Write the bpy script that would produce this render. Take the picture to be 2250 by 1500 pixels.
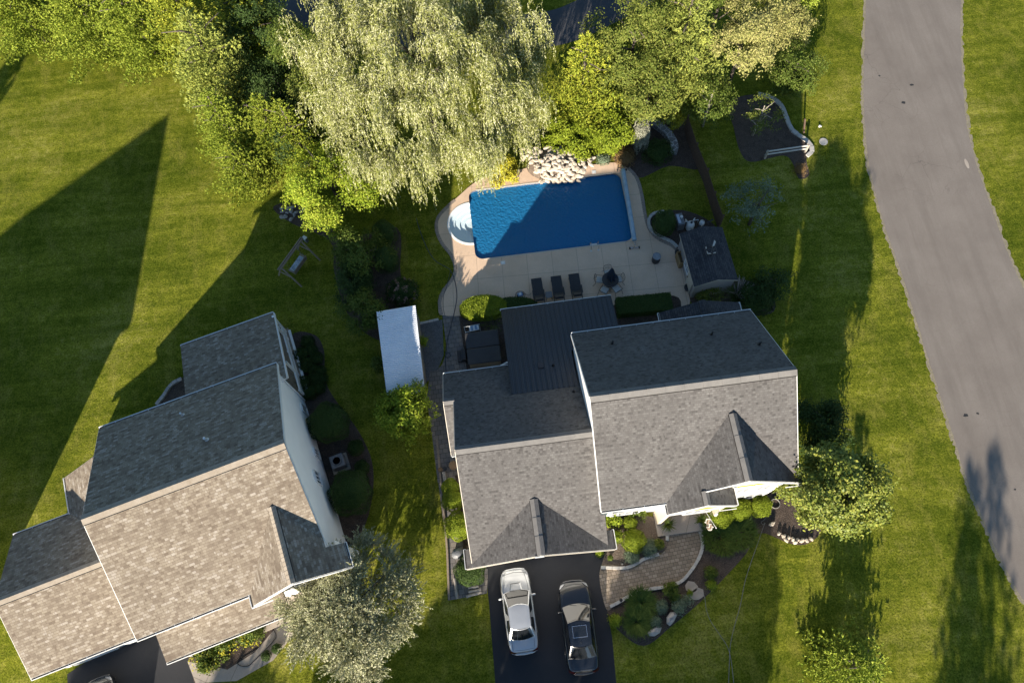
import bpy, math, random
import numpy as np
from mathutils import Vector, Matrix
from mathutils.geometry import tessellate_polygon
C = bpy.context; D = bpy.data; scene = C.scene
PI = math.pi
for o in list(D.objects): D.objects.remove(o)

# ------------------------------------------------------------------ camera, sky, sun, exposure
F_PX, TILT, ROLL, H = 1610.3, 0.37920, 0.10475, 44.671
_F = np.array([0, math.sin(TILT), -math.cos(TILT)])
_R0 = np.array([1, 0, 0.]); _U0 = np.array([0, math.cos(TILT), math.sin(TILT)])
_R = math.cos(ROLL)*_R0 - math.sin(ROLL)*_U0
_U = math.sin(ROLL)*_R0 + math.cos(ROLL)*_U0
cam = D.cameras.new('camera'); camo = D.objects.new('camera', cam); scene.collection.objects.link(camo)
m = Matrix.Identity(4)
for i in range(3):
    m[i][0] = _R[i]; m[i][1] = _U[i]; m[i][2] = -_F[i]
m[2][3] = H
camo.matrix_world = m
cam.sensor_width = 36; cam.lens = F_PX/2250*36; cam.clip_start = 0.5; cam.clip_end = 3000
scene.camera = camo
SUN_AZ = math.radians(20.05); SUN_EL = math.radians(17.1)     # the light travels towards +Y, a little +X
world = D.worlds.new('World'); scene.world = world; world.use_nodes = True
nt = world.node_tree; bg = nt.nodes['Background']
sky = nt.nodes.new('ShaderNodeTexSky'); sky.sky_type = 'NISHITA'; sky.sun_disc = False
sky.sun_elevation = SUN_EL; sky.sun_rotation = math.pi + SUN_AZ
sky.air_density = 1.25; sky.dust_density = 0.2; sky.ozone_density = 3.6
nt.links.new(sky.outputs[0], bg.inputs[0]); bg.inputs[1].default_value = 0.072
sl = D.lights.new('sun', 'SUN'); sl.energy = 5.0; sl.angle = math.radians(0.5); sl.color = (1, 0.90, 0.76)
so = D.objects.new('sun', sl); scene.collection.objects.link(so)
sd = Vector((math.sin(SUN_AZ)*math.cos(SUN_EL), math.cos(SUN_AZ)*math.cos(SUN_EL), -math.sin(SUN_EL)))
so.rotation_euler = sd.to_track_quat('-Z', 'Y').to_euler(); so.location = (-20, -50, 40)
scene.view_settings.view_transform = 'Standard'; scene.view_settings.look = 'None'
scene.view_settings.exposure = 1.45; scene.view_settings.gamma = 1

def P(u, v, z=0.0):
    d = _F + _R*(u-1125)/F_PX - _U*(v-750)/F_PX
    t = (z-H)/d[2]
    return Vector((d[0]*t, d[1]*t, z))
def P2(u, v, z=0.0):
    q = P(u, v, z); return (q.x, q.y)

# ------------------------------------------------------------------ materials
def mat(name, base=(0.5, 0.5, 0.5), rough=0.8, metal=0.0, spec=0.5):
    m = D.materials.new(name); m.use_nodes = True
    b = m.node_tree.nodes['Principled BSDF']
    b.inputs['Base Color'].default_value = (*base, 1); b.inputs['Roughness'].default_value = rough
    b.inputs['Metallic'].default_value = metal; b.inputs['Specular IOR Level'].default_value = spec
    return m
class G:
    """tiny node-graph helper"""
    def __init__(s, m): s.t = m.node_tree; s.b = s.t.nodes['Principled BSDF']; s.m = m
    def n(s, ty, **kw):
        x = s.t.nodes.new(ty)
        for k, v in kw.items():
            if k.startswith('i_'):
                key = k[2:].replace('_', ' ')
                x.inputs[key].default_value = v
            else: setattr(x, k, v)
        return x
    def l(s, a, b): s.t.links.new(a, b)
    def coord(s, kind='Object', scale=(1, 1, 1), rot=(0, 0, 0)):
        tc = s.n('ShaderNodeTexCoord'); mp = s.n('ShaderNodeMapping')
        mp.inputs['Scale'].default_value = scale; mp.inputs['Rotation'].default_value = rot
        s.l(tc.outputs[kind], mp.inputs['Vector']); return mp.outputs[0]
    def noise(s, vec, scale, detail=3, rough=0.5, dist=0):
        x = s.n('ShaderNodeTexNoise'); x.inputs['Scale'].default_value = scale; x.inputs['Detail'].default_value = detail
        x.inputs['Roughness'].default_value = rough; x.inputs['Distortion'].default_value = dist
        if vec is not None: s.l(vec, x.inputs['Vector'])
        return x.outputs['Fac']
    def ramp(s, fac, stops, interp='LINEAR'):
        r = s.n('ShaderNodeValToRGB'); r.color_ramp.interpolation = interp; e = r.color_ramp.elements
        while len(e) < len(stops): e.new(0.5)
        for k, (p, c) in enumerate(stops):
            e[k].position = p; e[k].color = (*c, 1) if len(c) == 3 else c
        s.l(fac, r.inputs[0]); return r.outputs[0]
    def mix(s, fac, a, b, mode='MIX'):
        x = s.n('ShaderNodeMix', data_type='RGBA', blend_type=mode)
        for sock, val in ((x.inputs[0], fac), (x.inputs[6], a), (x.inputs[7], b)):
            if isinstance(val, (int, float)): sock.default_value = val
            elif isinstance(val, tuple): sock.default_value = (*val, 1)
            else: s.l(val, sock)
        return x.outputs[2]
    def math(s, op, a, b=0.0):
        x = s.n('ShaderNodeMath', operation=op)
        for k, val in ((0, a), (1, b)):
            if isinstance(val, (int, float)): x.inputs[k].default_value = val
            else: s.l(val, x.inputs[k])
        return x.outputs[0]
    def bump(s, h, strength=0.5, dist=0.02, prev=None):
        x = s.n('ShaderNodeBump'); x.inputs['Strength'].default_value = strength; x.inputs['Distance'].default_value = dist
        s.l(h, x.inputs['Height'])
        if prev is not None: s.l(prev, x.inputs['Normal'])
        s.l(x.outputs[0], s.b.inputs['Normal']); return x.outputs[0]
    def col(s, c): s.l(c, s.b.inputs['Base Color'])

def noisy(name, c1, c2, scale=6, rough=0.85, bump=0.3, dist=0.02, c3=None, fine=40, kind='Object', metal=0, spec=0.4):
    m = mat(name, c1, rough, metal, spec); g = G(m); v = g.coord(kind)
    a = g.noise(v, scale, 4, 0.6); b = g.noise(v, fine, 2, 0.6)
    c = g.ramp(a, [(0.3, c1), (0.7, c2)])
    if c3: c = g.mix(g.ramp(b, [(0.5, (0, 0, 0)), (0.7, (1, 1, 1))]), c, c3)
    else: c = g.mix(g.math('MULTIPLY', b, 0.35), c, tuple(0.6*x for x in c1))
    g.col(c)
    if bump: g.bump(b, bump, dist)
    return m

def shingle(name, cols, bw, bh, mortar, bump=0.6, squash=1.0, dash=0.0, ms_=0.010):
    m = mat(name, cols[0], 0.95, 0, 0.15); g = G(m); uv = g.coord('UV')
    def brick(bw, bh, off, ms):
        b = g.n('ShaderNodeTexBrick', offset=off, squash=squash, squash_frequency=3)
        b.inputs['Scale'].default_value = 1; b.inputs['Brick Width'].default_value = bw; b.inputs['Row Height'].default_value = bh
        b.inputs['Mortar Size'].default_value = ms; b.inputs['Mortar Smooth'].default_value = 0.4
        b.inputs['Color1'].default_value = (0, 0, 0, 1); b.inputs['Color2'].default_value = (1, 1, 1, 1); b.inputs['Mortar'].default_value = (0.5, 0.5, 0.5, 1)
        g.l(uv, b.inputs['Vector']); return b
    b1 = brick(bw, bh, 0.37, ms_); b2 = brick(bw*0.61, bh, 0.7, 0.0)
    s = g.math('ADD', g.math('MULTIPLY', b1.outputs['Color'], 0.55), g.math('MULTIPLY', b2.outputs['Color'], 0.45))
    k = len(cols); c = g.ramp(s, [(0.08+0.84*i/(k-1), cols[i]) for i in range(k)])
    n = g.noise(g.coord('Object'), 0.55, 4, 0.6); c = g.mix(g.ramp(n, [(0.3, (0, 0, 0)), (0.75, (0.35, 0.35, 0.35))]), c, tuple(x*0.72 for x in cols[0]))
    fn = g.noise(uv, 60, 2, 0.7); c = g.mix(g.math('MULTIPLY', fn, 0.4), c, tuple(x*0.5 for x in cols[0]))
    c = g.mix(b1.outputs['Fac'], c, mortar)
    g.col(c)
    # every course steps down towards the eave, so the height falls along each row
    sep = g.n('ShaderNodeSeparateXYZ'); g.l(uv, sep.inputs[0])
    fr = g.math('FRACT', g.math('DIVIDE', sep.outputs['Y'], bh))
    h = g.math('SUBTRACT', g.math('ADD', g.math('MULTIPLY', g.math('SUBTRACT', 1.0, fr), 0.8), g.math('MULTIPLY', s, 1.0)), b1.outputs['Fac'])
    h = g.math('ADD', h, g.math('MULTIPLY', fn, 0.35))
    g.bump(h, bump, 0.012)
    return m

M = {}
M['tan_shingle'] = shingle('tan_shingle', [(0.155, 0.122, 0.092), (0.225, 0.185, 0.142), (0.30, 0.255, 0.195), (0.40, 0.355, 0.30)], 0.29, 0.14, (0.13, 0.10, 0.075), ms_=0.007)
M['grey_shingle'] = shingle('grey_shingle', [(0.070, 0.066, 0.064), (0.115, 0.108, 0.104), (0.138, 0.131, 0.126), (0.165, 0.158, 0.152)], 0.20, 0.125, (0.085, 0.08, 0.076), ms_=0.007)
M['dark_shingle'] = shingle('dark_shingle', [(0.045, 0.045, 0.05), (0.075, 0.075, 0.08), (0.10, 0.095, 0.095)], 0.30, 0.14, (0.02, 0.02, 0.022))
def siding(name, c, rowh=0.18):
    m = mat(name, c, 0.5, 0, 0.4); g = G(m); uv = g.coord('UV')
    sep = g.n('ShaderNodeSeparateXYZ'); g.l(uv, sep.inputs[0])
    fr = g.math('FRACT', g.math('DIVIDE', sep.outputs['Y'], rowh)); g.bump(fr, 0.35, 0.015)
    n = g.noise(uv, 1.3, 4, 0.6); g.col(g.mix(g.ramp(n, [(0.35, (0, 0, 0)), (0.8, (0.25, 0.25, 0.25))]), c, tuple(x*0.75 for x in c)))
    return m
M['siding'] = siding('white_siding', (0.90, 0.90, 0.89))
M['cream_siding'] = siding('cream_siding', (0.66, 0.58, 0.44), 0.13)
M['grey_siding'] = siding('grey_siding', (0.30, 0.28, 0.27))
M['trim'] = noisy('white_trim', (0.78, 0.78, 0.76), (0.72, 0.72, 0.70), 2, 0.45, 0.05)
M['tan_trim'] = noisy('tan_trim', (0.55, 0.50, 0.42), (0.5, 0.45, 0.38), 2, 0.6, 0.1)
M['yellow'] = noisy('yellow_board', (0.42, 0.33, 0.05), (0.36, 0.28, 0.05), 2, 0.6, 0.1)
M['glass'] = mat('window_glass', (0.02, 0.025, 0.035), 0.06, 0, 0.8)
M['gutter_in'] = noisy('gutter_debris', (0.08, 0.07, 0.06), (0.15, 0.13, 0.11), 4, 0.9, 0.2)
M['black_metal'] = noisy('black_metal', (0.018, 0.02, 0.024), (0.03, 0.03, 0.035), 3, 0.42, 0.08)
M['dark_plastic'] = noisy('dark_plastic', (0.03, 0.03, 0.032), (0.045, 0.045, 0.05), 5, 0.5, 0.1)
M['grey_plastic'] = noisy('grey_plastic', (0.13, 0.135, 0.145), (0.18, 0.185, 0.195), 5, 0.5, 0.1)
M['white_plastic'] = noisy('white_plastic', (0.7, 0.7, 0.68), (0.6, 0.6, 0.58), 5, 0.4, 0.1)
M['steel'] = noisy('steel', (0.55, 0.56, 0.58), (0.45, 0.46, 0.48), 5, 0.25, 0.05, metal=0.9)
M['blue_plastic'] = noisy('blue_plastic', (0.06, 0.14, 0.30), (0.3, 0.4, 0.5), 9, 0.4, 0.1)
M['wood'] = noisy('weathered_wood', (0.22, 0.17, 0.125), (0.34, 0.275, 0.21), 7, 0.9, 0.4)
M['fence_wood'] = noisy('fence_wood', (0.075, 0.045, 0.03), (0.13, 0.085, 0.06), 7, 0.9, 0.4)
M['log_wood'] = noisy('split_log', (0.30, 0.26, 0.21), (0.50, 0.44, 0.37), 9, 0.9, 0.6)
M['box_wood'] = noisy('box_wood', (0.26, 0.17, 0.07), (0.35, 0.24, 0.12), 5, 0.8, 0.3)
M['bark'] = noisy('bark', (0.07, 0.055, 0.042), (0.15, 0.125, 0.10), 8, 0.95, 0.8)
M['pale_bark'] = noisy('pale_bark', (0.28, 0.24, 0.19), (0.42, 0.37, 0.31), 8, 0.95, 0.6)
M['terracotta'] = noisy('terracotta', (0.20, 0.12, 0.06), (0.27, 0.17, 0.09), 4, 0.7, 0.2)
M['rubber'] = mat('rubber', (0.015, 0.015, 0.015), 0.7)
M['hose_grey'] = noisy('hose_grey', (0.20, 0.19, 0.17), (0.28, 0.27, 0.25), 5, 0.5, 0.0)
M['hose_blue'] = noisy('hose_dark', (0.03, 0.04, 0.06), (0.05, 0.06, 0.09), 5, 0.5, 0.0)
M['tub_cover'] = noisy('tub_cover', (0.035, 0.033, 0.034), (0.05, 0.048, 0.048), 2, 0.55, 0.3)
M['fabric_dark'] = noisy('dark_mesh_fabric', (0.03, 0.03, 0.033), (0.042, 0.042, 0.045), 3, 0.8, 0.2)
M['fabric_navy'] = noisy('navy_canvas', (0.012, 0.025, 0.05), (0.02, 0.035, 0.06), 3, 0.8, 0.3)
M['cushion'] = noisy('pale_cushion', (0.42, 0.40, 0.36), (0.5, 0.48, 0.44), 4, 0.85, 0.2)
M['floral'] = noisy('floral_cushion', (0.08, 0.13, 0.17), (0.62, 0.66, 0.68), 6, 0.85, 0.1, fine=14)
M['stone'] = noisy('edging_stone', (0.38, 0.36, 0.33), (0.52, 0.49, 0.44), 3, 0.9, 0.5)
M['boulder'] = noisy('boulder', (0.28, 0.26, 0.24), (0.48, 0.44, 0.40), 1.5, 0.9, 0.8, fine=8)
M['cream_rock'] = noisy('cream_rock', (0.38, 0.31, 0.235), (0.58, 0.52, 0.43), 1.6, 0.9, 0.8, fine=9)
M['step_stone'] = noisy('stepping_stone', (0.30, 0.25, 0.2), (0.4, 0.34, 0.28), 2, 0.9, 0.4)

def grass_mat():
    m = mat('lawn_grass', (0.05, 0.09, 0.02), 1.0, 0, 0.0); g = G(m); v = g.coord('Object')
    n1 = g.noise(v, 0.16, 5, 0.62); n2 = g.noise(v, 2.0, 6, 0.78)
    m1_ = g.noise(g.coord('Object', (0.10, 0.9, 1), (0, 0, 0.35)), 1.0, 4, 0.6, 0.4); m2_ = g.noise(g.coord('Object', (0.12, 1.3, 1), (0, 0, -1.25)), 1.0, 4, 0.6, 0.3)
    mw = g.ramp(g.math('ADD', g.math('MULTIPLY', m1_, 0.55), g.math('MULTIPLY', m2_, 0.45)), [(0.42, (0, 0, 0)), (0.58, (0.6, 0.6, 0.6))])
    a = g.math('ADD', g.math('MULTIPLY', n1, 0.5), g.math('MULTIPLY', n2, 0.5))
    c = g.ramp(a, [(0.32, (0.064, 0.086, 0.012)), (0.43, (0.165, 0.190, 0.020)), (0.53, (0.33, 0.335, 0.036)), (0.63, (0.56, 0.50, 0.12))])
    c = g.mix(mw, c, (0.075, 0.110, 0.008))
    dry = g.noise(g.coord('Object', (1.7, 0.9, 1)), 0.45, 6, 0.75)
    c = g.mix(g.ramp(dry, [(0.50, (0, 0, 0)), (0.72, (0.85, 0.85, 0.85))]), c, (0.38, 0.34, 0.07))
    f1 = g.noise(v, 9, 4, 0.8)
    f2 = g.noise(v, 31, 2, 0.7)
    fa = g.math('ADD', g.math('MULTIPLY', f1, 0.6), g.math('MULTIPLY', f2, 0.4))
    c = g.mix(g.ramp(fa, [(0.38, (0.9, 0.9, 0.9)), (0.56, (0, 0, 0))]), c, (0.022, 0.045, 0.004))
    c = g.mix(g.ramp(fa, [(0.52, (0, 0, 0)), (0.68, (0.55, 0.55, 0.55))]), c, (0.33, 0.35, 0.05))
    g.col(c); x = g.bump(f1, 1.0, 0.12); x = g.bump(f2, 1.0, 0.05, x); g.bump(g.noise(v, 2.2, 4, 0.6), 0.6, 0.10, x)
    return m
M['grass'] = grass_mat()
def asphalt(name, c1, c2, crack=0.0, bump=0.35):
    m = mat(name, c1, 0.9, 0, 0.25); g = G(m); v = g.coord('Object')
    n = g.noise(v, 0.35, 5, 0.6); f = g.noise(v, 45, 2, 0.7)
    c = g.ramp(n, [(0.3, c1), (0.7, c2)]); c = g.mix(g.ramp(f, [(0.35, (0.45, 0.45, 0.45)), (0.6, (0, 0, 0))]), c, tuple(x*0.55 for x in c1))
    h = f
    if crack:
        vo = g.n('ShaderNodeTexVoronoi', feature='DISTANCE_TO_EDGE'); vo.inputs['Scale'].default_value = 0.55
        nv = g.n('ShaderNodeTexNoise'); nv.inputs['Scale'].default_value = 1.3; nv.inputs['Detail'].default_value = 6; g.l(v, nv.inputs['Vector'])
        g.l(g.mix(0.55, v, nv.outputs['Color'], 'ADD'), vo.inputs['Vector'])
        mask = g.math('MULTIPLY', g.ramp(vo.outputs['Distance'], [(0.0, (1, 1, 1)), (0.007, (0, 0, 0))]), g.ramp(g.noise(v, 0.12, 3, 0.5), [(0.54, (0, 0, 0)), (0.66, (1, 1, 1))]))
        c = g.mix(g.math('MULTIPLY', mask, crack), c, (0.05, 0.045, 0.04))
        tr = g.noise(g.coord('Object', (1, 0.08, 1), (0, 0, -0.2)), 1.1, 4, 0.7)
        c = g.mix(g.ramp(tr, [(0.45, (0, 0, 0)), (0.70, (0.5, 0.5, 0.5))]), c, tuple(x*0.72 for x in c1))
    g.col(c); g.bump(h, bump, 0.015); return m
M['road'] = asphalt('road_asphalt', (0.190, 0.162, 0.138), (0.240, 0.208, 0.178), 0.7)
M['driveway'] = asphalt('driveway_asphalt', (0.026, 0.027, 0.030), (0.036, 0.036, 0.039))
M['old_asphalt'] = asphalt('old_asphalt', (0.06, 0.06, 0.065), (0.09, 0.09, 0.095))
M['mulch'] = noisy('mulch', (0.035, 0.024, 0.018), (0.085, 0.06, 0.045), 2.5, 0.95, 1.0, 0.05, c3=(0.13, 0.10, 0.08), fine=16)
M['dirt'] = noisy('dry_mulch', (0.09, 0.065, 0.05), (0.16, 0.12, 0.09), 1.5, 0.95, 1.0, 0.05, c3=(0.2, 0.17, 0.13), fine=14)
M['gravel'] = noisy('gravel', (0.07, 0.07, 0.075), (0.12, 0.12, 0.125), 3, 0.9, 1.0, 0.04, c3=(0.2, 0.2, 0.2), fine=26)
def brickmat(name, c1, c2, mortar, bw, bh, ms, kind='Object', rot=0, bump=0.6, rough=0.85, off=0.5, offs=(0, 0, 0), spread=None, loc=(0, 0, 0)):
    m = mat(name, c1, rough, 0, 0.3); g = G(m); tc = g.n('ShaderNodeTexCoord'); mp = g.n('ShaderNodeMapping')
    mp.inputs['Rotation'].default_value = (0, 0, rot); mp.inputs['Location'].default_value = loc
    g.l(tc.outputs[kind], mp.inputs['Vector']); v = mp.outputs[0]
    nz = g.n('ShaderNodeTexNoise'); nz.inputs['Scale'].default_value = 3.0; g.l(v, nz.inputs['Vector'])
    vv = g.mix(0.03 if bw < 1 else 0.0, v, nz.outputs['Color'], 'ADD')
    b = g.n('ShaderNodeTexBrick', offset=off); b.inputs['Scale'].default_value = 1
    b.inputs['Brick Width'].default_value = bw; b.inputs['Row Height'].default_value = bh; b.inputs['Mortar Size'].default_value = ms; b.inputs['Mortar Smooth'].default_value = 0.3
    b.inputs['Color1'].default_value = (*c1, 1); b.inputs['Color2'].default_value = (*c2, 1); b.inputs['Mortar'].default_value = (*mortar, 1)
    g.l(vv, b.inputs['Vector'])
    n = g.noise(v, 0.7, 4, 0.6); f = g.noise(v, 38, 2, 0.7)
    c = g.mix(g.ramp(n, [(0.35, (0, 0, 0)), (0.75, (0.45, 0.45, 0.45))]), b.outputs['Color'], tuple(x*0.65 for x in c1))
    c = g.mix(g.ramp(f, [(0.4, (0.35, 0.35, 0.35)), (0.6, (0, 0, 0))]), c, tuple(x*0.5 for x in c1))
    g.col(c); h = g.math('SUBTRACT', g.math('MULTIPLY', f, 0.5), b.outputs['Fac']); g.bump(h, bump, 0.012); return m
M['concrete'] = brickmat('tan_concrete', (0.70, 0.51, 0.36), (0.74, 0.54, 0.385), (0.42, 0.31, 0.23), 1.72, 1.85, 0.018, off=0.0, bump=0.3, rot=0.02, loc=(0.6, -0.35, 0))
M['walk'] = brickmat('walk_concrete', (0.40, 0.34, 0.28), (0.42, 0.36, 0.30), (0.15, 0.13, 0.1), 1.3, 9.0, 0.015, off=0.0, bump=0.3, rot=0.45)
M['paver'] = brickmat('tan_paver', (0.21, 0.165, 0.12), (0.37, 0.30, 0.23), (0.075, 0.063, 0.048), 0.27, 0.20, 0.014, rot=-0.1)
M['grey_paver'] = brickmat('grey_paver', (0.17, 0.16, 0.155), (0.28, 0.24, 0.20), (0.05, 0.045, 0.04), 0.34, 0.30, 0.014, rot=-0.05)
M['coping'] = brickmat('edge_brick', (0.27, 0.22, 0.18), (0.33, 0.28, 0.23), (0.1, 0.08, 0.07), 0.18, 3.0, 0.012, kind='UV', off=0)
def flag_mat():
    m = mat('flagstone', (0.3, 0.3, 0.32), 0.85); g = G(m); v = g.coord('Object')
    vo = g.n('ShaderNodeTexVoronoi', feature='DISTANCE_TO_EDGE'); vo.inputs['Scale'].default_value = 2.6; g.l(v, vo.inputs['Vector'])
    vc = g.n('ShaderNodeTexVoronoi'); vc.inputs['Scale'].default_value = 2.6; g.l(v, vc.inputs['Vector'])
    c = g.mix(g.math('MULTIPLY', vc.outputs['Color'], 0.4), (0.16, 0.16, 0.17), (0.35, 0.33, 0.3))
    c = g.mix(g.ramp(vo.outputs['Distance'], [(0.03, (1, 1, 1)), (0.06, (0, 0, 0))]), c, (0.5, 0.5, 0.5)); g.col(c); return m
M['flagstone'] = flag_mat()
def water_mat():
    m = mat('pool_water', (0.012, 0.125, 0.28), 0.07, 0, 0.5); g = G(m); v = g.coord('Object')
    nz = g.n('ShaderNodeTexNoise'); nz.inputs['Scale'].default_value = 1.6; nz.inputs['Detail'].default_value = 2; g.l(v, nz.inputs['Vector'])
    vv = g.mix(0.45, v, nz.outputs['Color'], 'ADD')
    vo = g.n('ShaderNodeTexVoronoi', feature='SMOOTH_F1'); vo.inputs['Scale'].default_value = 5.2; vo.inputs['Smoothness'].default_value = 0.6; g.l(vv, vo.inputs['Vector'])
    n2 = g.noise(v, 11, 3, 0.6)
    h = g.math('ADD', vo.outputs['Distance'], g.math('MULTIPLY', n2, 0.5))
    g.bump(h, 0.6, 0.06)
    g.b.inputs['IOR'].default_value = 1.33
    return m
M['water'] = water_mat()
def shallow_mat():
    m = mat('shallow_water', (0.72, 0.78, 0.8), 0.05, 0, 0.5); g = G(m); v = g.coord('Object')
    vo = g.n('ShaderNodeTexVoronoi', feature='SMOOTH_F1'); vo.inputs['Scale'].default_value = 6; g.l(v, vo.inputs['Vector'])
    g.bump(vo.outputs['Distance'], 0.35, 0.05)
    tr = g.n('ShaderNodeBsdfTransparent'); tr.inputs[0].default_value = (0.90, 0.97, 1.0, 1)
    gl = g.n('ShaderNodeBsdfGlossy'); gl.inputs['Roughness'].default_value = 0.05
    mx = g.n('ShaderNodeMixShader'); mx.inputs[0].default_value = 0.05; g.l(tr.outputs[0], mx.inputs[1]); g.l(gl.outputs[0], mx.inputs[2])
    g.l(mx.outputs[0], g.t.nodes['Material Output'].inputs[0]); return m
M['shallow'] = shallow_mat()
M['liner'] = noisy('pool_liner', (0.05, 0.16, 0.32), (0.10, 0.26, 0.45), 9, 0.4, 0.1, fine=25)
M['step_white'] = noisy('white_step', (0.86, 0.88, 0.88), (0.80, 0.83, 0.85), 5, 0.4, 0.1)

def corrugated(name, c1, c2, metal, rough, period, dist, depth=0.02):
    m = mat(name, c1, rough, metal, 0.5); g = G(m); uv = g.coord('UV')
    sep = g.n('ShaderNodeSeparateXYZ'); g.l(uv, sep.inputs[0])
    s = g.math('SINE', g.math('MULTIPLY', sep.outputs['X'], 2*PI/period)); g.bump(s, 1.0, depth)
    n = g.noise(uv, 1.2, 4, 0.6); g.col(g.ramp(n, [(0.3, c1), (0.7, c2)])); return m
M['roof_tin_plain'] = noisy('tin_sheet', (0.80, 0.82, 0.84), (0.70, 0.72, 0.75), 1.2, 0.35, 0.1, metal=0.15)
M['roof_tin'] = corrugated('tin_roof', (0.60, 0.62, 0.64), (0.5, 0.52, 0.55), 0.35, 0.42, 0.15, 0.02)
M['navy_metal'] = noisy('navy_metal', (0.045, 0.052, 0.062), (0.06, 0.066, 0.075), 1.2, 0.42, 0.1, metal=0.2)

def leaf(name, c1, c2, c3=None, trans=0.25, rough=0.6, spec=0.12, patch=0.45):
    m = mat(name, c1, rough, 0, spec); g = G(m)
    ge = g.n('ShaderNodeNewGeometry'); n = g.noise(g.coord('Object'), patch, 4, 0.6)
    f = g.math('ADD', g.math('MULTIPLY', ge.outputs['Random Per Island'], 0.6), g.math('MULTIPLY', n, 0.5))
    stops = [(0.15, c1), (0.75, c2)] if not c3 else [(0.12, c1), (0.55, c2), (0.9, c3)]
    c = g.ramp(f, stops); g.col(c)
    tl = g.n('ShaderNodeBsdfTranslucent'); g.l(c, tl.inputs[0])
    mx = g.n('ShaderNodeMixShader'); mx.inputs[0].default_value = trans*0.5
    g.l(g.b.outputs[0], mx.inputs[1]); g.l(tl.outputs[0], mx.inputs[2]); g.l(mx.outputs[0], g.t.nodes['Material Output'].inputs[0])
    return m
L = {}
L['willow'] = leaf('willow_leaf', (0.118, 0.140, 0.027), (0.238, 0.250, 0.063), (0.594, 0.579, 0.376), 0.22, patch=1.0)
L['pine'] = leaf('pine_needle', (0.124, 0.180, 0.021), (0.281, 0.324, 0.038), (0.446, 0.427, 0.050), 0.15)
L['bluepine'] = leaf('blue_pine_needle', (0.145, 0.191, 0.041), (0.264, 0.304, 0.066), (0.396, 0.405, 0.083), 0.15)
L['yellowpine'] = leaf('yellow_pine_needle', (0.129, 0.190, 0.020), (0.238, 0.296, 0.035), (0.337, 0.369, 0.051), 0.15)
L['spruce'] = leaf('spruce_needle', (0.105, 0.157, 0.017), (0.211, 0.261, 0.029), (0.356, 0.367, 0.050), 0.12)
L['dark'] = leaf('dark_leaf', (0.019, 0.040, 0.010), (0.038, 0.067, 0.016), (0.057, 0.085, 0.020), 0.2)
L['mid'] = leaf('mid_leaf', (0.045, 0.077, 0.010), (0.081, 0.115, 0.017), (0.141, 0.164, 0.035), 0.25)
L['olive'] = leaf('olive_leaf', (0.056, 0.083, 0.013), (0.113, 0.142, 0.023), (0.208, 0.213, 0.046), 0.2)
L['bright'] = leaf('bright_leaf', (0.079, 0.134, 0.009), (0.187, 0.249, 0.017), (0.356, 0.383, 0.046), 0.3)
L['yellow'] = leaf('yellow_leaf', (0.30, 0.28, 0.02), (0.42, 0.38, 0.03), (0.5, 0.45, 0.05), 0.3)
L['golden'] = leaf('golden_leaf', (0.150, 0.167, 0.037), (0.271, 0.264, 0.084), (0.374, 0.332, 0.131), 0.25)
L['silver'] = leaf('silver_leaf', (0.162, 0.180, 0.080), (0.285, 0.285, 0.152), (0.456, 0.437, 0.304), 0.15)
L['arb'] = leaf('arborvitae_leaf', (0.085, 0.128, 0.010), (0.162, 0.208, 0.014), (0.230, 0.264, 0.025), 0.15)
L['box'] = leaf('boxwood_leaf', (0.030, 0.055, 0.012), (0.05, 0.085, 0.02), (0.075, 0.11, 0.03), 0.15)
L['red'] = leaf('rusty_leaf', (0.14, 0.10, 0.03), (0.22, 0.13, 0.06), None, 0.2)
L['pink'] = leaf('hydrangea_bloom', (0.22, 0.14, 0.11), (0.33, 0.22, 0.18), None, 0.2)
L['plume'] = leaf('grass_plume', (0.30, 0.24, 0.20), (0.42, 0.36, 0.32), None, 0.2)
L['blade'] = leaf('grass_blade', (0.046, 0.081, 0.017), (0.078, 0.125, 0.024), (0.130, 0.175, 0.039), 0.2)
L['blueleaf'] = leaf('blue_green_leaf', (0.08, 0.115, 0.07), (0.14, 0.18, 0.11), (0.2, 0.24, 0.16), 0.15)
L['sage'] = leaf('weeping_needle', (0.17, 0.18, 0.13), (0.27, 0.27, 0.20), (0.36, 0.35, 0.27), 0.15)
L['pear'] = leaf('pear_leaf', (0.069, 0.103, 0.013), (0.150, 0.183, 0.024), (0.287, 0.291, 0.050), 0.25, 0.55, 0.3)

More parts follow.
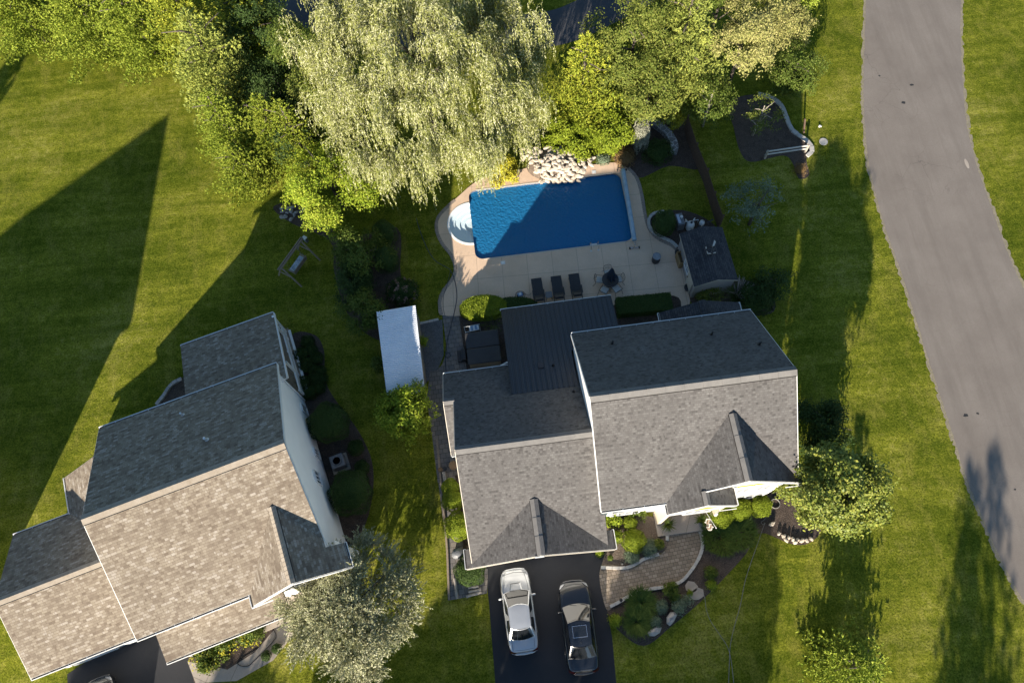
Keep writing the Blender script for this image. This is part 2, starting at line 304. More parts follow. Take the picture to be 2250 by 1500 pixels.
# ------------------------------------------------------------------ object helpers
col = scene.collection
def tag(o, label=None, cat=None, group=None, kind=None):
    if label: o['label'] = label
    if cat: o['category'] = cat
    if group: o['group'] = group
    if kind: o['kind'] = kind
    return o
def thing(name, label, cat, loc=(0, 0, 0), rot=0.0, group=None):
    o = D.objects.new(name, None); o.empty_display_size = 0.3; col.objects.link(o)
    o.location = loc; o.rotation_euler = (0, 0, rot); return tag(o, label, cat, group)
class MB:
    def __init__(s): s.v = []; s.f = []; s.m = []; s.k = 0; s.cuts = []
    def cut(s): s.cuts.append(len(s.f))
    def add(s, vs, fs, mi=None):
        b = len(s.v); s.v += [tuple(v) for v in vs]; s.f += [tuple(b+i for i in f) for f in fs]
        s.m += [s.k if mi is None else mi]*len(fs); return s
    def box(s, c, d, rz=0, tilt=None, mi=None):
        x, y, z = d[0]/2, d[1]/2, d[2]/2
        pts = [Vector((a*x, b*y, e*z)) for e in (-1, 1) for b in (-1, 1) for a in (-1, 1)]
        R = Matrix.Rotation(rz, 3, 'Z')
        if tilt is not None: R = R @ Matrix.Rotation(tilt[0], 3, 'X') @ Matrix.Rotation(tilt[1], 3, 'Y')
        pts = [R @ p + Vector(c) for p in pts]
        return s.add(pts, [(0, 2, 3, 1), (4, 5, 7, 6), (0, 1, 5, 4), (2, 6, 7, 3), (0, 4, 6, 2), (1, 3, 7, 5)], mi)
    def bar(s, a, b, w, h=None, mi=None):
        a = Vector(a); b = Vector(b); d = (b-a); h = h or w
        z = d.normalized(); x = z.cross(Vector((0, 0, 1)))
        if x.length < 1e-4: x = Vector((1, 0, 0))
        x.normalize(); y = x.cross(z)
        pts = [q + x*i*w/2 + y*j*h/2 for q in (a, b) for (i, j) in ((-1, -1), (1, -1), (1, 1), (-1, 1))]
        return s.add(pts, [(0, 1, 2, 3), (7, 6, 5, 4), (0, 4, 5, 1), (1, 5, 6, 2), (2, 6, 7, 3), (3, 7, 4, 0)], mi)
    def tube(s, path, r, n=8, mi=None, r2=None, cap=True):
        path = [Vector(p) for p in path]; N = len(path); vs = []; up = Vector((0, 0, 1))
        for i, p in enumerate(path):
            t = (path[min(i+1, N-1)]-path[max(i-1, 0)]).normalized()
            x = t.cross(up)
            if x.length < 0.05: x = t.cross(Vector((0, 1, 0)))
            x.normalize(); y = t.cross(x)
            rr = r if r2 is None else r + (r2-r)*i/max(1, N-1)
            vs += [p + (x*math.cos(2*PI*k/n)+y*math.sin(2*PI*k/n))*rr for k in range(n)]
        fs = [(i*n+k, (i+1)*n+k, (i+1)*n+(k+1) % n, i*n+(k+1) % n) for i in range(N-1) for k in range(n)]
        if cap: fs += [tuple(range(n)), tuple(reversed([(N-1)*n+k for k in range(n)]))]
        return s.add(vs, fs, mi)
    def lathe(s, c, prof, n=24, mi=None, sx=1, sy=1):
        vs = [(c[0]+r*sx*math.cos(2*PI*k/n), c[1]+r*sy*math.sin(2*PI*k/n), c[2]+z) for (r, z) in prof for k in range(n)]
        fs = [(i*n+k, i*n+(k+1) % n, (i+1)*n+(k+1) % n, (i+1)*n+k) for i in range(len(prof)-1) for k in range(n)]
        if prof[-1][0] > 1e-3: fs.append(tuple((len(prof)-1)*n+k for k in range(n)))
        if prof[0][0] > 1e-3: fs.append(tuple(reversed(range(n))))
        return s.add(vs, fs, mi)
    def poly(s, pts, mi=None): return s.add(pts, [tuple(range(len(pts)))], mi)
    def slab(s, pts, t, top=0, side=1):
        """roof plane: top polygon (counter-clockwise seen from above) and a copy t lower"""
        n = len(pts); lo = [(p[0], p[1], p[2]-t) for p in pts]
        s.add(list(pts), [tuple(range(n))], top)
        s.add(list(pts)+lo, [tuple(reversed(range(n, 2*n)))]+[(i, n+i, n+(i+1) % n, (i+1) % n) for i in range(n)], side); return s
    def prism(s, pts2, z0, z1, mi=None, side=None):
        n = len(pts2); tri = tessellate_polygon([[Vector((p[0], p[1], 0)) for p in pts2]])
        area = sum(pts2[i][0]*pts2[(i+1) % n][1]-pts2[(i+1) % n][0]*pts2[i][1] for i in range(n))
        if area < 0: pts2 = list(reversed(pts2)); tri = tessellate_polygon([[Vector((p[0], p[1], 0)) for p in pts2]])
        top = []
        for t in tri:
            a, b, c = (pts2[i] for i in t)
            top.append(tuple(t) if (b[0]-a[0])*(c[1]-a[1])-(b[1]-a[1])*(c[0]-a[0]) > 0 else tuple(reversed(t)))
        s.add([(p[0], p[1], z1) for p in pts2], top, mi)
        s.add([(p[0], p[1], z0) for p in pts2]+[(p[0], p[1], z1) for p in pts2], [(i, (i+1) % n, n+(i+1) % n, n+i) for i in range(n)], side if side is not None else mi); return s
    def build(s, name, mats, parent=None, smooth=False, loc=(0, 0, 0), rot=0.0, bevel=0, sub=0):
        if s.cuts:      # separate runs of one kind: one object each
            cs = sorted(set(s.cuts+[0]))+[len(s.f)]; o = None
            for a, e in zip(cs[:-1], cs[1:]):
                if e == a: continue
                q = MB(); use = sorted({i for f in s.f[a:e] for i in f}); mp = {v: i for i, v in enumerate(use)}
                q.v = [s.v[i] for i in use]; q.f = [tuple(mp[i] for i in f) for f in s.f[a:e]]; q.m = s.m[a:e]
                o = q.build(name, mats, parent, smooth, loc, rot, bevel, sub)
            return o
        me = D.meshes.new(name); me.from_pydata(s.v, [], s.f)
        if not isinstance(mats, (list, tuple)): mats = [mats]
        for q in mats: me.materials.append(q)
        uvl = me.uv_layers.new(name='UVMap').data
        for i, p in enumerate(me.polygons):
            p.material_index = min(s.m[i], len(mats)-1); p.use_smooth = smooth
            nrm = p.normal; U = Vector((0, 0, 1)).cross(nrm)
            if U.length < 0.05: U = Vector((1, 0, 0)); V = Vector((0, 1, 0))
            else: U.normalize(); V = nrm.cross(U)
            for li in p.loop_indices:
                co = me.vertices[me.loops[li].vertex_index].co; uvl[li].uv = (co.dot(U), co.dot(V))
        o = D.objects.new(name, me); col.objects.link(o)
        if parent is not None: o.parent = parent
        else: o.location = loc; o.rotation_euler = (0, 0, rot)
        if bevel:
            b = o.modifiers.new('bevel', 'BEVEL'); b.width = bevel; b.segments = 2; b.limit_method = 'ANGLE'
        if sub:
            b = o.modifiers.new('sub', 'SUBSURF'); b.levels = sub; b.render_levels = sub
        return o
def copy_tree(o, parent=None):
    c = o.copy(); col.objects.link(c)
    if parent is not None: c.parent = parent
    for ch in [x for x in D.objects if x.parent == o]: copy_tree(ch, c)
    return c
def smooth_curve(pts, closed=True, n=6):
    out = []; N = len(pts)
    rng = range(N) if closed else range(N-1)
    for i in rng:
        g = lambda k: Vector(pts[k % N] if closed else pts[max(0, min(N-1, k))])
        p0, p1, p2, p3 = g(i-1), g(i), g(i+1), g(i+2)
        for k in range(n):
            t = k/n
            out.append(0.5*((2*p1)+(p2-p0)*t+(2*p0-5*p1+4*p2-p3)*t*t+(3*p1-p0-3*p2+p3)*t**3))
    if not closed: out.append(Vector(pts[-1]))
    return [tuple(p) for p in out]
def sheet(name, outer, z, material, holes=(), kind='structure'):
    loops = [[Vector((p[0], p[1], 0)) for p in outer]]+[[Vector((p[0], p[1], 0)) for p in h] for h in holes]
    tri = tessellate_polygon(loops); flat = [p for l in loops for p in l]; b = MB(); fs = []
    for t in tri:
        a, q, c = (flat[i] for i in t)
        fs.append(tuple(t) if (q.x-a.x)*(c.y-a.y)-(q.y-a.y)*(c.x-a.x) > 0 else tuple(reversed(t)))
    b.add([(p.x, p.y, z) for p in flat], fs); o = b.build(name, material)
    return tag(o, kind=kind)
def raised(name, outer, z0, z1, material, holes=()):
    o = sheet(name, outer, z1, material, holes); me = o.data
    b = MB()
    for lp in [outer]+list(holes):
        n = len(lp); b.add([(p[0], p[1], z0) for p in lp]+[(p[0], p[1], z1) for p in lp], [(i, (i+1) % n, n+(i+1) % n, n+i) for i in range(n)])
    b2 = MB(); b2.v = [tuple(v.co) for v in me.vertices]+b.v; nn = len(me.vertices)
    b2.f = [tuple(p.vertices) for p in me.polygons]+[tuple(i+nn for i in f) for f in b.f]; b2.m = [0]*len(b2.f)
    D.objects.remove(o); return tag(b2.build(name, material), kind='structure')
def px(pts, z=0.0, closed=True, n=5, smooth=True):
    q = [P2(u, v, z) for u, v in pts]
    return [(a[0], a[1]) for a in smooth_curve([(x, y, 0) for x, y in q], closed, n)] if smooth else q
def ribbon(path, w):
    path = [Vector((p[0], p[1], 0)) for p in path]; l = []; r = []
    for i, p in enumerate(path):
        t = (path[min(i+1, len(path)-1)]-path[max(i-1, 0)]).normalized(); nn = Vector((-t.y, t.x, 0))
        l.append(tuple((p+nn*w/2)[:2])); r.append(tuple((p-nn*w/2)[:2]))
    return l+r[::-1]

# ------------------------------------------------------------------ foliage helpers (numpy)
def raw_mesh(name, V, Fq, material, parent=None, loc=(0, 0, 0)):
    me = D.meshes.new(name); n = len(V); f = len(Fq); k = Fq.shape[1]
    me.vertices.add(n); me.vertices.foreach_set('co', np.asarray(V, np.float32).ravel())
    me.loops.add(f*k); me.loops.foreach_set('vertex_index', Fq.astype(np.int32).ravel())
    me.polygons.add(f); me.polygons.foreach_set('loop_start', np.arange(0, f*k, k, dtype=np.int32)); me.polygons.foreach_set('loop_total', np.full(f, k, np.int32))
    me.update(calc_edges=True)
    for q in (material if isinstance(material, (list, tuple)) else [material]): me.materials.append(q)
    o = D.objects.new(name, me); col.objects.link(o)
    if parent is not None: o.parent = parent
    else: o.location = loc
    return o
def unit(a): return a/np.maximum(1e-9, np.linalg.norm(a, axis=-1, keepdims=True))
def cards(c, axis, nrm, ln, wd):
    """one diamond leaf per point: axis = leaf direction, nrm = rough facing"""
    axis = unit(axis); side = unit(np.cross(axis, nrm)); n = len(c)
    ln = np.broadcast_to(np.asarray(ln, float), (n,))[:, None]; wd = np.broadcast_to(np.asarray(wd, float), (n,))[:, None]
    V = np.stack([c-axis*ln*0.5, c+side*wd*0.5, c+axis*ln*0.5, c-side*wd*0.5], 1).reshape(-1, 3)
    return V, np.arange(4*n).reshape(n, 4)
def merge(lst):
    V = []; Fs = []; k = 0
    for v, f in lst: V.append(v); Fs.append(f+k); k += len(v)
    return np.concatenate(V), np.concatenate(Fs)
def sph(rs, n): return unit(rs.normal(size=(n, 3)))
def clumps(rs, cen, nleaf, spread, ln, wd, out, upb=0.4):
    """nleaf leaves around each twig end; they face roughly outwards and up"""
    c = np.repeat(cen, nleaf, 0); o = np.repeat(out, nleaf, 0)
    c = c + rs.normal(size=c.shape)*spread
    nr = unit(o+rs.normal(size=c.shape)*0.7+np.array([0, 0, upb]))
    ax = unit(np.cross(nr, rs.normal(size=c.shape)))
    s = rs.uniform(0.7, 1.3, len(c)); return cards(c, ax, nr, ln*s, wd*s)
def crown_broad(seed, r, rz, lobes, twigs, nleaf, spread, ln, wd, sparse=0.0, lobe_r=0.42, low=-0.6):
    rs = np.random.RandomState(seed); out = []
    d = sph(rs, lobes*3); d = d[d[:, 2] > low][:lobes]; k = len(d)
    lc = d*np.array([r, r, rz])*rs.uniform(0.40, 0.85, (k, 1)); lr = rs.uniform(0.7, 1.15, k)*lobe_r
    for i in range(k):
        n = int(twigs/k); q = sph(rs, n); q = q[(q[:, 2] > -0.75)]
        p = lc[i]+q*np.array([r, r, rz])*lr[i]*rs.uniform(0.72, 1.08, (len(q), 1))
        bump = np.sin(p@np.array([2.1, 1.3, 0.7])/max(0.4, r*0.3)+seed)+np.sin(p@np.array([-1.1, 2.3, 1.9])/max(0.4, r*0.3))
        p = p[bump > -0.75+sparse*1.3]
        if len(p) == 0: continue
        out.append(clumps(rs, p, nleaf, spread, ln, wd, unit(p-lc[i]*0.6)))
    return merge(out)
def crown_ball(seed, r, rz, n, ln, wd, jitter=0.05, up=0.3, flat=0.0, lumps=0.05):
    """clipped shrub: a dense skin of small leaves"""
    rs = np.random.RandomState(seed); q = sph(rs, n); q[:, 2] = np.where(q[:, 2] < -0.55, -q[:, 2], q[:, 2])
    w = 1+lumps*(np.sin(q[:, 0]*7+seed)+np.sin(q[:, 1]*8+2*seed)+np.sin(q[:, 2]*6+q[:, 0]*5))
    p = q*np.array([r, r, rz])*(w+rs.normal(size=n)*jitter)[:, None]
    nr = unit(q+rs.normal(size=q.shape)*0.55); ax = unit(np.cross(nr, rs.normal(size=q.shape))+np.array([0, 0, up]))
    return cards(p, ax, nr, ln*rs.uniform(0.7, 1.3, n), wd)
def crown_conifer(seed, h, R, branches, step, needle, nn, droop=0.15, power=0.8, base=0.08, ragged=0.2, wd=0.035, curl=0.25):
    """branch whorls; every branch carries side sprays of needle cards"""
    rs = np.random.RandomState(seed); V = []
    cen = []; axs = []
    for i in range(branches):
        t = (i+rs.rand())/branches; t = t**0.85; z = h*(base+(1-base)*t)
        Lb = R*((1-t)**power)*(1+ragged*rs.normal()) + 0.18; a = i*2.39996+rs.normal()*0.2
        if Lb < 0.1: Lb = 0.1
        m_ = max(2, int(Lb/step)); s = (np.arange(m_)+0.6)/m_
        d = np.array([math.cos(a), math.sin(a), 0]); perp = np.array([-d[1], d[0], 0])
        rise = (0.35*t-droop)
        for sj in s:
            if sj < 0.25 and Lb > 1: continue
            c = np.array([0, 0, z])+d*Lb*sj+np.array([0, 0, Lb*(rise*sj+curl*sj*sj*(0.3+t))])
            half = Lb*0.32*(1-sj*0.75)
            k = max(1, int(half*2/step))
            for e in np.linspace(-half, half, k+1) if k > 1 else [0]:
                cc = c+perp*e+rs.normal(size=3)*0.05 + d*(-abs(e)*0.35); cen.append(cc); axs.append(unit(d+perp*np.sign(e)*0.6*(abs(e) > 0.02)+np.array([0, 0, 0.25+curl])))
    cen = np.array(cen); axs = np.array(axs)
    c = np.repeat(cen, nn, 0); a = unit(np.repeat(axs, nn, 0)+rs.normal(size=(len(c), 3))*0.55)
    ln = needle*rs.uniform(0.7, 1.2, len(c)); c = c+a*(ln*0.4)[:, None]
    nr = unit(rs.normal(size=c.shape)+np.array([0, 0, 1.0])); return cards(c, a, nr, ln, wd)
def crown_willow(seed, R, Rz, clusters, strands, leafstep, ztop):
    rs = np.random.RandomState(seed); cs = []; ax = []; ln = []
    B = sph(rs, 420); B = B[B[:, 2] > -0.05][:clusters//7]; brad = rs.uniform(0.45, 1.0, len(B))**0.5
    for ci in range(clusters):
        bi = ci % len(B); d = unit((B[bi]+rs.normal(size=3)*0.055)[None])[0]
        rad = brad[bi]*rs.uniform(0.94, 1.03)
        st = np.array([d[0]*R*rad, d[1]*R*rad, ztop-Rz+d[2]*Rz*rad]); out = unit(np.array([d[0], d[1], 0.001])[None])[0]
        st = st*(1+0.07*rs.normal()); tw = rs.normal(size=3)*0.6; sc_ = rs.uniform(0.7, 1.25)*(1.0 if d[2] > 0.35 else 1.55)
        for k in range(strands):
            o = unit((out*0.6+tw+rs.normal(size=3)*0.45)[None])[0]; o[2] = abs(o[2])*0.6+0.25
            Ls = rs.uniform(0.5, 1.9)*sc_
            if rs.rand() < 0.12: Ls *= 1.7
            m_ = int(Ls/leafstep); p = st+rs.normal(size=3)*0.18; v = o*1.0; stp = leafstep
            for j in range(m_):
                v = v*0.84+np.array([0, 0, -0.20])+rs.normal(size=3)*0.05; vv = v/np.linalg.norm(v); p = p+vv*stp
                if p[2] < 0.25: break
                cs.append(p.copy()); ax.append(vv)
    c = np.array(cs); a = np.array(ax); n = len(c)
    a = unit(a+rs.normal(size=a.shape)*0.38); c = c+rs.normal(size=c.shape)*0.025
    nr = unit(rs.normal(size=c.shape)+np.array([0, -0.4, 0.5])); return cards(c, a, nr, 0.18*rs.uniform(0.6, 1.4, n), 0.042)
def crown_shoots(seed, r, rz, lobes, shoots, per, ln, wd, lmin, lmax):
    rs = np.random.RandomState(seed); d = sph(rs, lobes*2); d = d[d[:, 2] > -0.4][:lobes]; lc = d*np.array([r, r, rz])*rs.uniform(0.45, 0.95, (len(d), 1))
    k = rs.randint(0, len(d), shoots); q = unit(sph(rs, shoots)+d[k]*0.9+np.array([0, 0, 0.35])); st = lc[k]+q*rs.uniform(0.1, 0.45, (shoots, 1))
    Ls = rs.uniform(lmin, lmax, shoots); cs = []; ax = []
    for j in range(per): t = (j+0.5)/per; cs.append(st+q*(Ls*t)[:, None]+np.array([0, 0, -0.12])*(t*t)); ax.append(unit(q+rs.normal(size=q.shape)*0.6))
    c = np.concatenate(cs); a = np.concatenate(ax); n = len(c)
    return cards(c+a*ln*0.4, a, unit(rs.normal(size=a.shape)+np.array([0, 0, 0.6])), ln*rs.uniform(0.7, 1.3, n), wd)
def crown_spiky(seed, r, rz, shoots, per, ln, wd, lmin=0.35, lmax=0.9):
    rs = np.random.RandomState(seed); d = sph(rs, int(shoots*1.7)); d = d[d[:, 2] > -0.35][:shoots]; rad = rs.uniform(0.35, 1, (len(d), 1))**0.6
    lump = 1+0.10*np.sin(d[:, :1]*5+1)+0.08*np.sin(d[:, 1:2]*7)
    st = d*np.array([r, r, rz])*rad*lump; di = unit(d+rs.normal(size=d.shape)*0.45+np.array([0, 0, 0.3]))
    Ls = rs.uniform(lmin, lmax, len(d)); cs = []; ax = []
    for j in range(per):
        t = (j+0.5)/per; cs.append(st+di*(Ls*t)[:, None]); ax.append(unit(di+rs.normal(size=di.shape)*0.75))
    c = np.concatenate(cs); a = np.concatenate(ax); n = len(c)
    c = c+a*ln*0.4; return cards(c, a, unit(rs.normal(size=a.shape)+np.array([0, 0, 0.6])), ln*rs.uniform(0.7, 1.3, n), wd)
def trunk_mb(h, r, limbs=5, spread=1.5, seed=0, start=0.35):
    rd = random.Random(seed); b = MB(); b.tube([(0, 0, -0.1), (0.03*h*rd.uniform(-1, 1), 0.03*h*rd.uniform(-1, 1), h*0.5), (0, 0, h)], r, 8, r2=r*0.35)
    for i in range(limbs):
        z = h*(start+(0.9-start)*i/max(1, limbs)); a = i*2.4+rd.random(); q = spread*rd.uniform(0.6, 1.0)
        b.tube([(0, 0, z), (math.cos(a)*q*0.45, math.sin(a)*q*0.45, z+q*0.35), (math.cos(a)*q, math.sin(a)*q, z+q*0.55)], r*0.4, 6, r2=r*0.12)
    return b
def tree(name, label, cat, xy, crown, leafm, h, r, limbs=6, spread=1.5, zc=0.0, bark='bark', group=None, seed=0, start=0.35, extra=None):
    t = thing(name, label, cat, (xy[0], xy[1], 0), 0, group)
    trunk_mb(h, r, limbs, spread, seed, start).build('trunk', M[bark], t, smooth=True)
    V, Fq = crown; V = V+np.array([0, 0, zc]); raw_mesh('crown', V, Fq, leafm, t)
    return t
def core_ball(r, rz, zc, seed):
    b = MB(); b.lathe((0, 0, zc), [(0.01, -rz*0.8), (r*0.55, -rz*0.62), (r*0.78, 0), (r*0.62, rz*0.5), (0.01, rz*0.78)], 12); return b
def shrub(name, label, cat, uv, z, r, rz, leafm, n=3500, ln=0.09, wd=0.05, style='ball', group=None, seed=1, core=True, **kw):
    """a shrub centred at height z where the photo shows its crown"""
    q = P(uv[0], uv[1], z); t = thing(name, label, cat, (q.x, q.y, 0), 0, group)
    if style == 'ball': V, Fq = crown_ball(seed, r, rz, n, ln, wd, **kw)
    elif style == 'broad': V, Fq = crown_broad(seed, r, rz, ln=ln, wd=wd, **kw)
    elif style == 'spiky': V, Fq = crown_spiky(seed, r, rz, ln=ln, wd=wd, **kw)
    V = V+np.array([0, 0, z]); V[:, 2] = np.maximum(V[:, 2], 0.02)
    raw_mesh('foliage', V, Fq, leafm, t)
    b = MB()
    if core: core_ball(r, rz, z, seed).build('inner_growth', leafm, t, smooth=True)
    for k in range(4):
        a = k*1.6+seed; b.tube([(0, 0, -0.03), (math.cos(a)*r*0.25, math.sin(a)*r*0.25, z*0.5), (math.cos(a)*r*0.5, math.sin(a)*r*0.5, z+rz*0.3)], 0.03, 5, r2=0.01)
    b.build('stem', M['bark'], t); return t
def blades(seed, n, h, spread, rad, wd=0.035, seg=3, lean=0.6):
    rs = np.random.RandomState(seed); Vs = []; Fs = []; k = 0
    a = rs.uniform(0, 2*PI, n); r0 = rad*np.sqrt(rs.rand(n)); b0 = np.stack([np.cos(a)*r0, np.sin(a)*r0, np.zeros(n)], 1)
    a2 = a+rs.normal(size=n)*0.6; d = np.stack([np.cos(a2), np.sin(a2), np.zeros(n)], 1); hh = h*rs.uniform(0.6, 1.1, n)[:, None]; sp = spread*rs.uniform(0.3, 1.1, n)[:, None]
    side = np.stack([-np.sin(a2), np.cos(a2), np.zeros(n)], 1)*wd/2
    pts = []
    for j in range(seg+1):
        t = j/seg; c = b0+d*sp*t**1.5+np.array([0, 0, 1])*hh*(t*1.3-0.55*t*t*lean*1.6)
        w = side*(1-t*0.85); pts.append(np.stack([c-w, c+w], 1))
    V = np.stack(pts, 1).reshape(n, -1, 3); m_ = 2*(seg+1)
    F0 = np.array([[2*j, 2*j+1, 2*j+3, 2*j+2] for j in range(seg)])
    return V.reshape(-1, 3), (np.arange(n)[:, None, None]*m_+F0[None]).reshape(-1, 4)
def grass_clump(name, label, uv, n, h, spread, rad, leafm, seed=1, cat='plant', group=None, **kw):
    q = P(uv[0], uv[1], 0.0); o = raw_mesh(name, *blades(seed, n, h, spread, rad, **kw), leafm, None, (q.x, q.y, 0)); return tag(o, label, cat, group)

# ------------------------------------------------------------------ the setting
PO = (-1.891, 24.071, 0.02); PW, PD = 10.94, 5.56
def pool_w(x, y): c, s = math.cos(PO[2]), math.sin(PO[2]); return (PO[0]+x*c-y*s, PO[1]+x*s+y*c)
def rrect(x0, y0, x1, y1, r, n=6):
    out = []
    for (cx, cy, a0) in ((x1-r, y1-r, 0), (x0+r, y1-r, 90), (x0+r, y0+r, 180), (x1-r, y0+r, 270)):
        for k in range(n+1):
            a = math.radians(a0+90*k/n); out.append((cx+r*math.cos(a), cy+r*math.sin(a)))
    return out
STEP_Y, STEP_R = 2.9, 1.62
def pool_outline(g=0.0):
    """rounded rectangle with the half-round step bay on the left; g grows it"""
    r = 0.55; out = []
    for (cx, cy, a0) in ((PW-r, PD-r, 0), (r, PD-r, 90)):
        for k in range(7): a = math.radians(a0+15*k); out.append((cx+(r+g)*math.cos(a), cy+(r+g)*math.sin(a)))
    for k in range(17):
        a = math.radians(90+180*k/16); out.append((-g*0.0+(STEP_R+g)*math.cos(a)*1.0-g*0, STEP_Y+(STEP_R+g)*math.sin(a)))
    for (cx, cy, a0) in ((r, r, 180), (PW-r, r, 270)):
        for k in range(7): a = math.radians(a0+15*k); out.append((cx+(r+g)*math.cos(a), cy+(r+g)*math.sin(a)))
    out = [(min(x, PW+g), y) for x, y in out]
    return [pool_w(x, y) for x, y in out]
M['deck_brick'] = noisy('deck_brick', (0.24, 0.19, 0.15), (0.34, 0.28, 0.23), 3, 0.9, 0.5)
deck_out = px([(1003, 436), (983, 455), (962, 480), (960, 508), (972, 536), (992, 562), (1001, 590), (993, 615), (974, 640), (966, 665), (970, 692), (1040, 694), (1130, 700), (1250, 705), (1360, 695), (1480, 682), (1515, 668), (1508, 630), (1500, 590), (1490, 560), (1478, 541), (1455, 530), (1434, 515), (1422, 495), (1415, 465), (1408, 425), (1398, 392), (1378, 370), (1350, 358), (1300, 362), (1240, 345), (1150, 372), (1060, 392)], n=4)
S = 420
sheet('ground', [(-S, -S), (S, -S), (S, S), (-S, S)], 0.0, M['grass'], [deck_out])
raised('pool_deck', deck_out, -0.1, 0.045, M['concrete'], [pool_outline(0.0)])
def wall_band(name, loop, z0, z1, material, flip=False):
    n = len(loop); b = MB(); b.add([(p[0], p[1], z0) for p in loop]+[(p[0], p[1], z1) for p in loop], [(i, n+i, n+(i+1) % n, (i+1) % n) for i in range(n)])
    return tag(b.build(name, material), kind='structure')
pw = wall_band('pool_basin', pool_outline(0.0), -1.9, 0.045, M['liner'])
sheet('pool_floor', pool_outline(0.05), -1.88, M['liner'])
main_w = [pool_w(x, y) for x, y in rrect(0.0, 0.0, PW, PD, 0.55)]
sheet('pool_water', main_w, -0.10, M['water'])
half = [pool_w(STEP_R*math.cos(math.radians(90+180*k/20)), STEP_Y+STEP_R*math.sin(math.radians(90+180*k/20))) for k in range(21)]
sheet('step_water', half, -0.104, M['shallow'])
# steps
ps = thing('pool_steps', 'white half-round moulded steps at the left end of the pool', 'pool steps', (*pool_w(0, STEP_Y), 0), PO[2])
def halfdisc(r, x1=0.0, n=20): return [(min(x1, r*math.cos(math.radians(90+180*k/n))), r*math.sin(math.radians(90+180*k/n))) for k in range(n+1)]
rim = MB(); o_, i_ = halfdisc(STEP_R+0.10), halfdisc(STEP_R-0.04); n_ = len(o_)
rim.add([(x, y, 0.075) for x, y in o_]+[(x, y, 0.075) for x, y in i_], [(i, i+1, n_+i+1, n_+i) for i in range(n_-1)])
rim.add([(x, y, 0.075) for x, y in i_]+[(x, y, -0.3) for x, y in i_], [(i, i+1, n_+i+1, n_+i) for i in range(n_-1)])
rim.add([(x, y, 0.075) for x, y in o_]+[(x, y, 0.04) for x, y in o_], [(n_+i, n_+i+1, i+1, i) for i in range(n_-1)])
rim.build('rim', M['step_white'], ps)
zt = [-0.115, -0.19, -0.27, -0.36]
rr = [(1.58, 1.2), (1.2, 0.85), (0.85, 0.5), (0.5, 0.0)]
for k, (ro, ri) in enumerate(rr):
    b = MB(); a_, c_ = halfdisc(ro), halfdisc(max(ri, 0.01))
    b.add([(x-0.01, y, zt[k]) for x, y in a_]+[(x-0.01, y, zt[k]) for x, y in c_], [(i, i+1, n_+i+1, n_+i) for i in range(n_-1)])
    b.add([(x-0.01, y, zt[k]) for x, y in c_]+[(x-0.01, y, zt[k]-0.25) for x, y in c_], [(i, i+1, n_+i+1, n_+i) for i in range(n_-1)])
    b.build('tread', M['step_white'], ps)
# coping strip along the pool's long edges (vinyl track) and the skimmer mouth
cp = MB()
for (a, b_) in (((0.55, PD+0.03), (PW-0.55, PD+0.03)), ((0.55, -0.03), (PW-0.55, -0.03)), ((PW+0.03, 0.55), (PW+0.03, PD-0.55))):
    A, B = pool_w(*a), pool_w(*b_); cp.bar((A[0], A[1], 0.045), (B[0], B[1], 0.045), 0.07, 0.03)
tag(cp.build('pool_coping', M['tan_trim']), kind='structure')
for i, (u, v, lab) in enumerate(((1105, 577, 'square white skimmer lid in the deck below the pool'), (1305, 378, 'square white skimmer lid in the sunlit deck beside the rock pile'))):
    q = P(u, v, 0.05); b = MB(); b.box((0, 0, 0.008), (0.30, 0.26, 0.02)); t = thing('skimmer_lid', lab, 'skimmer lid', (q.x, q.y, 0.046), 0.03)  # skimmer lid let into the deck
    b.build('lid', M['white_plastic'], t, bevel=0.006); MB().lathe((0, 0, 0.018), [(0.09, 0), (0.09, 0.006), (0.0, 0.006)], 20).build('finger_plate', M['trim'], t)
q = pool_w(8.15, PD-0.02); b = MB(); b.box((0, 0, 0), (0.62, 0.06, 0.12)); tag(b.build('skimmer_mouth', M['white_plastic'], None, loc=(q[0], q[1]-0.03, -0.07), rot=0.02), 'white skimmer mouth in the far pool wall right of the rocks', 'skimmer')

def edging(name, label, uvs, w=0.16, hgt=0.09, z0=0.0, material='stone', blk=0.30, n=8, kind=None, seed=0):
    rd = random.Random(seed); path = [Vector((x, y, 0)) for x, y in [p[:2] for p in smooth_curve([(*P2(u, v), 0) for u, v in uvs], False, n)]]
    b = MB(); acc = 0.0; prev = path[0]; start = path[0]
    for p in path[1:]:
        if (p-start).length >= blk*rd.uniform(0.85, 1.15):
            d = (p-start); c = (p+start)/2; hh = hgt*rd.uniform(0.9, 1.1)
            b.box((c.x, c.y, z0+hh/2), (d.length-0.015, w*rd.uniform(0.92, 1.05), hh), math.atan2(d.y, d.x)); start = p
    o = b.build(name, M[material] if isinstance(material, str) else material, bevel=0.012)
    return tag(o, label, 'garden edging') if kind is None else tag(o, kind=kind)
def dense(uvs): return [((uvs[i][0]*(1-t)+uvs[i+1][0]*t), (uvs[i][1]*(1-t)+uvs[i+1][1]*t)) for i in range(len(uvs)-1) for t in (0, 0.5)]+[uvs[-1]]
edging('deck_edging', 'curved brick edging along the left side of the pool deck', [(1000, 440), (983, 455), (962, 480), (960, 508), (972, 536), (992, 562), (1001, 590), (993, 615), (974, 640), (966, 665), (970, 692)], 0.24, 0.06, 0.0, 'deck_brick', 0.17, 24, seed=1)
edging('deck_edging', 'brick edging along the right side of the pool deck up to the shed', [(1380, 370), (1399, 392), (1409, 425), (1416, 465), (1423, 495), (1435, 516), (1456, 531), (1478, 541), (1492, 558)], 0.24, 0.06, 0.0, 'deck_brick', 0.17, 24, seed=2)
